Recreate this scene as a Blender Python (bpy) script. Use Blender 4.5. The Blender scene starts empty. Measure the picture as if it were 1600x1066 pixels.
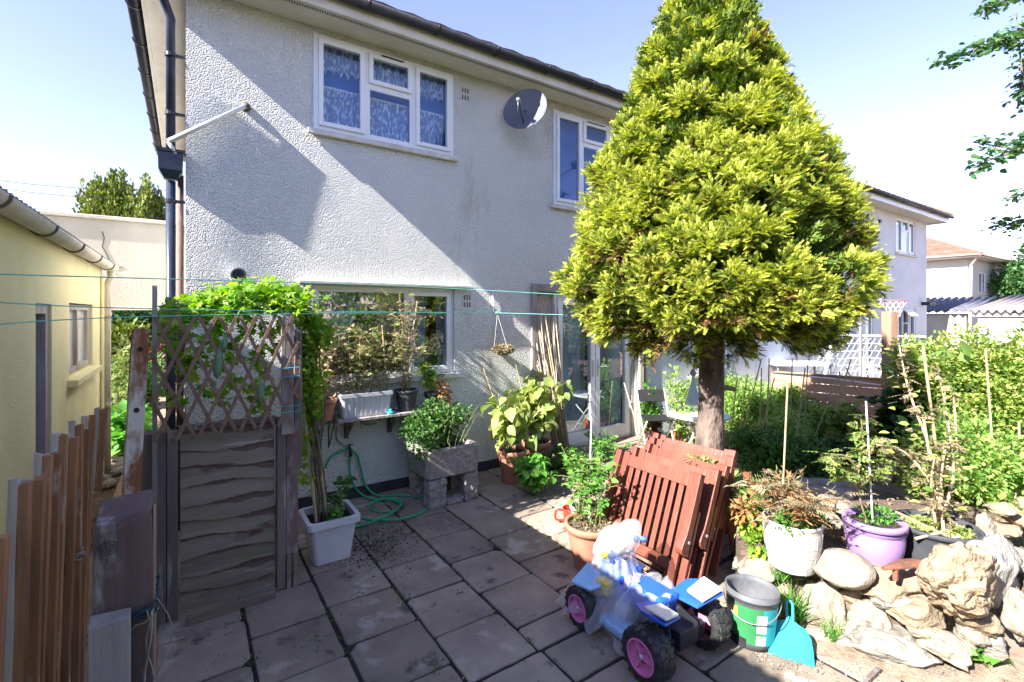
import bpy, math, random
import numpy as np
from mathutils import Vector, Matrix, noise
R = math.radians
TH = math.atan2(510, 755); ST, CT = math.sin(TH), math.cos(TH)
F, HZ, H = 755.0, 488.0, 1.9
scene = bpy.context.scene
COL = scene.collection

# ---------------------------------------------------------------- camera, sky, sun
cam_d = bpy.data.cameras.new('camera'); cam = bpy.data.objects.new('camera', cam_d); COL.objects.link(cam)
cam.location = (0, 0, H); cam.rotation_euler = (R(90), 0, -TH)
cam_d.sensor_width = 36; cam_d.lens = F / 1600 * 36; cam_d.shift_y = -(533 - HZ) / 1600
cam_d.clip_start = 0.05; cam_d.clip_end = 3000
scene.camera = cam
SUN = Vector((1.0, 0.10, -0.76)).normalized()
w = bpy.data.worlds.new('World'); scene.world = w; w.use_nodes = True
nt = w.node_tree; bg = nt.nodes['Background']
sky = nt.nodes.new('ShaderNodeTexSky'); sky.sky_type = 'NISHITA'; sky.sun_disc = False
sky.sun_elevation = math.asin(-SUN.z); sky.sun_rotation = math.atan2(-SUN.x, -SUN.y)
sky.air_density = 1.0; sky.dust_density = 0.1; sky.ozone_density = 4.0
tint = nt.nodes.new('ShaderNodeMix'); tint.data_type = 'RGBA'; tint.blend_type = 'MULTIPLY'; tint.inputs[0].default_value = 1; tint.inputs[7].default_value = (.94, .67, .72, 1)
nt.links.new(sky.outputs[0], tint.inputs[6]); nt.links.new(tint.outputs[2], bg.inputs[0]); bg.inputs[1].default_value = 0.115
sd = bpy.data.lights.new('sun', 'SUN'); so = bpy.data.objects.new('sun', sd); COL.objects.link(so)
sd.energy = 4.0; sd.angle = R(0.5); sd.color = (1.0, 0.95, 0.87)
so.rotation_euler = SUN.to_track_quat('-Z', 'Y').to_euler(); so.location = (-5, -5, 12)
scene.view_settings.view_transform = 'Standard'; scene.view_settings.look = 'None'
scene.view_settings.exposure = 2.4; scene.view_settings.gamma = 1
scene.cycles.max_bounces = 8; scene.cycles.transparent_max_bounces = 16
scene.cycles.caustics_reflective = False; scene.cycles.caustics_refractive = False

# ---------------------------------------------------------------- measuring helpers (photo pixel -> metres)
def P(px, py, zc):
    lat = (px - 800) / F * zc
    return Vector((zc * ST + lat * CT, zc * CT - lat * ST, H + (HZ - py) / F * zc))
def G(px, py, z=0.0): return P(px, py, F * (H - z) / (py - HZ))
D = 5.03
def W(px, py, Y=D):
    s = (px - 800) / F; return P(px, py, Y / (CT - s * ST))
def wx(px, Y=D): return W(px, 0, Y).x
def wz(px, py, Y=D): return W(px, py, Y).z

# ---------------------------------------------------------------- materials
def _n(nt, t, **k):
    n = nt.nodes.new(t)
    for a, b in k.items(): setattr(n, a, b)
    return n
def c4(c): return (c[0], c[1], c[2], 1)
def M(name, c1, c2=None, scale=6, rough=.75, bump=0, bscale=40, metal=0, stretch=(1, 1, 1), island=0, spots=None, spec=.4, bdist=.01, lo=.35, hi=.65, voro=False, coat=0, streak=None):
    m = bpy.data.materials.new(name); m.use_nodes = True; t = m.node_tree; b = t.nodes['Principled BSDF']
    L = t.links.new
    tc = _n(t, 'ShaderNodeTexCoord'); mp = _n(t, 'ShaderNodeMapping'); mp.inputs['Scale'].default_value = stretch
    L(tc.outputs['Object'], mp.inputs[0])
    b.inputs['Roughness'].default_value = rough; b.inputs['Metallic'].default_value = metal
    b.inputs['Specular IOR Level'].default_value = spec; b.inputs['Coat Weight'].default_value = coat
    c2 = c2 or tuple(x * .82 for x in c1)
    nz = _n(t, 'ShaderNodeTexNoise'); nz.inputs['Scale'].default_value = scale; nz.inputs['Detail'].default_value = 7; nz.inputs['Roughness'].default_value = .62
    L(mp.outputs[0], nz.inputs[0])
    cr = _n(t, 'ShaderNodeValToRGB'); cr.color_ramp.elements[0].position = lo; cr.color_ramp.elements[1].position = hi
    cr.color_ramp.elements[0].color = c4(c2); cr.color_ramp.elements[1].color = c4(c1)
    L(nz.outputs[0], cr.inputs[0]); out = cr.outputs[0]
    if streak:   # (colour, noise scale, threshold, stretch)
        for (sc, ss, th, sst) in streak:
            mp2 = _n(t, 'ShaderNodeMapping'); mp2.inputs['Scale'].default_value = sst; mp2.inputs['Location'].default_value = (ss, th * 7, 3)
            L(tc.outputs['Object'], mp2.inputs[0])
            n2 = _n(t, 'ShaderNodeTexNoise'); n2.inputs['Scale'].default_value = ss; n2.inputs['Detail'].default_value = 6; n2.inputs['Roughness'].default_value = .65
            L(mp2.outputs[0], n2.inputs[0])
            r2 = _n(t, 'ShaderNodeValToRGB'); r2.color_ramp.elements[0].position = th; r2.color_ramp.elements[1].position = th + .08
            L(n2.outputs[0], r2.inputs[0])
            mx = _n(t, 'ShaderNodeMix', data_type='RGBA'); L(r2.outputs[0], mx.inputs[0]); L(out, mx.inputs[6]); mx.inputs[7].default_value = c4(sc); out = mx.outputs[2]
    if island:
        ge = _n(t, 'ShaderNodeNewGeometry'); hs = _n(t, 'ShaderNodeHueSaturation')
        mr = _n(t, 'ShaderNodeMapRange'); mr.inputs[3].default_value = 1 - island; mr.inputs[4].default_value = 1 + island
        L(ge.outputs['Random Per Island'], mr.inputs[0]); L(mr.outputs[0], hs.inputs['Value']); L(out, hs.inputs['Color']); out = hs.outputs[0]
    L(out, b.inputs['Base Color'])
    if bump:
        if voro:
            bn = _n(t, 'ShaderNodeTexVoronoi'); bn.inputs['Scale'].default_value = bscale; bo = bn.outputs[0]
        else:
            bn = _n(t, 'ShaderNodeTexNoise'); bn.inputs['Scale'].default_value = bscale; bn.inputs['Detail'].default_value = 5; bo = bn.outputs[0]
        L(mp.outputs[0], bn.inputs[0])
        bp = _n(t, 'ShaderNodeBump'); bp.inputs['Strength'].default_value = bump; bp.inputs['Distance'].default_value = bdist
        if voro:
            inv = _n(t, 'ShaderNodeMath', operation='SUBTRACT'); inv.inputs[0].default_value = 1; L(bo, inv.inputs[1]); bo = inv.outputs[0]
        L(bo, bp.inputs['Height']); L(bp.outputs[0], b.inputs['Normal'])
    return m
def LM(name, cols, trans=.35, rough=.55, nscale=0):
    """leaf material: colour varies from leaf to leaf"""
    m = bpy.data.materials.new(name); m.use_nodes = True; t = m.node_tree; b = t.nodes['Principled BSDF']; L = t.links.new
    ge = _n(t, 'ShaderNodeNewGeometry'); cr = _n(t, 'ShaderNodeValToRGB'); e = cr.color_ramp.elements
    for i, c in enumerate(cols):
        p = i / max(1, len(cols) - 1)
        if i < 2: el = e[i]; el.position = p
        else: el = e.new(p)
        el.color = c4(c)
    # keep order
    for i, c in enumerate(cols):
        e[i].position = i / max(1, len(cols) - 1); e[i].color = c4(c)
    L(ge.outputs['Random Per Island'], cr.inputs[0]); L(cr.outputs[0], b.inputs['Base Color'])
    b.inputs['Roughness'].default_value = rough; b.inputs['Specular IOR Level'].default_value = .35
    tr = _n(t, 'ShaderNodeBsdfTranslucent'); hs = _n(t, 'ShaderNodeHueSaturation'); hs.inputs['Value'].default_value = 1.5; hs.inputs['Saturation'].default_value = 1.1; L(cr.outputs[0], hs.inputs['Color']); L(hs.outputs[0], tr.inputs[0])
    mx = _n(t, 'ShaderNodeMixShader'); mx.inputs[0].default_value = trans
    L(b.outputs[0], mx.inputs[1]); L(tr.outputs[0], mx.inputs[2]); L(mx.outputs[0], t.nodes['Material Output'].inputs[0])
    return m
def glass_mat(name, tint=(.75, .8, .85), fac=.3, rough=.02):
    m = bpy.data.materials.new(name); m.use_nodes = True; t = m.node_tree; L = t.links.new
    t.nodes.remove(t.nodes['Principled BSDF'])
    tr = _n(t, 'ShaderNodeBsdfTransparent'); tr.inputs[0].default_value = c4(tint)
    gl = _n(t, 'ShaderNodeBsdfGlossy'); gl.inputs['Roughness'].default_value = rough; gl.inputs[0].default_value = (.9, .95, 1, 1)
    fr = _n(t, 'ShaderNodeLayerWeight'); fr.inputs[0].default_value = .5
    pw = _n(t, 'ShaderNodeMath', operation='POWER'); pw.inputs[1].default_value = 4; L(fr.outputs['Facing'], pw.inputs[0])
    ad = _n(t, 'ShaderNodeMath', operation='MULTIPLY_ADD'); ad.inputs[1].default_value = .8; ad.inputs[2].default_value = fac; L(pw.outputs[0], ad.inputs[0])
    mx = _n(t, 'ShaderNodeMixShader'); L(ad.outputs[0], mx.inputs[0]); L(tr.outputs[0], mx.inputs[1]); L(gl.outputs[0], mx.inputs[2])
    L(mx.outputs[0], t.nodes['Material Output'].inputs[0]); return m
def sheer(name, col, alpha, scale=30, bump=.3, pattern=False, rough=.5, glossy=False, lo=.5, hi=.6):
    m = bpy.data.materials.new(name); m.use_nodes = True; t = m.node_tree; L = t.links.new; b = t.nodes['Principled BSDF']
    b.inputs['Base Color'].default_value = c4(col); b.inputs['Roughness'].default_value = rough
    tl = _n(t, 'ShaderNodeBsdfTranslucent'); tl.inputs[0].default_value = c4(col)
    a = _n(t, 'ShaderNodeMixShader'); a.inputs[0].default_value = .4; L(b.outputs[0], a.inputs[1]); L(tl.outputs[0], a.inputs[2])
    tr = _n(t, 'ShaderNodeBsdfTransparent'); mx = _n(t, 'ShaderNodeMixShader'); mx.inputs[0].default_value = alpha
    L(tr.outputs[0], mx.inputs[1]); L(a.outputs[0], mx.inputs[2]); L(mx.outputs[0], t.nodes['Material Output'].inputs[0])
    tc = _n(t, 'ShaderNodeTexCoord')
    mp = _n(t, 'ShaderNodeMapping'); mp.inputs['Scale'].default_value = (1, 1, .4 if pattern else 1); L(tc.outputs['Object'], mp.inputs[0])
    nz = _n(t, 'ShaderNodeTexNoise'); nz.inputs['Scale'].default_value = scale; nz.inputs['Detail'].default_value = 3; L(mp.outputs[0], nz.inputs[0])
    if pattern:
        cr = _n(t, 'ShaderNodeMapRange'); cr.inputs[1].default_value = lo; cr.inputs[2].default_value = hi; cr.inputs[3].default_value = alpha * .5; cr.inputs[4].default_value = min(1, alpha * 1.7)
        L(nz.outputs[0], cr.inputs[0]); L(cr.outputs[0], mx.inputs[0])
    bp = _n(t, 'ShaderNodeBump'); bp.inputs['Strength'].default_value = bump; bp.inputs['Distance'].default_value = .01; L(nz.outputs[0], bp.inputs['Height']); L(bp.outputs[0], b.inputs['Normal'])
    return m

# the colours of the place
render_m = M('house_render', (.82, .82, .79), (.75, .75, .72), scale=1.3, rough=.95, bump=1.0, bscale=80, bdist=.021, spec=.1, voro=True,
             streak=[((.60, .56, .48), 1.1, .60, (1, 1, .3)), ((.86, .84, .80), 2.1, .60, (1, 1, .6)), ((.66, .62, .55), 3.5, .66, (1.4, 1, .12))])
smooth_render = M('neighbour_render', (.68, .69, .70), (.60, .61, .62), scale=1.5, rough=.95, bump=.5, bscale=70, spec=.1)
white_render = M('white_render', (.56, .54, .49), (.50, .48, .43), scale=1.2, rough=.95, bump=.4, bscale=50, spec=.1)
shed_m = M('yellow_render', (.84, .77, .46), (.74, .68, .41), scale=1.6, rough=.95, bump=.8, bscale=75, bdist=.008, spec=.1, streak=[((.50, .45, .30), 1.6, .64, (1, 1, .4)), ((.40, .27, .16), 9, .72, (1, 1, 1)), ((.50, .46, .33), 2.3, .62, (1, 1, .15))])
cream_wall = M('cream_wall', (.62, .58, .48), (.50, .47, .39), scale=1.4, rough=.95, bump=.4, bscale=40, streak=[((.50, .47, .40), 2, .62, (1, 1, .4))])
upvc = M('white_upvc', (.80, .81, .82), (.74, .75, .76), scale=3, rough=.35, spec=.5)
sillm = M('painted_sill', (.66, .64, .60), (.48, .46, .42), scale=9, rough=.8, bump=.3)
soffit_m = M('soffit_board', (.68, .65, .58), (.58, .54, .46), scale=3, rough=.7)
black_pl = M('black_plastic', (.018, .019, .023), (.03, .032, .04), scale=14, rough=.32, bump=.1)
rubber = M('black_rubber', (.016, .016, .017), (.05, .05, .05), scale=20, rough=.5, bump=.2, bscale=90)
navy_pipe = M('dark_pipe', (.020, .028, .05), (.04, .05, .08), scale=6, rough=.35)
cream_pl = M('cream_plastic', (.62, .56, .45), (.52, .46, .37), scale=5, rough=.5)
grime = M('bracket_grime', (.16, .14, .11), (.08, .07, .06), scale=20)
roof_m = M('brown_tiles', (.26, .17, .12), (.17, .11, .08), scale=8, rough=.9, bump=.6, bscale=12, streak=[((.42, .30, .08), 12, .63, (1, 1, 1))], island=.2)
red_roof = M('red_tiles', (.24, .115, .08), (.16, .08, .055), scale=3, rough=.9, island=.22, streak=[((.50, .26, .06), 2.5, .66, (1, 1, 1))])
glass = glass_mat('window_glass', (.85, .9, .93), .16); glass_up = glass_mat('window_glass_sky', (.90, .95, 1.0), .04)
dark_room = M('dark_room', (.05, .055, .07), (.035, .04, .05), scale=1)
lace = sheer('lace_curtain', (.95, .96, .98), .66, scale=38, pattern=True)
sheer_c = sheer('sheer_curtain', (.92, .94, .95), .66, scale=6)
drape_m = M('curtain_cloth', (.72, .78, .84), (.58, .66, .72), scale=3, rough=.9)
bluedrape = M('blue_curtain', (.05, .17, .46), (.035, .12, .36), scale=3)
wood_dark = M('weathered_dark_wood', (.19, .15, .135), (.10, .078, .072), scale=5, rough=.9, bump=.8, bscale=26, stretch=(1, 1, .14), streak=[((.30, .29, .27), 4, .56, (3, 3, .25))])
wood_gate = M('gate_board_wood', (.25, .215, .17), (.14, .115, .09), scale=4, rough=.9, bump=.8, bscale=24, stretch=(.14, 1, 1.2), island=.22, streak=[((.31, .30, .27), 3.4, .60, (.4, 1, 5)), ((.12, .16, .07), 2.0, .58, (.6, 1, 1.6)), ((.11, .055, .05), 2.8, .60, (.7, 1, 2))])
wood_post = M('old_post_wood', (.17, .115, .10), (.09, .06, .055), scale=4, rough=.9, bump=.8, bscale=22, stretch=(1, 1, .12), streak=[((.27, .26, .25), 3, .56, (2, 2, .5)), ((.05, .07, .04), 6, .66, (1, 1, 1))])
wood_grey = M('silver_grey_wood', (.36, .33, .31), (.20, .18, .17), scale=5, rough=.9, bump=.9, bscale=26, stretch=(1, 1, .1))
wood_tan = M('sawn_tan_wood', (.40, .27, .17), (.27, .18, .12), scale=5, rough=.9, bump=.5, stretch=(1, 1, .1))
batten_brown = M('batten_brown', (.36, .18, .095), (.17, .085, .05), scale=9, rough=.85, bump=.9, bscale=30, stretch=(1, 1, .12), streak=[((.48, .40, .34), 9, .58, (1, 1, .22)), ((.10, .06, .045), 12, .66, (1, 1, .2))])
batten_white = M('batten_worn_white', (.52, .50, .50), (.28, .22, .19), scale=9, rough=.8, bump=.4, stretch=(1, 1, .12))
lattice_m = M('lattice_wood', (.25, .155, .11), (.15, .095, .07), scale=9, rough=.8, bump=.4, island=.15)
slab_m = M('concrete_slab', (.35, .285, .225), (.18, .145, .118), scale=2.1, rough=.93, bump=.7, bscale=55, bdist=.006, island=.16, spec=.15, lo=.3, hi=.7,
           streak=[((.40, .34, .29), 3.1, .58, (1, 1, 1)), ((.11, .095, .085), 4.3, .60, (1, 1, 1)), ((.16, .17, .10), 1.7, .66, (1, 1, 1)), ((.52, .50, .46), 8, .71, (1, 1, 1))])
slab_red = M('dusty_slab', (.34, .26, .21), (.22, .16, .13), scale=2.4, rough=.95, bump=.6, bscale=50, island=.1, streak=[((.45, .37, .30), 4, .58, (1, 1, 1))])
joint_m = M('joint_soil', (.035, .032, .024), (.016, .015, .013), scale=22, rough=1, bump=1, bscale=60, streak=[((.06, .085, .03), 3, .58, (1, 1, 1))])
soil_m = M('garden_soil', (.16, .115, .085), (.08, .058, .045), scale=6, rough=1, bump=1, bscale=35, bdist=.03, streak=[((.28, .22, .16), 9, .6, (1, 1, 1))])
pot_soil = M('pot_soil', (.06, .045, .035), (.02, .016, .013), scale=60, rough=1, bump=1, bscale=90)
terra = M('terracotta', (.42, .19, .12), (.32, .14, .09), scale=5, rough=.85, bump=.2, streak=[((.50, .36, .30), 5, .60, (1, 1, .6))])
stone_m = M('trough_stone', (.34, .31, .29), (.20, .18, .17), scale=24, rough=.95, bump=1, bscale=60, streak=[((.50, .48, .46), 14, .63, (1, 1, 1))])
rock_m = M('pale_limestone', (.31, .27, .215), (.17, .14, .11), scale=4.5, rough=.95, bump=1, bscale=17, bdist=.03, island=.12, streak=[((.28, .19, .09), 3.4, .62, (1, 1, 1)), ((.13, .12, .11), 9, .62, (1, 1, 1)), ((.50, .47, .42), 6, .62, (1, 1, 1))])
rock_tan = M('holed_rock', (.38, .30, .20), (.24, .18, .12), scale=7, rough=.95, bump=1, bscale=22, bdist=.04, streak=[((.12, .09, .06), 10, .68, (1, 1, 1))])
rock_grey = M('grey_rock', (.32, .30, .28), (.16, .15, .145), scale=8, rough=.95, bump=1, bscale=20, bdist=.03, stretch=(2, 2, .6))
chair_wood = M('red_stained_wood', (.205, .060, .038), (.13, .038, .026), scale=6, rough=.45, bump=.35, bscale=40, stretch=(1, 1, .15), island=.18, streak=[((.38, .22, .17), 15, .70, (1, 1, .3))])
chair_wood2 = M('faded_seat_wood', (.22, .13, .09), (.13, .07, .05), scale=6, rough=.6, bump=.4, stretch=(1, 1, .12), island=.15)
bark = M('bark', (.22, .165, .14), (.075, .055, .048), scale=9, rough=1, bump=1, bscale=18, bdist=.05, stretch=(1, 1, .4))
twig_m = M('dry_stem', (.30, .23, .14), (.20, .15, .09), scale=12, rough=.9)
green_stem = M('green_stem', (.20, .26, .08), (.14, .19, .06), scale=12, rough=.7)
cane_m = M('bamboo_cane', (.46, .36, .23), (.32, .24, .15), scale=14, rough=.6, island=.25)
branch_m = M('inner_branch', (.13, .075, .045), (.07, .04, .03), scale=10)
purple_pl = M('purple_plastic', (.34, .22, .46), (.30, .19, .41), scale=5, rough=.45)
whitepot_m = M('white_pot', (.52, .50, .47), (.42, .39, .36), scale=6, rough=.7, bump=.2)
whitepl = M('white_plastic', (.62, .63, .66), (.50, .51, .55), scale=5, rough=.45, streak=[((.32, .30, .28), 8, .66, (1, 1, 1))])
greypl = M('charcoal_plastic', (.04, .043, .05), (.065, .07, .078), scale=7, rough=.6, bump=.15, spec=.25)
chair_black = M('chair_black', (.022, .023, .026), rough=.7, spec=.15)
pink_pl = M('pink_plastic', (.72, .22, .47), rough=.4); blue_pl = M('blue_plastic', (.02, .10, .50), rough=.35)
ltblue_pl = M('light_blue_plastic', (.30, .52, .80), rough=.4); yellow_pl = M('yellow_plastic', (.75, .55, .05), rough=.4)
cream_toy = M('cream_toy_plastic', (.74, .74, .66), rough=.4); silver = M('silver_cap', (.6, .6, .6), rough=.3, metal=.6)
red_pl = M('red_plastic', (.62, .045, .03), (.52, .035, .025), rough=.35)
turq = M('turquoise_plastic', (.03, .38, .42), (.03, .32, .36), scale=5, rough=.4)
green_lab = M('green_label', (.035, .20, .07), (.03, .16, .06), scale=12, rough=.4); blue_lab = M('teal_label', (.02, .30, .36), rough=.4)
white_lab = M('white_label', (.65, .68, .62), (.45, .5, .45), scale=30, rough=.5); orange_lab = M('orange_label', (.6, .25, .08), rough=.5)
hose_m = M('green_hose', (.02, .36, .17), (.015, .29, .13), scale=8, rough=.3)
line_m = M('teal_line', (.16, .55, .48), rough=.5); rust_m = M('rusty_painted_metal', (.55, .53, .50), (.20, .085, .04), scale=6, rough=.85, bump=.7, stretch=(1.5, 1.5, .7), lo=.42, hi=.56, streak=[((.06, .03, .03), 4, .67, (1, 1, .6))])
rust2 = M('rust', (.22, .09, .05), (.10, .05, .035), scale=12, rough=.9, bump=.6)
metal_grey = M('grey_metal', (.30, .30, .31), rough=.45, metal=.5); white_metal = M('white_metal', (.76, .76, .74), rough=.45)
orange_pl = M('orange_plastic', (.8, .10, .02), rough=.4); green_paint = M('green_paint', (.01, .13, .06), rough=.6)
rope_m = M('rope', (.32, .29, .24), (.2, .18, .15), scale=30); darkrope = M('blue_green_rope', (.012, .035, .05), (.02, .06, .07), scale=30)
plank_m = M('red_brown_plank', (.60, .34, .22), (.44, .24, .16), scale=5, rough=.85, bump=.5, stretch=(1, .2, 1), streak=[((.56, .44, .36), 3, .60, (1, .3, 2))])
hemp = M('coir', (.30, .24, .16), (.15, .12, .08), scale=30, bump=1, bscale=60)
asbestos = M('corrugated_cement', (.25, .21, .20), (.15, .125, .13), scale=4, rough=.95, bump=.5)
conc_path = M('clay_path', (.36, .23, .16), (.26, .17, .12), scale=4, rough=.95, bump=.3)
bagm = sheer('clear_polythene', (.84, .88, .95), .33, scale=30, bump=1, rough=.06)
grass_m = LM('grass', [(.05, .13, .02), (.09, .2, .03), (.16, .24, .05)], .3)
L_gold = LM('golden_conifer', [(.18, .26, .03), (.36, .43, .05), (.54, .58, .09), (.68, .68, .15), (.44, .48, .07)], .28)
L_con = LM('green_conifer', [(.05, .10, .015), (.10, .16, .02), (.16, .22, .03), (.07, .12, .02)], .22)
L_brown = LM('brown_conifer', [(.16, .08, .03), (.10, .05, .025), (.20, .12, .04)], .1)
L_vine = LM('vine_leaf', [(.10, .24, .02), (.17, .34, .03), (.26, .42, .05), (.36, .44, .07)], .45)
L_herb = LM('herb_leaf', [(.025, .085, .02), (.05, .14, .025), (.09, .20, .04), (.14, .26, .07)], .35)
L_tom = LM('tomato_leaf', [(.08, .15, .03), (.16, .24, .05), (.24, .29, .09), (.30, .28, .12)], .35)
L_dry = LM('dry_leaf', [(.22, .15, .09), (.32, .24, .14), (.26, .25, .15), (.15, .10, .06)], .25)
L_rust = LM('russet_leaf', [(.30, .12, .05), (.38, .20, .08), (.24, .16, .07)], .25)
L_aub = LM('aubergine_leaf', [(.20, .30, .07), (.32, .40, .12), (.40, .42, .13), (.14, .22, .05)], .4)
L_bright = LM('bright_leaf', [(.06, .20, .03), (.10, .28, .04), (.16, .34, .06)], .4)
L_mass = LM('climber_leaf', [(.06, .13, .03), (.16, .27, .05), (.30, .42, .09), (.44, .50, .14), (.36, .34, .12)], .45)
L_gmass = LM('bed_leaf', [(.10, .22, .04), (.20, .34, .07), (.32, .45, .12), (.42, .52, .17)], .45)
L_dark = LM('dark_leaf', [(.02, .06, .02), (.04, .10, .03), (.07, .14, .04)], .3)
L_big = LM('squash_leaf', [(.16, .28, .07), (.24, .38, .10)], .4)
L_cherry = LM('cherry_leaf', [(.04, .11, .03), (.07, .17, .05), (.12, .22, .08)], .3)
L_burg = LM('burgundy_leaf', [(.09, .015, .03), (.14, .03, .04), (.05, .02, .03)], .3)
L_yconf = LM('yew_leaf', [(.05, .09, .015), (.12, .17, .02), (.24, .27, .04)], .2)
melon_m = M('melon_skin', (.14, .27, .15), (.09, .19, .10), scale=30, rough=.4, bump=.6, bscale=40)

# ---------------------------------------------------------------- mesh helpers
ROOT = {}
class MB:
    def __init__(s): s.v = []; s.f = []; s.m = []
    def add(s, vs, fs, mi=0):
        k = len(s.v); s.v += [tuple(v) for v in vs]; s.f += [tuple(i + k for i in f) for f in fs]; s.m += [mi] * len(fs); return s
    def box2(s, x0, x1, y0, y1, z0, z1, mi=0):
        vs = [(x, y, z) for z in (z0, z1) for y in (y0, y1) for x in (x0, x1)]
        return s.add(vs, [(0, 2, 3, 1), (4, 5, 7, 6), (0, 1, 5, 4), (2, 6, 7, 3), (0, 4, 6, 2), (1, 3, 7, 5)], mi)
    def box(s, c, sz, rot=None, mi=0):
        rot = rot or Matrix.Identity(3); c = Vector(c)
        vs = [c + rot @ Vector((x * sz[0] / 2, y * sz[1] / 2, z * sz[2] / 2)) for z in (-1, 1) for y in (-1, 1) for x in (-1, 1)]
        return s.add(vs, [(0, 2, 3, 1), (4, 5, 7, 6), (0, 1, 5, 4), (2, 6, 7, 3), (0, 4, 6, 2), (1, 3, 7, 5)], mi)
    def bar(s, p, q, w, h, side=None, mi=0):
        p, q = Vector(p), Vector(q); y = (q - p).normalized(); side = Vector(side or (0, 0, 1))
        x = y.cross(side)
        if x.length < 1e-4: x = y.cross(Vector((1, 0, 0)))
        x.normalize(); z = x.cross(y); rot = Matrix((x, y, z)).transposed()
        return s.box((p + q) / 2, (w, (q - p).length, h), rot, mi)
    def tube(s, pts, r, seg=8, mi=0, cap=True):
        pts = [Vector(p) for p in pts]; n = len(pts); rs = r if isinstance(r, (list, tuple)) else [r] * n
        vs = []; ref = None
        for i, p in enumerate(pts):
            t = (pts[min(i + 1, n - 1)] - pts[max(i - 1, 0)])
            if t.length < 1e-7: t = Vector((0, 0, 1))
            t.normalize()
            if ref is None: ref = t.cross(Vector((0, 0, 1)) if abs(t.z) < .9 else Vector((1, 0, 0))).normalized()
            ref = (ref - t * ref.dot(t)).normalized(); b = t.cross(ref)
            for k in range(seg):
                a = 2 * math.pi * k / seg; vs.append(p + (ref * math.cos(a) + b * math.sin(a)) * rs[i])
        fs = [(i * seg + k, i * seg + (k + 1) % seg, (i + 1) * seg + (k + 1) % seg, (i + 1) * seg + k) for i in range(n - 1) for k in range(seg)]
        if cap: fs += [tuple(range(seg - 1, -1, -1)), tuple((n - 1) * seg + k for k in range(seg))]
        return s.add(vs, fs, mi)
    def lathe(s, prof, c=(0, 0, 0), seg=32, rot=None, a0=0, a1=2 * math.pi, mi=0, rib=0, ribn=0, sq=0):
        c = Vector(c); rot = rot or Matrix.Identity(3); full = abs(a1 - a0 - 2 * math.pi) < 1e-6; n = seg if full else seg + 1; vs = []
        for (r, z) in prof:
            for k in range(n):
                a = a0 + (a1 - a0) * k / seg
                rr = r * (1 + rib * math.cos(ribn * a)) if rib else r
                vs.append(c + rot @ Vector((rr * math.cos(a), rr * math.sin(a), z)))
        fs = []
        for i in range(len(prof) - 1):
            for k in range(seg):
                k2 = (k + 1) % n; fs.append((i * n + k, i * n + k2, (i + 1) * n + k2, (i + 1) * n + k))
        return s.add(vs, fs, mi)
    def build(s, name, mat, parent=None, smooth=False, bevel=0, label=None, sub=0, kind=None):
        me = bpy.data.meshes.new(name); o = bpy.data.objects.new(name, me); COL.objects.link(o)
        off = ROOT.get(parent.name, Vector()) if parent else Vector()
        vs = [(v[0] - off[0], v[1] - off[1], v[2] - off[2]) for v in s.v] if parent else s.v
        me.from_pydata(vs, [], s.f)
        for mm in (mat if isinstance(mat, list) else [mat]): me.materials.append(mm)
        if isinstance(mat, list): me.polygons.foreach_set('material_index', s.m)
        if smooth: me.polygons.foreach_set('use_smooth', [True] * len(me.polygons))
        me.update()
        if parent: o.parent = parent; ROOT[o.name] = off
        if bevel:
            b = o.modifiers.new('bevel', 'BEVEL'); b.width = bevel; b.segments = 2; b.limit_method = 'ANGLE'; b.angle_limit = R(40)
            if smooth: pass
        if sub:
            b = o.modifiers.new('sub', 'SUBSURF'); b.levels = sub; b.render_levels = sub
        if label: o['label'] = label
        if kind: o['kind'] = kind
        return o
def thing(name, label, cat, loc=(0, 0, 0), group=None):
    o = bpy.data.objects.new(name, None); COL.objects.link(o); o.location = loc; o.empty_display_size = .1
    o['label'] = label; o['category'] = cat
    if group: o['group'] = group
    ROOT[o.name] = Vector(loc); return o
def tag(o, label, cat, group=None):
    o['label'] = label; o['category'] = cat
    if group: o['group'] = group
    return o
def copy_tree(o, parent=None):
    c = o.copy(); COL.objects.link(c); c.parent = parent
    for ch in [x for x in scene.objects if x.parent == o]: copy_tree(ch, c)
    return c
def fix_origin(o):
    """a single-mesh thing: put its origin at the base of its shape"""
    me = o.data; n = len(me.vertices); a = np.empty(n * 3, np.float32); me.vertices.foreach_get('co', a); a = a.reshape(-1, 3)
    b = np.array([(a[:, 0].min() + a[:, 0].max()) / 2, (a[:, 1].min() + a[:, 1].max()) / 2, a[:, 2].min()], np.float32)
    me.vertices.foreach_set('co', (a - b).ravel()); o.location = b.tolist(); me.update(); return o

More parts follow.
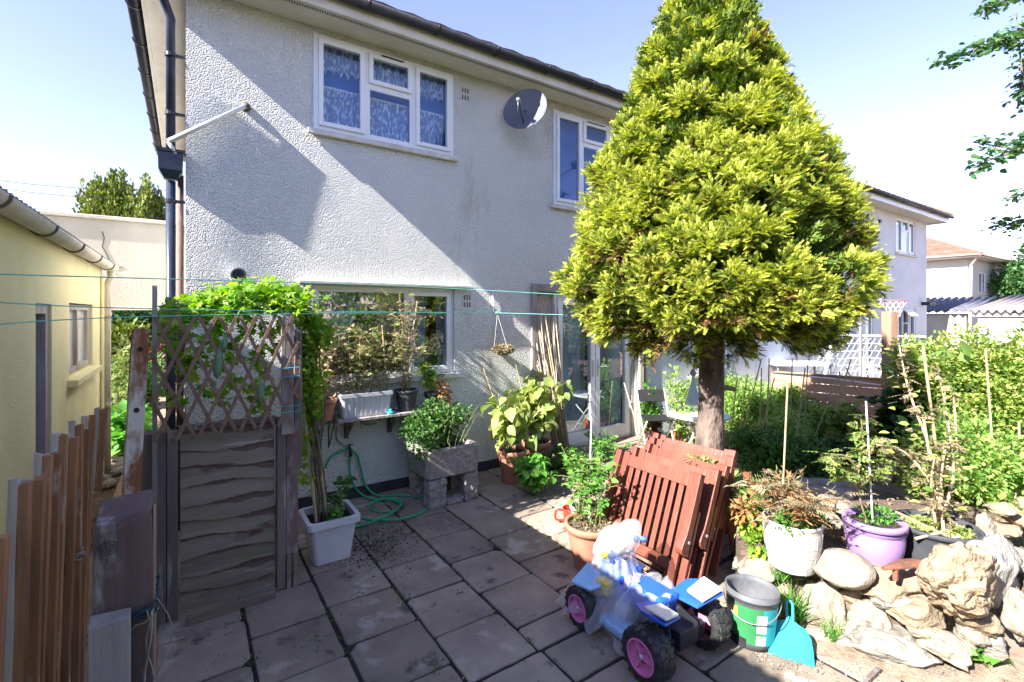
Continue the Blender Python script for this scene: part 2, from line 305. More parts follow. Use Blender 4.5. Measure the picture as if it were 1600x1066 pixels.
# ---- leaves
def tpl_simple(wd=.28, fold=.07, droop=.1):
    v = [(0, 0, 0), (-wd, .32, fold), (wd, .32, fold), (-wd * .8, .68, fold * .7), (wd * .8, .68, fold * .7), (0, 1, -droop), (0, .32, 0), (0, .68, -.02)]
    f = [(0, 2, 6), (0, 6, 1), (6, 2, 4), (6, 4, 7), (6, 7, 3), (6, 3, 1), (7, 4, 5), (7, 5, 3)]
    return np.array(v, np.float32), np.array(f)
def tpl_rhomb(wd=.25):
    return np.array([(0, 0, 0), (wd, .45, .04), (0, 1, 0), (-wd, .45, .04)], np.float32), np.array([(0, 1, 2), (0, 2, 3)])
def tpl_lobed(depth=.5, n=5):
    v = [(0, .42, .03)]; tips = n; c = np.array([0, .42])
    for i in range(tips * 2 - 1):
        a = R(-135 + 270 * i / (tips * 2 - 2)); r = (.58 if i % 2 == 0 else .58 * (1 - depth))
        if i in (0, tips * 2 - 2): r *= .8
        v.append((math.sin(a) * r, .42 + math.cos(a) * r, (.0 if i % 2 else -.06)))
    v.append((0, .18, 0)); n_ = len(v)
    f = [(0, i + 1, i) for i in range(1, n_ - 1)] + [(0, 1, n_ - 1)]
    return np.array(v, np.float32), np.array(f)
def tpl_comp(pairs=3, wd=.11, ll=.34):
    V = []; Fc = []
    def lf(o, ang, l, wv):
        k = len(V); ca, sa = math.cos(ang), math.sin(ang)
        for (x, y, z) in ((0, 0, 0), (wv, l * .45, .03), (0, l, -.04), (-wv, l * .45, .03)):
            V.append((o[0] + x * ca + y * sa, o[1] - x * sa + y * ca, o[2] + z))
        Fc.extend([(k, k + 1, k + 2), (k, k + 2, k + 3)])
    for i in range(pairs):
        y = .18 + .6 * i / pairs
        for s in (-1, 1): lf((0, y, -.05 * y), s * R(62 - 8 * i), ll * (1 - .15 * i), wd)
    lf((0, .72, -.04), 0, .32, wd)
    k = len(V); V.extend([(-.012, 0, 0), (.012, 0, 0), (0, .85, -.04)]); Fc.append((k, k + 1, k + 2))
    return np.array(V, np.float32), np.array(Fc)
def tpl_frond():
    V = []; Fc = []
    def bl(o, ang, l, wv, zt):
        k = len(V); ca, sa = math.cos(ang), math.sin(ang)
        for (x, y, z) in ((0, 0, 0), (wv, l * .5, .015), (0, l, zt), (-wv, l * .5, .015)):
            V.append((o[0] + x * ca + y * sa, o[1] - x * sa + y * ca, o[2] + z))
        Fc.extend([(k, k + 1, k + 2), (k, k + 2, k + 3)])
    for i in range(6):
        y = .04 + .14 * i
        for s in (-1, 1): bl((0, y, -.03 * i), s * R(58 - 5 * i), .36 - .03 * i, .058, .07)
    bl((0, .6, -.1), 0, .40, .036, .02); bl((0, 0, 0), 0, .8, .025, -.08)
    return np.array(V, np.float32), np.array(Fc)
T_S = tpl_simple(); T_BIG = tpl_simple(.38, .09, .22); T_R = tpl_rhomb(); T_L = tpl_lobed(); T_C = tpl_comp(); T_F = tpl_frond(); T_FERN = tpl_comp(7, .035, .26)
T_GR = (np.array([(-.02, 0, 0), (.02, 0, 0), (.015, .5, .02), (-.015, .5, .02), (0, 1, -.12)], np.float32), np.array([(0, 1, 2), (0, 2, 3), (3, 2, 4)]))
T_SQ = tpl_lobed(.18, 5)
def scatter(name, mat, tpl, pos, dirs, size, parent=None, roll=None, seed=0, kind=None, sides=None):
    tv, tf = tpl; rng = np.random.default_rng(seed); n = len(pos); pos = np.asarray(pos, np.float32); y = np.asarray(dirs, np.float32)
    y = y / (np.linalg.norm(y, axis=1, keepdims=True) + 1e-9)
    up = np.tile(np.array([[0, 0, 1.0]]), (n, 1)); x = np.cross(y, up); ln = np.linalg.norm(x, axis=1, keepdims=True); x = np.where(ln > 1e-3, x / (ln + 1e-9), np.array([[1.0, 0, 0]]))
    z = np.cross(x, y); r = rng.normal(0, .6, n) if roll is None else rng.uniform(-roll, roll, n)
    c, s_ = np.cos(r)[:, None], np.sin(r)[:, None]; x, z = x * c + z * s_, z * c - x * s_
    size = np.broadcast_to(np.asarray(size, np.float32), (n,))[:, None, None]
    B = np.stack([x, y, z], 1)                                  # n,3,3 rows = axes
    vs = (np.einsum('vk,nkj->nvj', tv, B) * size + pos[:, None, :]).reshape(-1, 3)
    fs = (tf[None] + (np.arange(n) * len(tv))[:, None, None]).reshape(-1, 3)
    off = ROOT.get(parent.name, Vector()) if parent else Vector()
    vs = vs - np.array(off, np.float32)
    me = bpy.data.meshes.new(name); me.vertices.add(len(vs)); me.vertices.foreach_set('co', vs.astype(np.float32).ravel())
    nl = fs.size; me.loops.add(nl); me.loops.foreach_set('vertex_index', fs.astype(np.int32).ravel())
    me.polygons.add(len(fs)); me.polygons.foreach_set('loop_start', np.arange(0, nl, 3, dtype=np.int32)); me.polygons.foreach_set('loop_total', np.full(len(fs), 3, np.int32))
    me.update(calc_edges=True); me.validate(); me.materials.append(mat)
    o = bpy.data.objects.new(name, me); COL.objects.link(o)
    if parent: o.parent = parent; ROOT[o.name] = off
    if kind: o['kind'] = kind
    return o
def blob(cs, n, seed=0, shell=.5, drop=0):
    """n points in a union of ellipsoids cs=[(centre,(rx,ry,rz))], outward directions"""
    rng = np.random.default_rng(seed); vol = np.array([r[0] * r[1] * r[2] for _, r in cs]) ** (2 / 3); idx = rng.choice(len(cs), n, p=vol / vol.sum())
    d = rng.normal(size=(n, 3)); d /= np.linalg.norm(d, axis=1, keepdims=True); q = shell + (1 - shell) * rng.random(n) ** .6
    C = np.array([list(c) for c, _ in cs])[idx]; Rr = np.array([list(r) for _, r in cs])[idx]
    p = C + d * Rr * q[:, None]; dirs = d + rng.normal(0, .5, (n, 3)); dirs[:, 2] += .15 - drop
    return p, dirs
def lump(centre, rad, k, seed, rr=.42):
    """k small clumps over an ellipsoid: a broken outline"""
    rng = random.Random(seed); out = []
    for _ in range(k):
        d = Vector((rng.gauss(0, 1), rng.gauss(0, 1), rng.gauss(0, 1))).normalized(); q = rng.uniform(.35, .85); s = rng.uniform(.6, 1.2) * rr
        out.append((Vector(centre) + Vector((d.x * rad[0], d.y * rad[1], d.z * rad[2])) * q, (rad[0] * s, rad[1] * s, rad[2] * s)))
    return out
def stems(base, n, h, spread, seed, wob=.06, steps=9, r0=.006, sub=0, baser=.03):
    rng = random.Random(seed); out = []; base = Vector(base)
    for i in range(n):
        a = rng.uniform(0, 6.28); hh = h * rng.uniform(.72, 1.0); t = Vector((math.cos(a), math.sin(a), 0)) * spread * rng.uniform(.3, 1)
        p = base + Vector((rng.uniform(-1, 1) * baser, rng.uniform(-1, 1) * baser, 0)); pts = [p.copy()]; w_ = Vector((0, 0, 0))
        for k in range(1, steps + 1):
            u = k / steps; w_ += Vector((rng.gauss(0, wob), rng.gauss(0, wob), 0)) * .4
            pts.append(p + t * u ** 1.4 + w_ * h + Vector((0, 0, hh * u)))
        out.append(pts)
        for _ in range(sub):
            j = rng.randrange(3, steps); a2 = rng.uniform(0, 6.28); l = h * rng.uniform(.14, .3); q = pts[j]
            out.append([q + Vector((math.cos(a2) * l * u, math.sin(a2) * l * u, l * (.8 * u - .5 * u * u))) for u in (0, .33, .66, 1)])
    return out
def along(paths, n, seed, lo=.25, out=.5, down=0, jit=.01):
    rng = random.Random(seed); ps = []; ds = []; L = [max(.05, (p[-1] - p[0]).length) for p in paths]
    for _ in range(n):
        p = rng.choices(paths, L)[0]; u = (lo + (1 - lo) * rng.random()) * (len(p) - 1); i = min(int(u), len(p) - 2); q = p[i].lerp(p[i + 1], u - i)
        a = rng.uniform(0, 6.28); ps.append(q + Vector((rng.gauss(0, jit), rng.gauss(0, jit), rng.gauss(0, jit)))); ds.append((math.cos(a), math.sin(a), rng.uniform(-.3, .6) * out - down))
    return [tuple(x) for x in ps], ds
def stem_mesh(paths, r, mat, parent, name='stem', r2=.4, seg=5):
    m = MB()
    for p in paths: m.tube(p, [r * (1 - (1 - r2) * i / (len(p) - 1)) for i in range(len(p))], seg)
    return m.build(name, mat, parent, smooth=True)

# ================================================================ SETTING
def structure(o): o['kind'] = 'structure'; return o
structure(MB().box2(-150, 250, -150, 250, -.3, -.035).build('ground', soil_m))
# paving: every slab its own little block, joints filled with soil
rng = random.Random(3)
def slab(mb, x0, x1, y0, y1, th=.045, g=.009):
    x0 += g * rng.uniform(.5, 1.5); x1 -= g * rng.uniform(.5, 1.5); y0 += g * rng.uniform(.5, 1.5); y1 -= g * rng.uniform(.5, 1.5)
    tx, ty, tz = rng.gauss(0, .006), rng.gauss(0, .006), rng.gauss(0, .0018); cx, cy = (x0 + x1) / 2, (y0 + y1) / 2; c = .006
    def zt(x, y): return tz + (x - cx) * tx + (y - cy) * ty
    # chipped corners: an octagonal outline with uneven cuts
    cu = [rng.choice([.006, .01, .014, .02, .05 if rng.random() < .25 else .012]) for _ in range(4)]
    o = [(x0 + cu[0], y0), (x1 - cu[1], y0), (x1, y0 + cu[1]), (x1, y1 - cu[2]), (x1 - cu[2], y1), (x0 + cu[3], y1), (x0, y1 - cu[3]), (x0, y0 + cu[0])]
    dense = []
    for i in range(8):
        a, b = o[i], o[(i + 1) % 8]; L = math.hypot(b[0] - a[0], b[1] - a[1]); k = max(1, int(L / .06))
        for j in range(k):
            u = j / k; jx = rng.gauss(0, .0018) if j else 0; dense.append((a[0] + (b[0] - a[0]) * u + jx, a[1] + (b[1] - a[1]) * u + jx))
    n = len(dense)
    inn = [(x + (cx - x) * .02, y + (cy - y) * .02, zt(x, y)) for x, y in dense]; mid = [(x, y, zt(x, y) - c) for x, y in dense]; bot = [(x, y, -th) for x, y in dense]
    vs = inn + mid + bot; fs = [tuple(range(n))] + [(n + i, n + (i + 1) % n, (i + 1) % n, i) for i in range(n)] + [(2 * n + i, 2 * n + (i + 1) % n, n + (i + 1) % n, n + i) for i in range(n)]
    mb.add(vs, fs)
S = .448; pv = MB()
for k in range(-2, 12):
    xa = .75 + S * k; st = [.34, .12, .31, .05, .22, .40, .15][(k + 2) % 7]
    if k == 0: st = 2.80 - 2.165 - S
    if k == 1: st = 2.59 - 2.165
    y = 2.17 + st - S; 
    while y < 5.0:
        a, b = max(y, 2.17), min(y + S, 5.0)
        if b - a > .08: slab(pv, xa, xa + S, a, b)
        y += S
for k in range(-1, 7):
    x = .30 + .61 * k + .14; y = 2.155
    j = 0
    while y > .2:
        h = .61 if not (j == 0 and k == 2) else .28
        slab(pv, x, x + .61, y - h, y); y -= h; j += 1
structure(pv.build('patio', slab_m))
structure(MB().box2(-.5, 6.4, .2, 5.02, -.034, -.012).build('patio_joints', joint_m))
cp = MB(); 
for i in range(12): cp.box2(-.62, -.02, 3.0 + i * 1.0, 3.99 + i * 1.0, -.034, -.006)
structure(cp.build('side_path', conc_path))
gp = MB()
for i in range(9):
    for j in range(3):
        slab(gp, 4.9 + i * .62, 5.5 + i * .62, .9 + j * .62 + .1, 1.5 + j * .62 + .1)
structure(gp.build('garden_path', slab_m))
bp_ = [(3.14, 1.86), (3.42, .98), (4.5, .74), (5.6, .6), (5.7, 1.1), (4.9, 1.7), (4.3, 2.0), (3.5, 2.15)]
bm_ = MB(); bm_.add([(x, y, .29) for x, y in bp_] + [(x, y, -.03) for x, y in bp_], [tuple(reversed(range(8))), *[(k, (k + 1) % 8, 8 + (k + 1) % 8, 8 + k) for k in range(8)]]); structure(bm_.build('raised_bed_soil', soil_m))
# grass tufts and moss in the joints
ps = []; ds = []
for (px, py, r_, n) in [(635, 935, .03, 60), (680, 1040, .03, 60), (560, 928, .03, 40), (500, 1000, .04, 50), (350, 1035, .04, 50), (295, 1000, .05, 40), (720, 925, .02, 30), (770, 960, .02, 20), (830, 1000, .02, 20), (390, 1040, .05, 40), (380, 960, .03, 30),
                        (1290, 1000, .05, 20), (1240, 940, .06, 30)]:
    c = G(px, py)
    for _ in range(n):
        ps.append((c.x + rng.gauss(0, r_), c.y + rng.gauss(0, r_), -.006)); ds.append((rng.gauss(0, .6), rng.gauss(0, .6), 1))
for _ in range(900):
    k = rng.randrange(0, 6); x = .75 + S * k; y = rng.uniform(2.2, 4.6)
    if noise.noise(Vector((x * 3, y * 3, 0))) > .12: ps.append((x + rng.gauss(0, .006), y, -.01)); ds.append((rng.gauss(0, .7), rng.gauss(0, .7), .8))
tuft = scatter('joint_moss', grass_m, T_R, ps, ds, np.random.default_rng(1).uniform(.008, .022, len(ps)), kind='stuff')
# grit and fallen crumbs
ps = []; ds = []
for _ in range(1500):
    x = rng.uniform(.2, 5); y = rng.uniform(1.0, 4.9); 
    if rng.random() < (.25 if x < 2.4 else .9): ps.append((x, y, .004)); ds.append((rng.gauss(0, 1), rng.gauss(0, 1), .1))
scatter('leaf_litter', L_dry, T_R, ps, ds, np.random.default_rng(2).uniform(.006, .03, len(ps)), kind='stuff')

# ================================================================ THE HOUSE
def wall_grid(mb, o, u, n, U0, U1, V0, V1, ops, th, mi=0):
    o, u, n = Vector(o), Vector(u), Vector(n); z = Vector((0, 0, 1))
    us = sorted({U0, U1, *[a for op in ops for a in op[:2]]}); vz = sorted({V0, V1, *[a for op in ops for a in op[2:4]]})
    def inside(a, b): return any(op[0] < a < op[1] and op[2] < b < op[3] for op in ops)
    flip = u.cross(z).dot(n) < 0
    def q(*p): mb.add(p, [(3, 2, 1, 0) if flip else (0, 1, 2, 3)], mi)
    for i in range(len(us) - 1):
        for j in range(len(vz) - 1):
            if inside((us[i] + us[i + 1]) / 2, (vz[j] + vz[j + 1]) / 2): continue
            a = [o + u * p + z * r for p, r in ((us[i], vz[j]), (us[i + 1], vz[j]), (us[i + 1], vz[j + 1]), (us[i], vz[j + 1]))]
            q(*a); q(*[x - n * th for x in reversed(a)])
    for (a0, a1, b0, b1, *_) in list(ops) + [(U0, U1, V0, V1, 'o')]:
        pts = [o + u * p + z * r for p, r in ((a0, b0), (a1, b0), (a1, b1), (a0, b1))]
        for k in range(4):
            a, b = pts[k], pts[(k + 1) % 4]; f = [a, b, b - n * th, a - n * th]
            if len(_) == 0: f.reverse()
            q(*f)
def upvc_window(house, X0, X1, Z0, Z1, lights, Y=D, inset=.03, gm=None, curtain=None, sill=True, fw=.055, label=None, vent=None, drape=None):
    """outer frame + lights [(u0,u1,v0,v1,sash)] as fractions"""
    yf = Y + inset; m = MB()
    for a in ((X0, X0 + fw, Z0, Z1), (X1 - fw, X1, Z0, Z1)): m.box2(a[0], a[1], yf, yf + .06, a[2], a[3])
    m.box2(X0 + fw, X1 - fw, yf, yf + .06, Z0, Z0 + fw); m.box2(X0 + fw, X1 - fw, yf, yf + .06, Z1 - fw, Z1)
    xs = sorted({l[0] for l in lights} | {l[1] for l in lights})[1:-1]
    w_, h_ = X1 - X0, Z1 - Z0
    for u in xs: m.box2(X0 + u * w_ - .028, X0 + u * w_ + .028, yf + .002, yf + .058, Z0 + fw, Z1 - fw)
    for l in lights:
        if l[2] > .02: m.box2(X0 + l[0] * w_ + .026, X0 + l[1] * w_ - .026, yf + .004, yf + .056, Z0 + l[2] * h_ - .026, Z0 + l[2] * h_ + .026)
    win = m.build('window', upvc, house, bevel=.004, label=label)
    for (u0, u1, v0, v1, sash) in lights:
        a0 = X0 + u0 * w_ + (.045 if u0 < .02 else .024); a1 = X0 + u1 * w_ - (.045 if u1 > .98 else .024)
        b0 = Z0 + v0 * h_ + (.045 if v0 < .02 else .022); b1 = Z0 + v1 * h_ - (.045 if v1 > .98 else .022)
        sw = .045 if sash else .018; pr = .022 if sash else -.006
        s = MB(); s.box2(a0, a0 + sw, yf - pr, yf + .03, b0, b1); s.box2(a1 - sw, a1, yf - pr, yf + .03, b0, b1)
        s.box2(a0 + sw, a1 - sw, yf - pr, yf + .03, b0, b0 + sw); s.box2(a0 + sw, a1 - sw, yf - pr, yf + .03, b1 - sw, b1)
        s.build('sash', upvc, win, bevel=.004)
        MB().box2(a0 + sw + .001, a1 - sw - .001, yf + .006, yf + .012, b0 + sw + .001, b1 - sw - .001).build('pane', gm or glass, win)
    if vent:
        for (u0, u1, v) in vent: MB().box2(X0 + u0 * w_, X0 + u1 * w_, yf - .027, yf - .0225, Z0 + v * h_ - .008, Z0 + v * h_ + .008).build('trickle_vent', black_pl, win)
    if sill: MB().box2(X0 - .06, X1 + .05, Y - .055, Y + inset + .0, Z0 - .055, Z0 - .002).build('sill', sillm, win, bevel=.006)
    return win
def drape(win, x0, x1, z0, z1, y, folds, amp, mat, gather=0, scallop=0, name='curtain', tie=0):
    nx, nz = 90, 14; vs = []; fs = []
    for j in range(nz + 1):
        v = j / nz
        for i in range(nx + 1):
            u = i / nx; x = x0 + (x1 - x0) * u
            if tie: # swept to one side at the bottom
                k = (1 - v) ** 1.3 * tie; x = x + (x0 - x) * max(0, k) if tie > 0 else x + (x1 - x) * min(1, -k)
            zz = z0 + (z1 - z0) * v + (scallop * abs(math.sin(u * math.pi * 6)) * (1 - v) if scallop else 0)
            vs.append((x, y + amp * math.sin(u * folds * 6.28 + .6 * math.sin(v * 3)) * (.6 + .4 * v), zz))
    for j in range(nz):
        for i in range(nx): a = j * (nx + 1) + i; fs.append((a, a + 1, a + nx + 2, a + nx + 1))
    return MB().add(vs, fs).build(name, mat, win, smooth=True)

house = thing('terraced_house', 'cream pebble-dashed two-storey house with white windows and french doors filling the left of the view', 'house', (0, D, 0))
WA = (1.04, 2.57, 3.70, 4.65); WB = (4.06, 5.45, 3.34, 4.60); WL = (1.04, 2.59, 1.20, 2.17); DR = (3.78, 5.66, -.02, 2.22); WN = (7.0, 8.1, .85, 2.1)
m = MB(); wall_grid(m, (0, D, 0), (1, 0, 0), (0, -1, 0), 0, 9, -.1, 4.74, [WA, WB, WL, DR, WN], .26)
wall_grid(m, (0, D + .26, 0), (0, 1, 0), (-1, 0, 0), 0, 5.5, -.1, 4.74, [], .26)
wall_grid(m, (0, D + 5.76, 0), (1, 0, 0), (0, 1, 0), 0, 9, -.1, 4.74, [], .26)
m.build('wall', render_m, house)
m = MB(); wall_grid(m, (.27, D + 2.6, 0), (1, 0, 0), (0, -1, 0), 0, 8.7, .02, 4.7, [], .05); m.box2(.27, 8.95, D + .27, D + 2.59, -.05, 0); m.box2(.27, 8.95, D + .27, D + 2.59, 2.36, 2.5); m.box2(2.95, 3.1, D + .27, D + 2.59, 0.01, 2.35); m.box2(3.3, 3.4, D + .27, D + 2.59, 2.51, 4.7)
m.box2(8.9, 8.98, D + .27, D + 5.5, 0, 4.7)
m.build('room_partition', dark_room, house)
# plinth, lintel ledge, patch of smooth lower render
MB().box2(.0, 3.70, D - .018, D - .001, -.03, .10).build('plinth', M('bitumen_plinth', (.05, .05, .055), (.03, .03, .035), scale=6), house)
m = MB(); m.add([(.90, D - .10, 2.205), (2.78, D - .10, 2.205), (2.78, D + .02, 2.245), (.90, D + .02, 2.245), (.90, D - .10, 2.185), (2.78, D - .10, 2.185), (2.78, D + .02, 2.19), (.90, D + .02, 2.19)], [(0, 1, 2, 3), (4, 7, 6, 5), (0, 4, 5, 1), (1, 5, 6, 2), (3, 7, 4, 0)])
m.build('window_hood', sillm, house)
# soffit, fascia, gutters, roof
EZ = 4.74; EX = -.36; EY = 4.62
MB().box2(EX + .06, 9.0, EY + .05, D - .002, EZ - .03, EZ).box2(EX + .06, -.002, D - .001, 10.9, EZ - .03, EZ).build('soffit', soffit_m, house)
MB().box2(EX + .03, 9.0, EY + .02, EY + .049, EZ - .05, EZ + .12).box2(EX + .03, EX + .059, EY + .0495, 10.9, EZ - .05, EZ + .12).build('fascia', soffit_m, house, bevel=.004)
m = MB()
x = .2
while x < 5.6: m.box2(x, x + .009, EY + .095, EY + .135, EZ - .0325, EZ - .0302); x += .022
m.build('soffit_vent', black_pl, house)
def gutter(parent, p, q, mat, n_br, r=.062, upv=(0, 0, 1), brm=None):
    p, q = Vector(p), Vector(q); t = (q - p).normalized(); up = Vector(upv); sd_ = t.cross(up).normalized(); m = MB(); vs = []; fs = []; K = 12
    for e in (p, q):
        for rr in (r, r - .006):
            for k in range(K + 1):
                a = math.pi * k / K; vs.append(e + sd_ * math.cos(a) * rr - up * math.sin(a) * rr)
    n = K + 1
    for k in range(K): fs += [(k, k + 1, 2 * n + k + 1, 2 * n + k), (n + k + 1, n + k, 3 * n + k, 3 * n + k + 1), (k + 1, k, n + k, n + k + 1)]
    fs += [(0, 2 * n, 3 * n, n), (K, n + K, 3 * n + K, 2 * n + K)]
    g = m.add(vs, fs).build('gutter', mat, parent, smooth=True)
    for i in range(n_br):
        u = (i + .5) / n_br; c = p.lerp(q, u); m = MB(); pts = []
        for k in range(9):
            a = math.pi * k / 8; pts.append(c + sd_ * math.cos(a) * (r + .006) - up * math.sin(a) * (r + .006))
        for a, b in zip(pts, pts[1:]): m.bar(a, b, .012, .022, side=tuple(t))
        m.build('bracket', brm or mat, g)
    return g
gutter(house, (EX + .0, EY - .045, EZ + .10), (9.0, EY - .045, EZ + .10), black_pl, 13)
gutter(house, (EX - .04, EY - .0, EZ + .10), (EX - .04, 10.8, EZ + .10), black_pl, 8, r=.065)
def hip_roof(parent, x0, x1, y0, y1, z, rise, mat, hipL=True, hipR=True, name='roof', ridge_mat=None, courses=14):
    yc = (y0 + y1) / 2; hl = (y1 - y0) / 2; a = x0 + (hl if hipL else 0); b = x1 - (hl if hipR else 0); m = MB()
    def slope(e0, e1, r0, r1):
        e0, e1, r0, r1 = map(Vector, (e0, e1, r0, r1)); nrm = (e1 - e0).cross(r0 - e0 if (r0 - e0).length > .1 else r1 - e0).normalized()
        if nrm.z < 0: nrm = -nrm
        for i in range(courses):
            u0, u1 = i / courses, (i + 1) / courses
            pa, pb = e0.lerp(r0, u0), e1.lerp(r1, u0); pc, pd = e1.lerp(r1, u1), e0.lerp(r0, u1); L = (pb - pa).length; n = max(1, int(L / .3))
            for k in range(n):
                f0, f1 = k / n, (k + 1) / n; q0, q1 = pa.lerp(pb, f0), pa.lerp(pb, f1); q2, q3 = pd.lerp(pc, f1), pd.lerp(pc, f0)
                up_ = nrm * .016; mm = (q0 + q1) / 2 + nrm * .022; me_ = (q2 + q3) / 2 + nrm * .01
                m.add([q0 + up_ * .6, mm, q1 + up_ * .6, q2, me_, q3], [(0, 1, 4, 5), (1, 2, 3, 4)]); m.add([q0, q1, q1 + up_ * .6, mm, q0 + up_ * .6], [(0, 1, 2, 3, 4)])
    slope((x0, y0, z), (x1, y0, z), (a, yc, z + rise), (b, yc, z + rise)); slope((x1, y1, z), (x0, y1, z), (b, yc, z + rise), (a, yc, z + rise))
    if hipL: slope((x0, y1, z), (x0, y0, z), (a, yc, z + rise), (a, yc, z + rise))
    if hipR: slope((x1, y0, z), (x1, y1, z), (b, yc, z + rise), (b, yc, z + rise))
    m.tube([(a, yc, z + rise), (b, yc, z + rise)], .09, 8)
    if hipL: m.tube([(x0, y0, z), (a, yc, z + rise)], .08, 8); m.tube([(x0, y1, z), (a, yc, z + rise)], .08, 8)
    if hipR: m.tube([(x1, y0, z), (b, yc, z + rise)], .08, 8); m.tube([(x1, y1, z), (b, yc, z + rise)], .08, 8)
    return m.build(name, mat, parent)
hip_roof(house, EX - .03, 9.0, EY - .06, 11.1, EZ + .125, 1.75, roof_m, True, False)
# windows
wA = upvc_window(house, *WA, [(0, .34, 0, 1, 1), (.34, .68, .60, 1, 1), (.34, .68, 0, .60, 0), (.68, 1, 0, 1, 1)], gm=glass_up, vent=[(.44, .60, .955)], inset=-.012, label='three-light window with lace curtains over the pale sill')
for (a, b) in ((1.10, 1.56), (1.58, 2.06), (2.08, 2.5)):
    drape(wA, a, b, 3.78, 4.19, D + .095, 5, .022, lace); drape(wA, a, b, 4.32, 4.62, D + .10, 5, .020, lace, scallop=.06)
    MB().tube([(a, D + .115, 4.195), (b, D + .115, 4.195)], .012, 6).build('curtain_rail', upvc, wA)
MB().box2(1.05, 2.56, D + .16, D + .18, 3.6, 4.68).build('curtain_back', bluedrape, wA)
wB = upvc_window(house, *WB, [(0, .36, 0, 1, 1), (.36, .74, .72, 1, 1), (.36, .74, 0, .72, 0), (.74, 1, 0, 1, 1)], gm=glass_up, vent=[(.42, .66, .965)], inset=-.012, label='upstairs window half hidden behind the conifer')
MB().box2(4.07, 5.44, D + .18, D + .20, 3.3, 4.62).build('curtain_back', bluedrape, wB)
wL = upvc_window(house, *WL, [(0, .64, 0, 1, 0), (.64, 1, 0, 1, 1)], inset=.035, fw=.045, label='wide kitchen window behind the plant shelf')
drape(wL, 1.10, 1.62, 1.35, 2.14, D + .16, 5, .02, sheer_c, tie=.8); drape(wL, 1.62, 2.0, 1.55, 2.14, D + .17, 4, .02, sheer_c, tie=-.85); drape(wL, 2.14, 2.32, 1.25, 2.14, D + .16, 4, .02, drape_m, tie=.3); drape(wL, 2.42, 2.55, 1.25, 2.14, D + .16, 3, .02, sheer_c, tie=-.3)
wN = upvc_window(house, *WN, [(0, .5, 0, 1, 1), (.5, 1, 0, 1, 1)], inset=.02, label='low window seen just right of the conifer trunk')
m = MB()
for i in range(9): m.box2(7.06 + i * .118, 7.064 + i * .118, D + .10, D + .103, .9, 2.05)
for i in range(9): m.box2(7.05, 8.05, D + .104, D + .107, .95 + i * .125, .954 + i * .125)
m.build('lattice_screen', white_metal, wN)
# french doors
fr = MB(); X0, X1, Z0, Z1 = 4.12, 5.62, .02, 2.14; ym = D + .06
fr.box2(X0, X0 + .06, ym, ym + .07, Z0, Z1); fr.box2(X1 - .06, X1, ym, ym + .07, Z0, Z1); fr.box2(X0 + .06, X1 - .06, ym, ym + .07, Z1 - .06, Z1); fr.box2(X0 + .06, X1 - .06, ym, ym + .07, Z0, Z0 + .05)
door = fr.build('french_door', upvc, house, bevel=.004)
xm = (X0 + X1) / 2
for (a, b) in ((X0 + .055, xm - .005), (xm + .005, X1 - .055)):
    s = MB(); f_ = .085
    s.box2(a, a + f_, ym - .02, ym + .05, Z0 + .045, Z1 - .055); s.box2(b - f_, b, ym - .02, ym + .05, Z0 + .045, Z1 - .055); s.box2(a + f_, b - f_, ym - .02, ym + .05, Z0 + .045, Z0 + .21); s.box2(a + f_, b - f_, ym - .02, ym + .05, Z1 - .14, Z1 - .055)
    s.build('door_leaf', upvc, door, bevel=.005)
    MB().box2(a + f_, b - f_, ym + .01, ym + .016, Z0 + .21, Z1 - .14).build('pane', glass, door)
    (drape(door, a + f_, b - .22, .1, 2.05, D + .115, 9, .02, drape_m), drape(door, b - .26, b - f_, .1, 2.05, D + .16, 3, .015, sheer_c)) if a < X0 + .2 else (drape(door, a + f_, a + f_ + .28, .1, 2.05, D + .125, 5, .02, sheer_c), drape(door, b - .30, b - f_, .1, 2.05, D + .13, 4, .02, drape_m))
for s_ in (-1, 1):
    m = MB(); x = xm + s_ * .05; m.box2(x - .016, x + .016, ym - .03, ym - .0205, .98, 1.22); m.tube([(x, ym - .03, 1.12), (x, ym - .07, 1.12), (x + s_ * .11, ym - .075, 1.12)], .009, 8)
    m.build('handle', whitepl, door, smooth=False)
for z in (.5, 1.15, 1.8):
    for x in (X0 + .04, X1 - .04): MB().tube([(x, ym - .03, z - .05), (x, ym - .03, z + .05)], .011, 8).build('hinge', upvc, door)
m = MB(); m.box2(3.79, 4.118, D + .10, D + .14, 0, 2.2); m.box2(5.62, 5.655, D + .03, D + .14, 0, 2.2); m.box2(4.12, 5.62, D + .05, D + .14, 2.145, 2.2); m.build('door_infill', M('pink_grey_board', (.52, .46, .43), (.42, .37, .35), scale=3, rough=.9), house)
m = MB(); m.box2(3.69, 3.785, D - .03, D + .05, 0.0, 2.27); m.box2(3.786, 5.2, D - .028, D + .05, 2.17, 2.268); m.build('door_surround', wood_grey, house, bevel=.006)
# small dark F-shaped hook beside the doors
m = MB(); m.box2(3.835, 3.85, D + .085, D + .0995, 2.02, 2.13); m.box2(3.851, 3.90, D + .085, D + .0995, 2.112, 2.13); m.box2(3.851, 3.885, D + .085, D + .0995, 2.065, 2.08); m.build('wall_hook', black_pl, house)
MB().box2(4.05, 5.7, D - .16, D + .055, -.02, .02).build('doorstep', slab_red, house, bevel=.008)
# service bits on the wall
def vent_slots(x, z):
    m = MB()
    for j in range(2):
        for i in range(3): m.box2(x + i * .035, x + i * .035 + .014, D - .004, D + .001, z - j * .085, z - j * .085 + .055)
    m.build('air_brick', M('slot_dark', (.10, .09, .08)), house)
c = W(722, 140); vent_slots(c.x, c.z - .03); c = W(725, 466); vent_slots(c.x, c.z - .02)
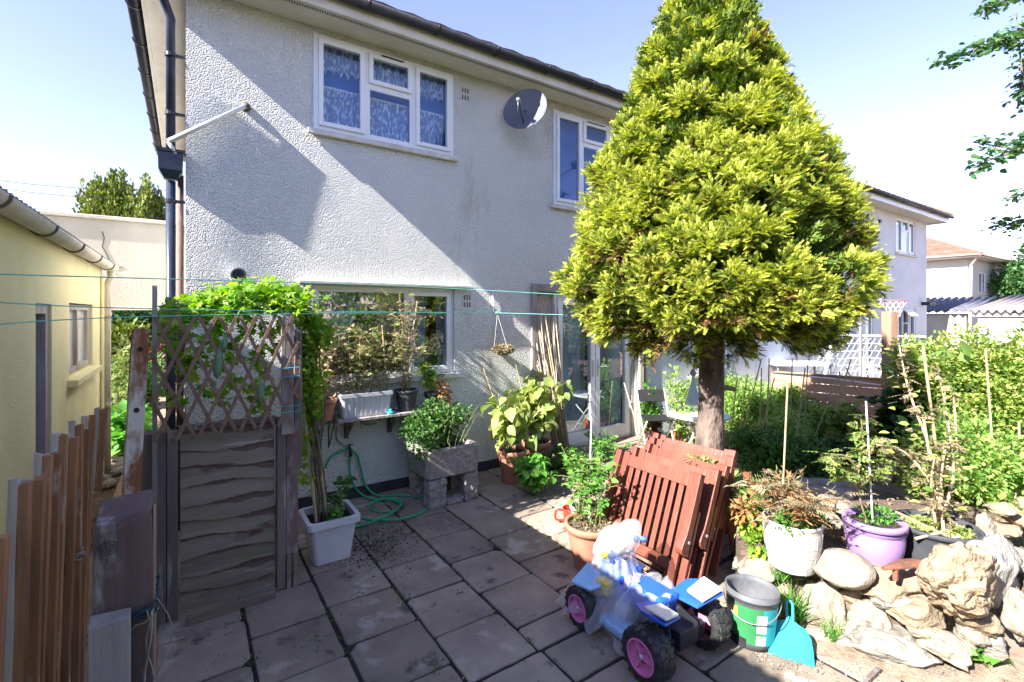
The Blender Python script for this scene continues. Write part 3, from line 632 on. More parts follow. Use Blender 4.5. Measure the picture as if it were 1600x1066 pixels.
# vertical corner bead of paler render
MB().box2(5.70, 5.80, D - .05, D - .001, 0, 1.7).build('service_duct', cream_pl, house, bevel=.01); 
MB().box2(5.83, 5.86, D - .04, D - .001, 0, 2.3).build('cable_trunking', wood_tan, house)
# downpipe, hopper head, waste pipe
m = MB(); px_ = -.105; py_ = 5.06
m.tube([(px_, py_, 0), (px_, py_, 3.02)], .036, 14); m.tube([(px_ + .0, py_ + .0, 3.26), (px_ + .0, py_ + .02, 4.42), (px_ - .06, py_ - .05, 4.56), (px_ - .14, py_ - .2, 4.68), (px_ - .14, py_ - .22, 4.80)], .036, 14)
dp = m.build('downpipe', navy_pipe, house, smooth=True)
for z in (.9, 2.0, 2.85, 3.6, 4.1): 
    m = MB(); m.tube([(px_, py_, z - .015), (px_, py_, z + .015)], .043, 14); m.box2(px_ + .03, -.002, py_ - .012, py_ + .012, z - .012, z + .012); m.build('pipe_clip', black_pl, dp)
m = MB(); vs = []
for (wd_, z) in ((.10, 3.27), (.10, 3.245), (.088, 3.244), (.084, 3.10), (.045, 3.03)):
    for (sx, sy) in ((-1, -1), (1, -1), (1, 1), (-1, 1)): vs.append((px_ + sx * wd_ * 1.0, py_ + sy * wd_ * .9 - .02, z))
fs = [(i * 4 + k, i * 4 + (k + 1) % 4, (i + 1) * 4 + (k + 1) % 4, (i + 1) * 4 + k) for i in range(4) for k in range(4)] + [(0, 1, 2, 3), (16, 17, 18, 19)]
m.add(vs, fs).build('hopper_head', navy_pipe, house, bevel=.004)
MB().tube([(-.04, D + .12, 0), (-.04, D + .12, 3.1)], .028, 10).build('waste_pipe', M('old_brown_pipe', (.24, .15, .12), (.15, .10, .09), scale=8), house, smooth=True)
# boiler flue
c = W(372, 430, D - .2); fl = MB(); q = Vector((c.x + .02, D, c.z)); e = Vector((c.x, D - .22, c.z)); rt = Matrix.Rotation(R(90), 3, 'X')
fl.lathe([(.055, 0), (.055, .20), (.058, .21)], (e.x, D, e.z), 24, rt); flue = fl.build('boiler_flue', upvc, house, smooth=True)
m = MB(); m.lathe([(.0, .222), (.02, .222), (.02, .235), (.03, .235), (.03, .222), (.042, .222), (.042, .24), (.056, .24), (.063, .225), (.063, .19), (.055, .19)], (e.x, D, e.z), 24, rt); m.build('flue_terminal', greypl, flue)

# ---- the house that shares the terrace, beyond the conifer
nb = thing('neighbouring_house', 'pale blue-grey rendered end house of the terrace beyond the conifer, with grey gutter', 'house', (9.01, D, 0))
V1_ = (13.2, 14.4, 3.27, 4.40); V2_ = (15.95, 17.4, 3.52, 4.50); V3_ = (16.1, 17.45, 1.0, 2.0); V4_ = (13.5, 14.45, .1, 2.05)
m = MB(); wall_grid(m, (9.01, D + .001, 0), (1, 0, 0), (0, -1, 0), 0, 9.35, -.1, 4.6, [(a - 9.01, b - 9.01, c, d) for a, b, c, d in (V1_, V2_, V3_, V4_)], .26)
wall_grid(m, (18.36, D + .261, 0), (0, 1, 0), (1, 0, 0), 0, 5.5, -.1, 4.6, [], .26)
m.build('wall', smooth_render, nb)
MB().box2(9.3, 18.1, D + 2.2, D + 2.3, 0, 4.5).box2(9.3, 18.1, D + .27, D + 2.19, 2.3, 2.4).build('room_partition', dark_room, nb)
MB().box2(9.01, 18.75, EY + .03, D - .002, 4.58, 4.61).box2(18.365, 18.75, D, 10.8, 4.58, 4.61).build('soffit', soffit_m, nb)
MB().box2(9.01, 18.78, EY, EY + .029, 4.55, 4.72).box2(18.751, 18.78, EY + .03, 10.8, 4.55, 4.72).build('fascia', upvc, nb)
gutter(nb, (9.05, EY - .06, 4.72), (18.8, EY - .06, 4.72), black_pl, 9)
hip_roof(nb, 9.01, 18.85, EY - .05, 11.1, 4.77, 1.75, roof_m, False, True)
three = [(0, .33, 0, 1, 1), (.33, .67, .62, 1, 1), (.33, .67, 0, .62, 0), (.67, 1, 0, 1, 1)]
upvc_window(nb, *V1_, three, gm=glass_up); upvc_window(nb, *V2_, three, gm=glass_up); upvc_window(nb, *V3_, [(0, .33, 0, 1, 1), (.33, .67, 0, .62, 0), (.67, 1, 0, 1, 1)], gm=glass_up)
upvc_window(nb, *V4_, [(0, .5, 0, 1, 1), (.5, 1, 0, 1, 1)], gm=glass_up, sill=False)
m = MB(); m.bar((16.6, D - .02, 1.98), (16.6, D - .24, 1.80), .44, .03, side=(0, 0, 1)); m.build('open_vent_sash', upvc, nb)
MB().box2(14.75, 14.85, D - .06, D, 4.20, 4.28).box2(15.0, 15.12, D - .08, D, 2.25, 2.38).box2(17.9, 18.0, D - .3, D, 2.1, 2.2).build('wall_lamp', black_pl, nb)

# ---- far house with a red-brown hipped roof
fh = thing('far_house', 'distant house with red-brown hipped tile roof and sunlit white side wall', 'house', (33.5, 7.5, 0))
FW = [(2.0, 3.3, 2.9, 4.1), (6.0, 7.3, 2.9, 4.1), (10.5, 11.8, 2.9, 4.1)]
m = MB(); wall_grid(m, (33.5, 7.5, 0), (1, 0, 0), (0, -1, 0), 0, 19, -.1, 4.75, FW, .2); wall_grid(m, (33.5, 7.7, 0), (0, 1, 0), (-1, 0, 0), 0, 8.5, -.1, 4.75, [], .2); m.build('wall', white_render, fh)
for (a, b, c, d) in FW: upvc_window(fh, 33.5 + a, 33.5 + b, c, d, [(0, .5, 0, 1, 1), (.5, 1, 0, 1, 1)], Y=7.5, gm=glass_up, fw=.1)
MB().box2(33.6, 52.4, 8.6, 8.7, 0, 4.7).build('room_partition', dark_room, fh)
MB().box2(32.9, 53, 6.9, 7.49, 4.70, 4.75).box2(32.9, 33.49, 7.5, 16.5, 4.70, 4.75).build('soffit', soffit_m, fh)
gutter(fh, (32.85, 6.85, 4.85), (53, 6.85, 4.85), cream_pl, 1, r=.09); gutter(fh, (32.85, 6.9, 4.85), (32.85, 16.5, 4.85), cream_pl, 1, r=.09)
MB().tube([(33.0, 7.0, 4.75), (33.35, 7.35, 4.3), (33.4, 7.42, 0)], .06, 8).build('downpipe', cream_pl, fh)
hip_roof(fh, 32.9, 53, 6.9, 17, 4.82, 2.3, red_roof, courses=12)
MB().box2(33.46, 33.5, 9.3, 9.5, 4.1, 4.3).box2(33.46, 33.5, 9.9, 10.1, 4.1, 4.3).build('air_brick', grime, fh)

# ---- garage with a corrugated roof on the right
def corrugated(mb, x0, x1, y0, y1, z0, z1, pitch, amp, along='y', th=.012):
    """ridges run up the slope (x0->x1), waves across y"""
    n = int(abs(y1 - y0) / pitch * 8); vs = []; fs = []
    for i in range(n + 1):
        y = y0 + (y1 - y0) * i / n; a = amp * math.sin(2 * math.pi * i / 8)
        for (x, z) in ((x0, z0), (x1, z1)): vs += [(x, y, z + a), (x, y, z + a - th)]
    for i in range(n):
        k = i * 4; fs += [(k, k + 2, k + 6, k + 4), (k + 1, k + 5, k + 7, k + 3), (k, k + 4, k + 5, k + 1), (k + 2, k + 3, k + 7, k + 6)]
    mb.add(vs, fs)
gr = thing('garage', 'low white garage with corrugated cement roof at the right edge', 'garage', (19.3, 0, 0))
m = MB(); wall_grid(m, (19.3, -6, 0), (0, 1, 0), (-1, 0, 0), 0, 10.1, -.1, 1.86, [], .2); wall_grid(m, (19.5, 4.1, 0), (1, 0, 0), (0, 1, 0), 0, 5, -.1, 1.86, [], .2); m.build('wall', white_render, gr)
m = MB(); corrugated(m, 19.1, 24.5, -6.1, 4.35, 1.93, 2.5, .18, .045); m.build('corrugated_roof', asbestos, gr, smooth=True)
MB().box2(19.22, 19.29, -6, 4.2, 1.78, 1.86).build('fascia', soffit_m, gr)
gr2 = thing('lean_to', 'dark-roofed low corrugated lean-to between the end house and the garage', 'shed', (20.5, 4.6, 0))
m = MB(); wall_grid(m, (19.9, 4.5, 0), (0, 1, 0), (-1, 0, 0), 0, 4.6, -.1, 1.86, [], .2); m.build('wall', cream_wall, gr2)
m = MB(); corrugated(m, 19.7, 23, 4.4, 9.2, 1.93, 2.42, .2, .05); m.build('corrugated_roof', M('dark_corrugated', (.13, .13, .16), (.08, .08, .10), scale=4), gr2, smooth=True)

# ---- yellow shed on the left
sh = thing('yellow_shed', 'pale yellow rendered outbuilding with cream gutter and green door at the left edge', 'shed', (-.82, 4.5, 0))
SX = -.82; DO = (4.40, 4.86, -.02, 1.96); WO = (5.50, 6.75, 1.34, 1.98)
m = MB(); wall_grid(m, (SX, 0, 0), (0, 1, 0), (1, 0, 0), .6, 7.45, -.1, 2.44, [DO, WO], .22); wall_grid(m, (SX - .22, 7.45, 0), (-1, 0, 0), (0, 1, 0), 0, 3.2, -.1, 2.44, [], .2); m.build('wall', shed_m, sh)
MB().box2(-3.8, SX - 1.5, .7, 7.2, -.05, 2.4).build('inner_wall', dark_room, sh)
m = MB(); m.box2(SX - .10, SX - .02, 4.41, 4.47, 0, 1.95); m.box2(SX - .10, SX - .02, 4.79, 4.85, 0, 1.95); m.box2(SX - .10, SX - .02, 4.471, 4.789, 1.89, 1.95)
fd = m.build('door_frame', batten_white, sh); 
MB().box2(SX - .10, SX - .03, 4.475, 4.56, .02, 1.885).build('door', green_paint, sh); MB().box2(SX - .14, SX - .105, 4.60, 4.72, .02, 1.88).build('door_board', wood_dark, sh)
m = MB(); yf = SX - .08
for (a, b, c, d) in ((5.51, 5.57, 1.35, 1.97), (6.68, 6.74, 1.35, 1.97), (6.08, 6.14, 1.40, 1.92), (5.571, 6.679, 1.35, 1.40), (5.571, 6.679, 1.92, 1.97)): m.box2(yf, yf + .05, a, b, c, d)
wn = m.build('window', batten_white, sh); MB().box2(yf + .015, yf + .02, 5.57, 6.68, 1.40, 1.92).build('pane', M('frosted_pane', (.55, .55, .50), (.5, .5, .46), rough=.2), wn); MB().box2(SX - .01, SX + .07, 5.42, 6.84, 1.27, 1.33).build('sill', shed_m, wn, bevel=.006)
gutter(sh, (SX + .09, .7, 2.44), (SX + .09, 7.5, 2.44), cream_pl, 7, r=.062, brm=grime)
m = MB(); m.tube([(SX + .09, 7.42, 2.40), (SX + .09, 7.42, 2.30), (SX + .05, 7.40, 2.22), (SX + .05, 7.38, -.0)], .04, 14); dpn = m.build('downpipe', cream_pl, sh, smooth=True)
MB().tube([(SX + .05, 7.38, 1.86), (SX + .05, 7.38, 1.90)], .048, 12).tube([(SX + .05, 7.38, .8), (SX + .05, 7.38, .84)], .048, 12).build('pipe_clip', cream_pl, dpn)
MB().tube([(SX + .02, 7.30, 0), (SX + .02, 7.30, 2.3)], .018, 8).build('conduit', shed_m, sh)
m = MB(); corrugated(m, SX + .10, -4.0, .6, 7.6, 2.485, 2.92, .09, .012, th=.008); m.build('corrugated_roof', asbestos, sh, smooth=True)

# ---- the cream wall that bridges the side passage
pw = thing('bridging_wall', 'cracked cream wall spanning the side passage above its open gateway', 'wall', (-1.5, 9, 0))
m = MB(); m.box2(-3.9, -.01, 9.0, 9.22, 1.93, 3.22); m.box2(-3.9, -2.2, 9.001, 9.22, -.05, 1.929); m.build('wall', cream_wall, pw)
MB().box2(-3.9, -.01, 8.96, 9.26, 3.222, 3.28).build('coping', cream_wall, pw, bevel=.01)
m = MB(); pts = [W(x, y, 8.997) for x, y in ((160, 362), (163, 372), (160, 385), (166, 396), (170, 404), (168, 412), (172, 422), (182, 428))]
for a, b in zip(pts, pts[1:]): m.bar(a, b, .006, .012)
pts = [W(x, y, 8.997) for x, y in ((150, 405), (160, 408), (169, 410), (178, 419), (192, 417))]
for a, b in zip(pts, pts[1:]): m.bar(a, b, .005, .010)
m.build('crack', grime, pw)

# ---- house next door on the left, outside the frame: its roof edge shades the patio
lh = thing('left_house', 'neighbouring cream house beyond the yellow shed, outside the photograph, shading the patio', 'house', (-6.5, -2, 0))
m = MB(); wall_grid(m, (-4.3, -14, 0), (0, 1, 0), (1, 0, 0), 0, 21, -.1, 4.75, [(3, 4.4, 3.1, 4.3), (9, 10.4, 3.1, 4.3)], .25); m.box2(-10, -4.56, -14, 7, -.1, 4.7); m.build('wall', cream_wall, lh)
hr_ = hip_roof(lh, -14.3, 7.3, -10.4, -4.02, 4.70, 1.3, roof_m, courses=8)
for v in hr_.data.vertices: wv = v.co + ROOT[lh.name]; v.co = Vector((wv.y, wv.x, wv.z)) - ROOT[lh.name]
hr_.data.flip_normals()
gutter(lh, (-3.98, -14.2, 4.74), (-3.98, 7.2, 4.74), black_pl, 10)
blk = thing('shadow_panel', 'added unseen panel on a thin mast, shaped to cast a shadow on the house wall', 'shadow caster', (-4.6, 4.6, 4.75))  # added out of view, its outline shaped to throw the block shadow on the wall
def back(X, Z, t=4.3): return Vector((X - t, D - .10 * t, Z + .76 * t))
m = MB(); q = [back(.59, 3.53), back(1.12, 3.21), back(.83, 2.68), back(.24, 2.98)]; q2 = [p + Vector((0, .03, 0)) for p in q]
m.add(q + q2, [(0, 1, 2, 3), (7, 6, 5, 4), (0, 4, 5, 1), (1, 5, 6, 2), (2, 6, 7, 3), (3, 7, 4, 0)]); m.build('panel', metal_grey, blk)
MB().tube([back(.5, 3.0), Vector((back(.5, 3).x, back(.5, 3).y + .02, 4.8))], .012, 6).build('mast', metal_grey, blk)

# ---- garden behind the camera, seen only in the glass
for i, (x, y, h, r_) in enumerate([(1.5, -7, 4.2, 2.0), (5.2, -8, 5.5, 2.4), (-1.8, -8.5, 5, 2.0), (9, -7, 4.5, 2.2), (13, -6.5, 5.2, 2.3)]):
    t = thing('garden_tree', ['round green tree behind the viewer opposite the kitchen window', 'tall green tree behind the viewer opposite the french doors', 'leafy tree at the back left corner behind the viewer', 'green tree behind the viewer on the right', 'far right leafy tree behind the viewer'][i], 'tree', (x, y, 0), 'trees behind the viewer')
    MB().tube([(x, y, -.05), (x + .1, y, h * .45), (x, y + .1, h * .7)], [.16, .12, .05], 8).build('trunk', bark, t)
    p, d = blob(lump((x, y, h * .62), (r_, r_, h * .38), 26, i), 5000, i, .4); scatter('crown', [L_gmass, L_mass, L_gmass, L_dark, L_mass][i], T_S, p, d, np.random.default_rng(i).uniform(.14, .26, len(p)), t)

t = thing('back_hedge', 'long garden hedge behind the viewer, mirrored in the kitchen window and doors', 'hedge', (6, -5.2, 0)); MB().tube([(-3, -5.2, .1), (6, -5.3, .4), (15, -5.2, .1)], .05, 6).build('stem', bark, t)
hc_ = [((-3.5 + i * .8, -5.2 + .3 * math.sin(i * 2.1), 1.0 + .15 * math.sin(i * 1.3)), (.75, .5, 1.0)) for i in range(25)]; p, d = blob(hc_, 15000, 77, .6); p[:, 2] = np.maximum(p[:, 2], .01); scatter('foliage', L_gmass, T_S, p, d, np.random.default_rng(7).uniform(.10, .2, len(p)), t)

# ================================================================ TREES
# golden conifer: crown outline measured in the photo, built as a solid of fronds round the trunk
TZ = 4.25; TC = P(1108, 700, TZ); TX, TY = TC.x, TC.y
prof = [(-75, 4), (-30, 24), (0, 46), (50, 80), (90, 114), (150, 142), (200, 164), (260, 198), (330, 224), (390, 252), (440, 256), (482, 228), (508, 190), (530, 130), (542, 60)]
prof = [(H + (HZ - y) / F * TZ, hw / F * TZ * .825) for y, hw in prof][::-1]
def crownR(z):
    for (z0, r0), (z1, r1) in zip(prof, prof[1:]):
        if z0 <= z <= z1: return r0 + (r1 - r0) * (z - z0) / (z1 - z0)
    return 0
con = thing('conifer_tree', 'large golden-green conical conifer on a bare trunk in front of the house', 'tree', (TX, TY, 0))
m = MB(); rr = random.Random(5); pts = []; rad = []
for i in range(26):
    z = -.05 + 4.3 * i / 25; pts.append((TX + .02 * math.sin(z * 1.3) - .008 * z, TY + .02 * math.cos(z * 2), z)); rad.append(.135 + .07 * math.exp(-z * 5) - .024 * z + .007 * rr.uniform(-1, 1))
m.tube(pts, rad, 20)
trunk = m.build('trunk', bark, con, smooth=True, sub=1)
for i, (z, a, l, r_) in enumerate([(1.22, -.15, .20, .024), (1.75, 2.5, .12, .02), (1.6, 3.5, .09, .022), (1.95, -.6, .3, .03), (1.85, 1.9, .25, .028), (1.35, -2.4, .06, .02)]):
    d = Vector((math.cos(a), math.sin(a), 0)); b = Vector((TX, TY, z)); m = MB().tube([b + d * .08, b + d * (.12 + l * .5) + Vector((0, 0, .0)), b + d * (.12 + l) + Vector((0, 0, -.02 if i == 0 else .06))], [r_ * 1.4, r_, r_ * .9], 8)
    m.build('branch_stub', twig_m if i == 0 else bark, trunk, smooth=True)
nprng = np.random.default_rng(11); zs = [p[0] for p in prof]; zlo, zhi = zs[0], zs[-1]
cl = []
lumps = []
while len(lumps) < 330:
    z = rr.uniform(zlo, zhi); r_ = crownR(z)
    if rr.random() > (r_ / 1.3) * .9 + .1: continue
    a = rr.uniform(0, 2 * math.pi); r_ *= 1 + .13 * noise.noise(Vector((math.cos(a) * 1.9, math.sin(a) * 1.9, z * 1.4))); R_ = rr.uniform(.13, .25) * (1 if z < 3.4 else .75)
    c = Vector((TX + math.cos(a) * (r_ - R_ * .75 + rr.gauss(0, .05)), TY + math.sin(a) * (r_ - R_ * .75 + rr.gauss(0, .05)), z))
    if any((c - q[0]).length < .55 * min(R_, q[1]) for q in lumps): continue
    lumps.append((c, R_, a))
for _ in range(60):
    a = rr.uniform(0, 6.28); r_ = 1.0 * math.sqrt(rr.random()); lumps.append((Vector((TX + math.cos(a) * r_, TY + math.sin(a) * r_, 1.80 + .28 * (1 - r_) + rr.gauss(0, .05))), rr.uniform(.13, .2), a))
for (c, R_, a) in lumps:
    out_ = Vector((math.cos(a), math.sin(a), .35)); tone = rr.random()
    for k in range(int(3 + 120 * R_ * R_)):
        d = Vector((rr.gauss(0, 1), rr.gauss(0, 1), rr.gauss(.15, .9))).normalized()
        if d.dot(out_) < -.25: d = -d
        cl.append((c + d * R_ * rr.uniform(.8, 1.1), (d * .75 + out_ * .45 + Vector((0, 0, .25 if c.z > 2 else -.05))).normalized(), rr.uniform(.6, 1.1), min(1, max(0, tone * .6 + rr.random() * .5 - d.z * .25))))
groups = {0: ([], [], []), 1: ([], [], []), 2: ([], [], [])}; br = MB()
for (tip, od, s, tone) in cl:
    side = od.cross(Vector((0, 0, 1))).normalized(); upv = side.cross(od); L = .19 * s; z = tip.z; r_ = math.hypot(tip.x - TX, tip.y - TY)
    base = tip - od * L
    if rr.random() < .12:
        k = Vector((TX, TY, max(1.85, z - .15 * r_))); br.tube([k, k.lerp(base, .5) + Vector((0, 0, -.03)), base], [.014, .009, .004], 5)
    for j in range(40):
        u = rr.random() ** .8; w1, w2 = rr.gauss(0, .36), rr.gauss(0, .30); d = (od + side * w1 + upv * w2).normalized(); q = base + d * L * (.15 + .75 * u)
        dd = d + side * w1 * .8 + upv * (w2 * .6 + .1) + Vector((rr.gauss(0, .22), rr.gauss(0, .22), rr.gauss(0, .22)))
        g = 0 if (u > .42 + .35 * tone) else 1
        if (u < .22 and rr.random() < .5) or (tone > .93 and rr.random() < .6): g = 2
        G3 = groups[g]; G3[0].append(tuple(q)); G3[1].append(tuple(dd)); G3[2].append(rr.uniform(.045, .09) * (s ** .5))
inner_p, inner_d = [], []
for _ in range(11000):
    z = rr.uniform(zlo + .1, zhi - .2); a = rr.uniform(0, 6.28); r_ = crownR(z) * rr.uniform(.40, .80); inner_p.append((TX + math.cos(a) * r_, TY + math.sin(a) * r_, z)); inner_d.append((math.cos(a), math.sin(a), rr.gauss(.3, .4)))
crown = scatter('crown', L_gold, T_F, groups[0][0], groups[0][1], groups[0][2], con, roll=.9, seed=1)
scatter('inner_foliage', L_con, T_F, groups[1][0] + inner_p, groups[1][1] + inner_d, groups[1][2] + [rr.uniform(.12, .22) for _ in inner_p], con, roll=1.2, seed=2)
scatter('browned_foliage', L_brown, T_F, groups[2][0], groups[2][1], groups[2][2], con, roll=3.1, seed=3)
br.build('limbs', branch_m, trunk)
for o in scene.objects:
    if o.parent == con and o != trunk: o.location = (-.055 * CT, .055 * ST, 0)

# yew-like trees behind the bridging wall
for i, (px, top, hw) in enumerate([(150, 290, 34), (186, 282, 26), (228, 298, 32)]):
    c = P(px, 400, 25); t = thing('yew_tree', ['leftmost of the dark green and gold yews rising above the cracked wall', 'middle and tallest of the yews rising above the cracked wall', 'rightmost of the yews above the cracked wall, beside the house downpipe'][i], 'tree', (c.x, c.y, 0), 'yews behind the cracked wall')
    zt = H + (HZ - top) / F * 25 + .3; r_ = hw / F * 25
    MB().tube([(c.x, c.y, -.05), (c.x, c.y, zt - 1)], [.2, .06], 8).build('trunk', bark, t)
    cs = []
    for k in range(16):
        a = rr.uniform(0, 6.28); q = r_ * .72 * math.sqrt(rr.random()); hh = zt - (q / r_) ** 2 * 1.6 - rr.uniform(0, .6)
        cs.append(((c.x + math.cos(a) * q, c.y + math.sin(a) * q, hh * .55), (r_ * .42, r_ * .42, hh * .52)))
    p, d = blob(cs, 17000, i + 40, .6); d[:, 2] += 1.2; scatter('crown', L_yconf, T_R, p, d, np.random.default_rng(i).uniform(.12, .30, len(p)), t, roll=3)

# cherry branches reaching in from the right: the tree itself stands outside the frame
ct = thing('cherry_tree', 'leafy cherry tree outside the right edge with branches hanging into the sky', 'tree', (6.6, -.35, 0))
TB = Vector((6.6, -.35, 0)); m = MB().tube([TB + Vector((0, 0, -.05)), TB + Vector((0, .05, 1.6)), TB + Vector((.05, .2, 3.0)), TB + Vector((.0, .4, 4.3))], [.16, .12, .10, .06], 10); m.build('trunk', bark, ct, smooth=True)
bl = [[(1700, -60), (1640, 30), (1590, 60), (1545, 68), (1500, 88), (1465, 98)], [(1690, 60), (1640, 110), (1600, 150), (1588, 20)], [(1640, 20), (1600, 100), (1590, 170)],
      [(1690, -40), (1620, -15), (1560, 5), (1530, 18)], [(1690, 180), (1640, 200), (1590, 235), (1545, 250), (1522, 262)], [(1690, 170), (1640, 190), (1580, 232), (1520, 222)],
      [(1690, 330), (1630, 340), (1580, 352), (1548, 348)], [(1690, 300), (1640, 300), (1610, 300), (1575, 310)], [(1690, 380), (1640, 375), (1600, 385)], [(1660, -40), (1620, 30), (1575, 60), (1560, 70)]]
paths = []; 
for k, b in enumerate(bl):
    zc = 4.6 + .25 * (k % 4); pts = [P(x, y, zc + .05 * i) for i, (x, y) in enumerate(b)]; paths.append(pts)
    st = TB + Vector((0, .25, min(4.2, max(2.2, pts[0].z - .3)))); m = MB().tube([st, (st + pts[0]) / 2 + Vector((0, 0, .1))] + pts, [.035, .028] + [.016 - .012 * i / len(pts) for i in range(len(pts))], 6); m.build('branch', bark, ct, smooth=True)
p, d = along(paths, 1500, 5, lo=.28, jit=.045, down=.35); scatter('foliage', L_cherry, tpl_simple(.30), p, d, np.random.default_rng(1).uniform(.045, .085, len(p)), ct)
p2, d2 = blob(lump((6.9, -.6, 4.6), (1.2, 1.2, 1.0), 20, 3), 3500, 3); scatter('crown', L_cherry, tpl_simple(.30), p2, d2, .09, ct)
c = P(1600, 440, 26); t = thing('background_tree', 'dense green tree at the right edge beside the far house', 'tree', (c.x + .6, c.y, 0))
MB().tube([(c.x + .6, c.y, 0), (c.x + .6, c.y, 2.5)], [.2, .1], 8).build('trunk', bark, t); p, d = blob(lump((c.x + .6, c.y, 3.3), (1.9, 1.9, 1.9), 26, 8), 5000, 4); scatter('crown', L_cherry, T_S, p, d, .22, t)

# telephone wires
for i, (y0, y1) in enumerate([(272, 294), (283, 310), (305, 338)]):
    a, b = P(-160, y0 - 14, 14), P(300, y1 + 3, 16 + i); pts = [a.lerp(b, u / 12) + Vector((0, 0, -.25 * math.sin(math.pi * u / 12))) for u in range(13)]
    tag(fix_origin(MB().tube(pts, .009, 5).build('overhead_wire', black_pl)), ['highest of the three thin overhead wires left of the house', 'middle one of the thin overhead wires left of the house', 'lowest of the thin overhead wires, passing in front of the yews'][i], 'wire', 'overhead wires')

# ================================================================ SIDE PASSAGE
def shrub(name, label, cat, c, rad, n, mat, tpl, size, seed, group=None, stem=twig_m, k=18, drop=0, cane=6, rr_=.42, zbase=0):
    t = thing(name, label, cat, (c[0], c[1], zbase), group)
    cs = lump(c, rad, k, seed, rr_); q = random.Random(seed); m = MB()
    for _ in range(cane):
        cc = q.choice(cs)[0]; m.tube([(c[0] + q.uniform(-.1, .1) * rad[0], c[1] + q.uniform(-.1, .1) * rad[1], zbase - .03), ((c[0] + cc[0]) / 2, (c[1] + cc[1]) / 2, (zbase + cc[2]) * .55), tuple(cc)], [.012, .008, .004], 5)
    m.build('stem', stem, t, smooth=True)
    p, d = blob(cs, n, seed, .3, drop); p[:, 2] = np.maximum(p[:, 2], zbase + .005)
    s = np.random.default_rng(seed).uniform(size * .65, size * 1.25, n); scatter('foliage', mat, tpl, p, d, s, t, seed=seed); return t
shrub('passage_hedge', 'dark hedge filling the far end of the side passage beneath the cracked wall', 'hedge', (-1.1, 14.0, 1.3), (2.2, 1.0, 1.3), 9000, L_dark, T_S, .11, 61, k=30)
shrub('yellow_green_shrub', 'yellow-green feathery shrub under the gateway top beside the shed', 'shrub', (-1.15, 12.2, .95), (.7, .6, .75), 3200, L_yconf, T_R, .16, 62)
shrub('passage_shrub', 'green bushy plant at the foot of the shed downpipe', 'shrub', (-.75, 9.9, .65), (.45, .8, .6), 3200, L_herb, T_S, .09, 63)
shrub('chard_plant', 'red-stemmed leafy plant beside the path behind the rusty post', 'plant', (-.62, 8.4, .32), (.26, .5, .3), 420, L_bright, T_BIG, .17, 64)
shrub('burgundy_shrub', 'dark burgundy leaved shrub seen behind the trellis end', 'shrub', (-.15, 11.2, 1.15), (.35, .5, .45), 1300, L_burg, T_S, .09, 65)
shrub('dry_passage_plant', 'straggly dry plant leaning across the side passage', 'plant', (-.72, 9.0, 1.0), (.22, .4, .55), 700, L_tom, T_C, .10, 66)
for i in range(8):
    x, y = -.76 + rr.uniform(-.05, .12), 6.9 + i * .24; m = MB(); m.lathe([(0, .06), (.05, .055), (.085, .03), (.09, 0), (.0, -.01)], (x, y, 0), 7, Matrix.Rotation(rr.uniform(0, 3), 3, 'Z') @ Matrix.Diagonal((1.2, .8, 1)))
    tag(fix_origin(m.build('edging_stone', rock_m)), ['nearest edging stone beside the shed downpipe in the side passage', 'second edging stone behind the shed downpipe', 'third of the pale edging stones in the side passage', 'fourth pale edging stone below the red-stemmed plant', 'fifth pale edging stone beside the red-stemmed plant', 'sixth edging stone, just past the red-stemmed plant', 'second farthest edging stone in the side passage', 'farthest edging stone in the side passage'][i], 'stone', 'edging stones in the side passage')

# rusty gate post, leaning
a, b = P(221, 514, 2.62), P(203, 815, 2.62); b = a + (b - a) * ((a.z + .02) / (a.z - b.z))
t = thing('rusty_post', 'leaning steel post with flaking white paint and rust in the side passage', 'post', tuple(b)); d = (a - b).normalized()
m = MB(); m.bar(b, a, .008, .085, side=(.83, .56, 0)).bar(b + Vector((-.03, .02, 0)), a + Vector((-.03, .02, 0)), .05, .006, side=(.83, .56, 0)); m.build('flange', rust_m, t, bevel=.002)
m = MB()
for u in (.06, .24, .90): 
    c = a.lerp(b, u); n = Vector((-.33, -.94, 0)).normalized(); m.tube([c + n * -.002 + Vector((0, -.010, 0)), c + Vector((0, -.014, 0))], .014, 10)
m.build('bolt_hole', black_pl, t)

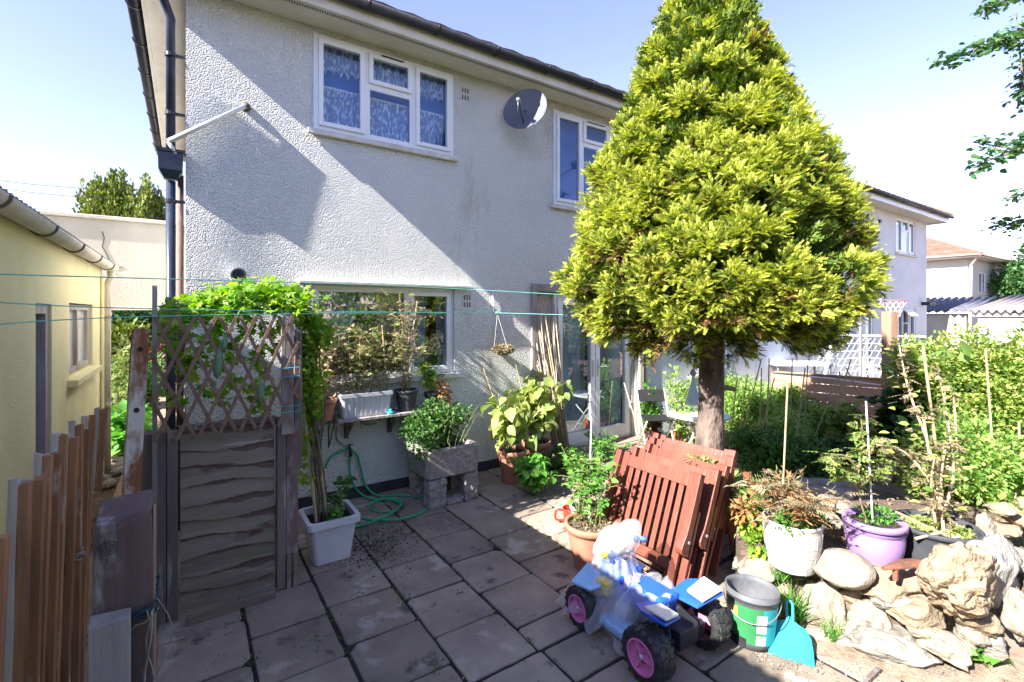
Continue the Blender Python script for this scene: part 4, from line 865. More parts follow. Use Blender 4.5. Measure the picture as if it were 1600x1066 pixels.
# ================================================================ FOREGROUND FENCE AND POSTS
pf = thing('picket_fence', 'blurred brown paling fence with worn white edges along the bottom left', 'fence', (-.40, 2.5, 0))
rr = random.Random(8)
spec = [(-10, 840, 1.26), (30, 758, 1.42), (68, 712, 1.70), (94, 680, 1.98), (120, 664, 2.22), (138, 650, 2.48), (157, 640, 2.72)]
spec = spec[:6] + [((a_[0] + b_[0]) / 2 + 2, (a_[1] + b_[1]) / 2 + 14, (a_[2] + b_[2]) / 2 + .03) for a_, b_ in zip(spec[1:5], spec[2:6])] + spec[6:]
for i, (px, py, zc) in enumerate(spec):
    tp = P(px, py, zc); zb = -.03 if i < len(spec) - 1 else P(150, 764, zc).z; bt = Vector((tp.x - .03 + rr.uniform(-.02, .02), tp.y - .02, zb)); rg = Vector((CT, -ST, 0)); bk = Vector((ST, CT, 0))
    rg = (rg * .94 + bk * .34).normalized(); bk = Vector((-rg.y, rg.x, 0)); pts = [(-1, -1), (1, -1), (1, 1), (-1, 1)]
    for (nm, mt_, o_, hw_, ht_, dz) in (('paling', batten_brown, rg * .014, .012 + .003 * rr.random(), .010, 0), ('paling', batten_white, rg * -.013 - bk * .004, .012, .006, rr.uniform(-.01, .025))):
        m = MB(); b2 = bt + o_; t2_ = tp + o_ + Vector((0, 0, dz)) + rg * rr.uniform(-.004, .004); n_ = 6; vs = []
        for k in range(n_ + 1):
            c_ = b2.lerp(t2_, k / n_) + rg * rr.uniform(-.0015, .0015)
            for a_, b_ in pts: vs.append(c_ + rg * hw_ * a_ + bk * ht_ * b_ + (Vector((0, 0, rr.uniform(-.006, .01))) if k == n_ else Vector()))
        m.add(vs, [(k * 4 + e, k * 4 + (e + 1) % 4, k * 4 + 4 + (e + 1) % 4, k * 4 + 4 + e) for k in range(n_) for e in range(4)] + [(0, 3, 2, 1), tuple(n_ * 4 + e for e in range(4))]); m.build(nm, mt_, pf, bevel=.002)
m = MB(); m.bar((-.49, 1.0, .35), (-.47, 2.9, .35), .03, .05); m.bar((-.49, 1.0, 1.0), (-.47, 2.9, 1.0), .03, .05); m.build('rail', batten_brown, pf)
m = MB(); c = P(118, 868, 2.2)
for k in range(9): m.tube([c + Vector((rr.uniform(-.04, .04), rr.uniform(-.03, .03), rr.uniform(-.035, .035))) for _ in range(4)], .003, 5)
m.build('string_tie', rope_m, pf)

fp = thing('gate_post', 'thick weathered dark wooden post with rope tied round it in the left foreground', 'post', (-.155, 1.95, 0))
m = MB(); x0, x1, y0, y1 = -.232, -.086, 1.90, 2.04; n = 10
vs = []
for k, z in enumerate([-.05, .4, .8, 1.08, 1.235, 1.26]):
    for (x, y) in ((x0, y0), (x0 + .06, y0 - .004), (x1 - .07, y0), (x1, y0 + .004), (x1, y1), (x0, y1)):
        e = .006 if k == 5 else 0; zt = z + ((.030 if y > 1.97 else 0) + rr.uniform(-.006, .006) + (.012 if x > -.12 else 0) if k >= 4 else 0)
        vs.append((x + rr.uniform(-.003, .003) + (e if x < -.16 else -e), y + rr.uniform(-.003, .003) + (e if y < 1.97 else -e), zt))
fs = [(i * 6 + k, i * 6 + (k + 1) % 6, (i + 1) * 6 + (k + 1) % 6, (i + 1) * 6 + k) for i in range(5) for k in range(6)] + [tuple(30 + k for k in range(6))]
m.add(vs, fs).build('timber', wood_post, fp, bevel=.005)
MB().box2(x1 + .0005, x1 + .005, y0 + .01, y0 + .07, .0, 1.27).build('split_edge', wood_tan, fp)
m = MB(); c = Vector((-.195, y0 - .002, 1.185)); 
for r_ in (.006, .013, .021): m.tube([c + Vector((math.cos(a) * r_ * 1.1, 0, math.sin(a) * r_)) for a in [6.283 * k / 20 for k in range(21)]], .0016, 5)
m.build('knot', M('knot_wood', (.085, .06, .055)), fp)
def loopz(z, tilt, j, col, nm, rad=.005, n=26):
    cx, cy = (x0 + x1) / 2, (y0 + y1) / 2; pts = []; o = [(x0 - .006, y0 - .008), (x1 + .01, y0 - .008), (x1 + .01, y1 + .008), (x0 - .006, y1 + .008)]
    for k in range(4):
        a, b = o[k], o[(k + 1) % 4]
        for q in range(6): u = q / 6; x = a[0] + (b[0] - a[0]) * u; y = a[1] + (b[1] - a[1]) * u; pts.append((x + rr.gauss(0, .0015), y, z + tilt * (x - cx) + j * rr.gauss(0, .004)))
    pts.append(pts[0]); return MB().tube(pts, rad, 6).build(nm, col, fp, smooth=True)
loopz(.955, .18, 1, darkrope, 'rope'); loopz(.94, .22, 1, darkrope, 'rope'); loopz(.965, .40, 1.5, darkrope, 'rope', .003); loopz(.91, .5, 2, rope_m, 'rope', .0025)
for k, (dx, z1) in enumerate([(-.012, .45), (.0, .3), (.012, .55)]):
    pts = [(x1 + dx * .3 - .01 + .01 * math.sin(q * .8 + k), y0 - .015 - .01 * (k % 2), .97 - (.97 - z1) * q / 14) for q in range(15)]; MB().tube(pts, .0028, 5).build('rope_end', rope_m, fp, smooth=True)
pts = [(x1 + .01 + .04 * math.sin(q / 12 * 3.14), y0 - .01, 1.0 - .02 * q) for q in range(13)]; MB().tube(pts, .0018, 5).build('rope_end', rope_m, fp, smooth=True)
c = P(172, 965, 1.42); t = thing('stub_post', 'short pale grey sawn-off stake in front of the roped gate post', 'post', (c.x, c.y, 0))
m = MB(); s_ = .048; rot = Matrix.Rotation(R(4), 3, 'Z'); vs = []
for z in (-.05, .6, c.z):
    for (a, b) in ((-1, -1), (1, -1), (1, 1), (-1, 1)): v = rot @ Vector((a * s_, b * s_ * .8, 0)); vs.append((c.x + v.x, c.y + v.y, z + (rr.uniform(-.008, .012) if z > .7 else 0)))
fs = [(i * 4 + k, i * 4 + (k + 1) % 4, (i + 1) * 4 + (k + 1) % 4, (i + 1) * 4 + k) for i in range(2) for k in range(4)] + [(8, 9, 10, 11)]
m.add(vs, fs).build('timber', wood_grey, t, bevel=.004)

# ---- wooden gate with expanding trellis on top
GY = 3.69
gt = thing('garden_gate', 'low gate of overlapping mossy weathered boards between dark posts', 'gate', (.26, GY, 0))
xl = lambda px: W(px, 0, GY).x; gl_, gr_ = xl(278), xl(431)
board_dark = M('dark_gate_board', (.155, .105, .085), (.095, .07, .06), scale=5, rough=.9, bump=.6, stretch=(.14, 1, 1.2))  # darker colour for the upper part of each gate board
m = MB(); zb = [.03 + i * .112 for i in range(10)] + [1.145]
for i in range(10):
    z0, z1 = zb[i], zb[i + 1]; b = MB(); n = 24; top = []; bot = []
    for k in range(n + 1):
        u = k / n; x = gl_ + .012 + (gr_ - gl_ - .024) * u; sag = .010 * math.sin(u * 5 + i * 1.7) + rr.uniform(-.003, .003) - .012 * u
        top.append((x, GY - .002 - .012, z1 + .022 + sag * .3)); bot.append((x, GY - .042, z0 - .006 + sag * 1.6))
    N = n + 1; mid = []
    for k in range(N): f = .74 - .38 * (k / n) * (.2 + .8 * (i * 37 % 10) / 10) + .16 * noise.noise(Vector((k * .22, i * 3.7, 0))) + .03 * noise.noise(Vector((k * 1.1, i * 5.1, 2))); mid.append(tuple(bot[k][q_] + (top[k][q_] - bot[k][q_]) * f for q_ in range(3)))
    vs = bot + mid + top + [(x, y + .020, z) for x, y, z in bot]
    for k in range(n): b.add([], []); 
    b.v = list(vs); 
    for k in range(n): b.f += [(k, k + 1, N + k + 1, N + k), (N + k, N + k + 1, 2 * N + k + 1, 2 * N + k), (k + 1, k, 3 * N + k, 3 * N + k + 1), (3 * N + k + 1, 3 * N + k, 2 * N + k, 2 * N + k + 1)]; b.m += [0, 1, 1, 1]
    for e in (0, n): b.f.append((e, N + e, 2 * N + e, 3 * N + e)); b.m.append(1)
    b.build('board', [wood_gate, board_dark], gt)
m = MB(); m.box2(gl_ - .055, gl_, GY - .060, GY + .03, -.02, 1.16); m.box2(gr_, gr_ + .055, GY - .060, GY + .03, .0, 1.17); m.box2(gl_ + .001, gr_ - .001, GY - .035, GY + .03, 1.150, 1.185)
m.build('frame', wood_dark, gt, bevel=.004)
m = MB(); m.box2(gl_ - .20, gl_ - .058, GY - .055, GY + .07, -.04, 1.165); gp1 = m.build('post', wood_dark, gt, bevel=.008)
m = MB(); m.box2(gr_ + .058, gr_ + .135, GY - .05, GY + .05, -.04, 1.14); m.build('post', wood_post, gt, bevel=.006)
x0_, x1_ = xl(437) , xl(456); m = MB(); ya, yb = GY - .075, GY - .053
m.add([(x0_, ya, 1.06), (x1_, ya, 1.06), (x1_, ya, 1.86), ((x0_ + x1_) / 2, ya, 1.915), (x0_, ya, 1.86), (x0_, yb, 1.06), (x1_, yb, 1.06), (x1_, yb, 1.86), ((x0_ + x1_) / 2, yb, 1.915), (x0_, yb, 1.86)], [(0, 1, 2, 3, 4), (9, 8, 7, 6, 5), (0, 5, 6, 1), (1, 6, 7, 2), (2, 7, 8, 3), (3, 8, 9, 4), (4, 9, 5, 0)]); m.build('picket_board', wood_grey, gt, bevel=.002)
MB().box2(x1_ + .012, x1_ + .06, GY - .04, GY + .0, .8, 1.80).build('picket_board', wood_dark, gt, bevel=.002)
MB().box2(gr_ + .06, gr_ + .085, GY - .075, GY - .052, -.03, .23).box2(gr_ + .10, gr_ + .125, GY - .075, GY - .052, -.03, .23).build('block', wood_gate, gt)
# a thin grey upright at the left end of the trellis
x_ = xl(243); tag(fix_origin(MB().box2(x_ - .012, x_ + .012, GY - .10, GY - .08, .0, 2.06).build('upright_stake', metal_grey)), 'thin grey upright stake at the left end of the trellis', 'stake')
a, b = G(330, 958), G(425, 915); a = Vector((xl(292), GY - .16, .0)); b = Vector((xl(425), GY - .13, .0))
tag(fix_origin(MB().bar(a + Vector((0, 0, .028)), b + Vector((0, 0, .028)), .03, .055).build('loose_plank', wood_gate, bevel=.005)), 'short loose plank lying on the slabs at the foot of the gate', 'plank')
tr = thing('trellis', 'brown expanding diamond trellis on top of the mossy gate, overgrown with vine', 'trellis', (.22, GY - .12, 1.15))
tx0, tx1, tz0, tz1 = xl(236), xl(462), 1.135, 1.875; pit = .112; slope = 2.35; yA, yB = GY - .122, GY - .112; k = 0
hgt = tz1 - tz0; run = hgt / slope; tx0 += .0
def slat(xa, za, xb, zb, y, nm='slat'):
    MB().bar((xa, y, za), (xb, y, zb), .020, .008, side=(0, -1, 0)).build(nm, lattice_m, tr)
x = tx0 - run
while x < tx1:
    for sgn in (1, -1):
        xa, za, xb, zb = (x, tz0, x + run, tz1) if sgn > 0 else (x + run, tz0, x, tz1)
        # clip to the panel's width
        def cl_(xq, zq, xo, zo):
            if xq < tx0: return tx0, zq + (zo - zq) * (tx0 - xq) / (xo - xq)
            if xq > tx1: return tx1, zq + (zo - zq) * (tx1 - xq) / (xo - xq)
            return xq, zq
        a_ = cl_(xa, za, xb, zb); b_ = cl_(xb, zb, xa, za)
        if abs(a_[1] - b_[1]) > .08: slat(a_[0] + rr.uniform(-.003, .003), a_[1] + rr.uniform(-.01, .01), b_[0], b_[1], yA if sgn > 0 else yB)
    x += pit
for zt in (1.52, 1.46, 1.22, 1.26): MB().tube([(xl(430), GY - .13, zt), (xl(462), GY - .135, zt + .005), (xl(466), GY - .03, zt)], .003, 5).build('wire_tie', turq, tr)

# ---- white square planter with the climbing vine
pc = Vector((.93, 3.93, 0)); t = thing('square_planter', 'white square plastic tub by the gate holding dark soil and the climbing vine', 'planter', tuple(pc))
def sq_pot(mb, c, rb, rt, h, th=.012, rc=.04, lip=.02, liph=.05, ry=1.0):
    def ring(r_, z):
        out = []; k = 5
        for (sx, sy, a0) in ((1, 1, 0), (-1, 1, 90), (-1, -1, 180), (1, -1, 270)):
            for i in range(k + 1):
                a = R(a0 + 90 * i / k); out.append((c[0] + sx * (r_ - rc) + math.cos(a) * rc, c[1] + (sy * (r_ * ry - rc) + math.sin(a) * rc), c[2] + z))
        return out
    rs = [ring(rb, 0), ring(rb + (rt - rb) * .85, h - liph), ring(rt + lip, h - liph), ring(rt + lip, h), ring(rt - th, h), ring(rt - th, h - .06)]; n = len(rs[0]); vs = sum(rs, [])
    fs = [(i * n + k, i * n + (k + 1) % n, (i + 1) * n + (k + 1) % n, (i + 1) * n + k) for i in range(len(rs) - 1) for k in range(n)] + [tuple(range(n - 1, -1, -1))]
    mb.add(vs, fs); s = ring(rt - th - .001, h - .055); return s
m = MB(); s = sq_pot(m, (pc.x, pc.y, .005), .135, .175, .335); m.build('pot', whitepl, t, bevel=.002); MB().add(s, [tuple(range(len(s)))]).build('soil', pot_soil, t)
def crumbs(c, r_, n, z, parent, mat=None, sz=.012, seed=0, name='soil_crumbs', sq=False):
    q = random.Random(seed); p = []; 
    for _ in range(n):
        a = q.uniform(0, 6.28); k = r_ * math.sqrt(q.random()); p.append((c[0] + (math.cos(a) * k if not sq else q.uniform(-r_, r_)), c[1] + (math.sin(a) * k if not sq else q.uniform(-r_, r_)), z + q.uniform(0, .01)))
    scatter(name, mat or pot_soil, T_R, p, [(q.gauss(0, 1), q.gauss(0, 1), q.gauss(.2, .5)) for _ in range(n)], sz, parent, roll=3, seed=seed, kind='stuff')
crumbs(pc, .15, 500, .29, t, sz=.02, sq=True)
ps = []; 
for _ in range(2600):
    q_ = G(575 + rr.gauss(0, 42), 838 + rr.gauss(0, 20) + (24 if rr.random() < .3 else 0)); ps.append((q_.x, q_.y, .005))
scatter('spilled_soil', pot_soil, T_R, ps, [(rr.gauss(0, 1), rr.gauss(0, 1), rr.gauss(0, .3)) for _ in ps], np.random.default_rng(5).uniform(.005, .022, len(ps)), kind='stuff', roll=3)
# sprig of pepper plant in it
pl = stems((pc.x + .07, pc.y + .03, .28), 4, .30, .13, 21, sub=2); stem_mesh(pl, .006, green_stem, t); p, d = along(pl, 60, 22, lo=.35, out=.6); scatter('foliage', L_herb, T_S, p, d, np.random.default_rng(2).uniform(.05, .085, len(p)), t)
pl = stems((pc.x + .02, pc.y - .12, .28), 3, .14, .08, 23); p, d = along(pl, 30, 24, lo=.3); scatter('foliage', L_bright, T_S, p, d, .055, t)
vn = thing('climbing_vine', 'bright green lobed-leaf vine climbing from the white tub over the trellis with hanging gourds', 'plant', (pc.x - .03, pc.y, .28))
rr = random.Random(31); sp = []
for k in range(11):
    b = Vector((pc.x - .05 + rr.uniform(-.05, .05), pc.y + rr.uniform(-.05, .03), .28)); top = P(rr.uniform(462, 505), rr.uniform(492, 520), 3.75)
    n = 12; w1, w2 = rr.uniform(0, 6), rr.uniform(0, 6); sp.append([b.lerp(top, i / n) + Vector((.018 * math.sin(i * 1.1 + w1), .018 * math.sin(i * .9 + w2), 0)) for i in range(n + 1)])
stem_mesh(sp, .010, M('vine_bark', (.20, .17, .10), (.10, .10, .05), scale=14), vn, 'stem', .5)
MB().tube([Vector((pc.x - .10, pc.y - .05, .25)), P(466, 560, 3.72)], .012, 6).tube([Vector((pc.x - .02, pc.y - .02, .25)), P(478, 520, 3.75)], .009, 6).build('support_cane', cane_m, vn)
run_ = []
for k in range(16):
    x0v = rr.uniform(470, 500); pts = []
    for i in range(14): u = i / 13; pts.append(P(x0v - (x0v - rr.uniform(245, 260)) * u, 486 - 26 * math.sin(u * 3.0) * rr.uniform(.4, 1) + rr.gauss(0, 5), 3.66 - .55 * u + rr.gauss(0, .04)))
    run_.append(pts)
stem_mesh(run_, .004, green_stem, vn, 'runner', .6)
# leaf masses: mound over the trellis top, column down the canes, loose sprays on the lattice
vp, vd, vs_ = [], [], []
def vadd(px, py, zc, sx, sy, sz, n, size, down=.2):
    for _ in range(n):
        q = P(px + rr.gauss(0, sx), py + rr.gauss(0, sy), zc + rr.gauss(0, sz)); vp.append(tuple(q)); vd.append((rr.gauss(0, 1), rr.gauss(-.5, .8), rr.gauss(.1 - down, .6))); vs_.append(rr.uniform(.6, 1.2) * size)
for (px, py, sx, sy, n) in [(300, 478, 14, 6, 120), (330, 468, 16, 7, 190), (365, 462, 18, 9, 270), (400, 458, 18, 9, 320), (435, 460, 16, 9, 280), (462, 470, 12, 10, 200), (410, 480, 30, 6, 220), (345, 486, 28, 5, 150), (270, 484, 12, 5, 60)]:
    vadd(px, py, 3.62 - (470 - px) * .0022, sx, sy, .10, n, .055)
for (px, py, sx, sy, n) in [(478, 500, 8, 12, 230), (484, 535, 8, 14, 200), (480, 570, 8, 14, 170), (478, 610, 8, 14, 150), (484, 650, 8, 14, 110), (472, 690, 8, 14, 80), (496, 600, 7, 16, 110), (480, 740, 9, 18, 45), (505, 520, 8, 12, 120)]:
    vadd(px, py, 3.78, sx, sy, .06, n, .052, .5)
cl2 = [(262, 508), (272, 532), (285, 552), (255, 535), (268, 500), (300, 500), (330, 497), (340, 520), (345, 505), (363, 555), (330, 540), (338, 568), (300, 565), (290, 578), (300, 525), (372, 500), (385, 515), (400, 505), (398, 545), (402, 560), (386, 600), (345, 620), (335, 612), (415, 515), (430, 520), (408, 580), (420, 610), (398, 622), (322, 600), (276, 625), (290, 560), (425, 545), (415, 640), (440, 505), (370, 530), (455, 600), (360, 592), (312, 558), (350, 545)]
for (px, py) in cl2: vadd(px, py, 3.02 + (px - 240) * .0022, 6, 6, .03, 16, .060, .5)
scatter('foliage', L_vine, T_L, vp, vd, [q_ * 1.12 for q_ in vs_], vn, roll=1.2, seed=5)
yv = LM('yellowing_vine', [(.45, .40, .05), (.38, .36, .06), (.25, .30, .04)], .4); p = [];
for _ in range(120): p.append(tuple(P(480 + rr.gauss(0, 9), rr.uniform(520, 700), 3.78 + rr.gauss(0, .05))))
scatter('yellow_leaf', yv, T_L, p, [(rr.gauss(0, 1), rr.gauss(0, 1), -.6) for _ in p], .05, vn, seed=6)
for (px, py, l, r_) in [(341, 568, .20, .024), (408, 610, .14, .018), (351, 537, .10, .014)]:
    c = P(px, py, 3.0 + (px - 240) * .0006); m = MB(); m.lathe([(.002, l / 2 + .03), (.003, l / 2), (r_ * .6, l * .42), (r_, l * .1), (r_ * 1.05, -l * .15), (r_ * .7, -l * .38), (.001, -l / 2)], c, 16, Matrix.Rotation(R(4), 3, 'Y'), rib=.10, ribn=8); m.build('gourd', melon_m, vn, smooth=True)

# ================================================================ AGAINST THE HOUSE WALL
rr = random.Random(77)
t = thing('wall_shelf', 'weathered plank shelf on dark brackets under the kitchen window, carrying planters', 'shelf', (1.8, D - .14, .84))
sx0, sx1 = W(528, 0, 4.76).x, W(690, 0, 4.76).x
MB().box2(sx0, sx1, 4.74, D - .003, .835, .862).build('board', wood_grey, t, bevel=.003)
for px in (546, 614):
    x = W(px, 0, 4.9).x; m = MB(); m.box2(x - .02, x + .02, 4.78, 4.99, .80, .834); m.box2(x - .02, x + .02, 4.992, D - .002, .62, .834); m.bar((x, 4.99, .66), (x, 4.82, .80), .03, .03); m.build('bracket', wood_dark, t, bevel=.003)
t = thing('wire_shelf', 'small dark wire bracket shelf at the left end under the terracotta pot', 'shelf', (W(505, 0, 4.9).x, D - .14, .84))
a, b = W(485, 0, 4.76).x, W(524, 0, 4.76).x; m = MB()
for y in (4.76, 4.83, 4.90, 4.97, 5.02): m.tube([(a, y, .85), (b, y, .85)], .005, 5)
for x in (a, b): m.tube([(x, 4.76, .85), (x, 5.02, .85), (x, 5.02, .55), (x, 4.78, .85)], .006, 5)
m.build('wire_frame', black_pl, t)
def pot(label, name, cat, c, rb, rt, h, mat, rim=.012, rimh=.03, group=None, soil=.03, seg=36, soilm=None, belly=0, ribs=0):
    t = thing(name, label, cat, tuple(c), group); m = MB(); pr = [(0, 0), (rb, 0), (rb + .003, .006)]
    for i in range(1, 9):
        u = i / 9; pr.append((rb + (rt - rb) * u + belly * math.sin(u * math.pi), u * (h - rimh)))
    pr += [(rt, h - rimh), (rt + rim, h - rimh + .004), (rt + rim, h - .004), (rt + rim - .004, h), (rt - .006, h), (rt - .012, h - .01), (rt - .014, h - soil - .03)]
    m.lathe(pr, c, seg, rib=ribs, ribn=24); m.build('pot', mat, t, smooth=True)
    m = MB(); n = seg; m.add([(c[0] + math.cos(6.283 * k / n) * (rt - .013), c[1] + math.sin(6.283 * k / n) * (rt - .013), c[2] + h - soil) for k in range(n)], [tuple(range(n))]); m.build('soil', soilm or pot_soil, t)
    crumbs(c, rt - .02, 140, c[2] + h - soil, t, sz=.014, seed=int(c[0] * 100)); return t
def foliage(t, paths, n, mat, tpl, s0, s1, seed, lo=.25, out=.5, down=0, jit=.012, name='foliage', stem=green_stem, sr=.006, roll=None, mk=True):
    if mk: stem_mesh(paths, sr, stem, t)
    p, d = along(paths, n, seed, lo, out, down, jit); return scatter(name, mat, tpl, p, d, np.random.default_rng(seed).uniform(s0, s1, n), t, seed=seed, roll=roll)
# shelf pots
c = W(507, 0, 4.88); c.z = .857; t = pot('square-shouldered terracotta pot of withered plant on the wire shelf left of the white trough', 'terracotta_pot', 'plant pot', c, .075, .10, .21, terra, rimh=.045)
pa = stems((c.x, c.y, c.z + .17), 14, .80, .22, 3, sub=3); foliage(t, pa, 520, L_dry, T_S, .025, .06, 4, lo=.1, down=.3, stem=twig_m, sr=.0035); p, d = along(pa[:9], 260, 7, 0, .5, .2, .05); scatter('russet_leaf', L_rust, T_S, p[:200], d[:200], .045, t, seed=8)
xa, xb = W(531, 0, 4.80).x, W(612, 0, 4.80).x; xc = (xa + xb) / 2; hw = (xb - xa) / 2; t = thing('trough_planter', 'long white ribbed plastic trough of straggly plants on the window shelf', 'planter', (xc, 4.87, .863))
m = MB(); z0, z1 = .863, 1.10; vs = []; n = 96
def trough_ring(hx, hy, z, rib): 
    out = []; per = 2 * (hx + hy) * 2
    for k in range(n):
        s = k / n * 4; side = int(s); f = s - side
        cs = [(-1, -1), (1, -1), (1, 1), (-1, 1)]; a, b = cs[side], cs[(side + 1) % 4]; x = (a[0] + (b[0] - a[0]) * f) * hx; y = (a[1] + (b[1] - a[1]) * f) * hy
        r_ = rib * (1 if math.sin(f * (2 * math.pi) * (9 if side % 2 == 0 else 3)) > 0 else 0); nx, ny = ((0, -1), (1, 0), (0, 1), (-1, 0))[side]; out.append((xc + x + nx * r_, 4.87 + y + ny * r_, z))
    return out
rs = [trough_ring(hw * .86, .075, z0, .0), trough_ring(hw * .87, .077, z0 + .02, .006), trough_ring(hw * .94, .093, z1 - .05, .006), trough_ring(hw * .95, .095, z1 - .04, 0), trough_ring(hw, .105, z1 - .035, 0), trough_ring(hw, .105, z1, 0), trough_ring(hw - .015, .092, z1, 0), trough_ring(hw - .02, .09, z1 - .05, 0)]
m.add(sum(rs, []), [(i * n + k, i * n + (k + 1) % n, (i + 1) * n + (k + 1) % n, (i + 1) * n + k) for i in range(7) for k in range(n)] + [tuple(range(n - 1, -1, -1))]); m.build('trough', whitepl, t)
MB().add([(xc - hw + .02, 4.785, z1 - .04), (xc + hw - .02, 4.785, z1 - .04), (xc + hw - .02, 4.955, z1 - .04), (xc - hw + .02, 4.955, z1 - .04)], [(0, 1, 2, 3)]).build('soil', pot_soil, t)
pa = []
for k in range(7): pa += stems((xc - hw * .85 + hw * 1.7 * k / 6, 4.87, z1 - .04), 3, .62 if k < 3 else .72, .16, 50 + k, sub=3)
foliage(t, pa, 620, L_dry, T_S, .018, .05, 9, lo=.3, down=.25, stem=twig_m, sr=.0035); p, d = along(pa, 480, 10, .1, .5); scatter('green_leaf', L_tom, T_C, p, d, .06, t, seed=3)
for px, py, dx in ((563, 522, 2), (597, 508, -8), (580, 560, 3)):
    MB().tube([Vector((W(px - dx, 0, 4.87).x, 4.87, z1 - .05)), W(px, py, 4.87)], .006, 6).build('cane', cane_m, t)
c = W(635, 0, 4.87); c.z = .863; t = pot('larger black plastic pot with a tall dried tomato plant on the window shelf', 'black_pot', 'plant pot', c, .085, .115, .22, greypl)
pa = stems((c.x, c.y, c.z + .18), 12, 1.12, .26, 71, sub=5, wob=.05); foliage(t, pa, 620, L_dry, T_S, .018, .045, 11, lo=.4, down=.3, stem=twig_m, sr=.004); p, d = along(pa, 200, 12, .1); scatter('green_leaf', L_tom, T_C, p, d, .07, t)
MB().tube([c + Vector((-.03, 0, .15)), W(652, 470, 4.9)], .006, 6).build('cane', cane_m, t); MB().tube([c + Vector((-.05, 0, .15)), W(640, 520, 4.9)], .005, 6).build('cane', cane_m, t)
c = W(676, 0, 4.88); c.z = .863; t = pot('small black pot of lime green and withered leaves at the shelf right end', 'black_pot', 'plant pot', c, .065, .085, .16, greypl)
pa = stems((c.x, c.y, c.z + .13), 8, .42, .14, 81, sub=3); foliage(t, pa, 170, L_vine, T_S, .04, .085, 13, lo=.2, stem=green_stem, sr=.004); p, d = blob([((c.x + .10, c.y - .04, c.z + .12), (.09, .08, .20))], 190, 5, .2, .5); scatter('withered_leaf', L_rust, T_S, p, d, .05, t)
c = W(598, 0, 4.80); c.z = .863; t = thing('teal_dish', 'small teal plastic dish on the shelf beside the white trough', 'dish', (W(610, 0, 4.79).x, 4.79, .863)); cc = ROOT[t.name]
MB().lathe([(0, 0), (.03, 0), (.045, .012), (.04, .02), (.02, .03), (.012, .05), (0, .052)], cc, 20).build('dish', turq, t, smooth=True)
c = W(580, 657, D - .012); m = MB(); m.lathe([(0, .010), (.7, .010), (.92, .014), (1.0, .010), (1.0, 0), (0, 0)], (0, 0, 0), 32); 
m.v = [(c.x + v[0] * .112, D - .003 - v[2], c.z + v[1] * .052) for v in m.v]
tag(fix_origin(m.build('oval_plaque', M('enamel_plaque', (.42, .47, .48), (.16, .20, .22), scale=14, rough=.3, lo=.45, hi=.55), smooth=True)), 'oval speckled enamel plaque on the wall under the shelf', 'plaque')

# stone trough on blocks
t = thing('stone_trough', 'speckled pale stone trough of green herbs standing on rough stone blocks by the wall', 'planter', (2.22, 4.58, 0))
x0, x1, y0, y1, zb, zt = 1.90, 2.50, 4.28, 4.80, .275, .56; m = MB()
def brect(r_, z, a, b, c_, d): 
    out = []; 
    for (cx, cy, a0) in ((b - r_, d - r_, 0), (a + r_, d - r_, 90), (a + r_, c_ + r_, 180), (b - r_, c_ + r_, 270)):
        for i in range(5): an = R(a0 + 22.5 * i); out.append((cx + math.cos(an) * r_ + rr.gauss(0, .002), cy + math.sin(an) * r_ + rr.gauss(0, .002), z + rr.gauss(0, .003)))
    return out
rs = [brect(.02, zb, x0 + .03, x1 - .03, y0 + .03, y1 - .03), brect(.035, zb + .015, x0 + .012, x1 - .012, y0 + .012, y1 - .012), brect(.04, (zb + zt) / 2, x0 + .005, x1 - .005, y0 + .005, y1 - .005), brect(.04, zt - .015, x0, x1, y0, y1), brect(.03, zt, x0 + .012, x1 - .012, y0 + .012, y1 - .012), brect(.02, zt, x0 + .055, x1 - .055, y0 + .055, y1 - .055), brect(.02, zt - .08, x0 + .06, x1 - .06, y0 + .06, y1 - .06)]; n = 20
m.add(sum(rs, []), [(i * n + k, i * n + (k + 1) % n, (i + 1) * n + (k + 1) % n, (i + 1) * n + k) for i in range(6) for k in range(n)] + [tuple(range(n - 1, -1, -1))]); m.build('basin', stone_m, t)
MB().add(rs[-1], [tuple(range(n))]).build('soil', pot_soil, t)
def rough_block(x0, x1, y0, y1, z0, z1, name='block', mat=stone_m, parent=None, seed=0, amp=.010, smooth=False):
    m = MB(); q = random.Random(seed); N = 8
    o = Vector((x0, y0, z0)); L = Vector((x1 - x0, y1 - y0, z1 - z0)); idx = {}
    def vert(i, j, k):
        key = (i, j, k)
        if key not in idx:
            u = Vector((i / N, j / N, k / N)); p = Vector((o.x + L.x * u.x, o.y + L.y * u.y, o.z + L.z * u.z)); nn = noise.noise_vector(p * 22 + Vector((seed, 0, 0))); cc = o + L / 2; corner = sum(1 for c_ in (i, j, k) if c_ in (0, N)); p += nn * amp + (cc - p).normalized() * (.006 * (corner - 1))
            idx[key] = len(m.v); m.v.append(tuple(p))
        return idx[key]
    for a in range(N):
        for b in range(N):
            for f, quad in ((0, lambda e: [(a, b), (a + 1, b), (a + 1, b + 1), (a, b + 1)]),):
                qd = quad(0)
                for ax in range(3):
                    for e in (0, N):
                        ids = []
                        for (s_, r_) in qd:
                            c_ = [0, 0, 0]; c_[ax] = e; oth = [z for z in range(3) if z != ax]; c_[oth[0]] = s_; c_[oth[1]] = r_; ids.append(vert(*c_))
                        if (e == 0) != (ax == 1): ids.reverse()
                        m.f.append(tuple(ids)); m.m.append(0)
    return m.build(name, mat, parent, smooth)
for i, (a, b, c_, d) in enumerate([(1.93, 2.12, 4.27, 4.42), (2.33, 2.49, 4.30, 4.44), (1.93, 2.08, 4.62, 4.78), (2.34, 2.48, 4.62, 4.78)]): rough_block(a, b, c_, d, -.002, .272, parent=t, seed=i, amp=.016)
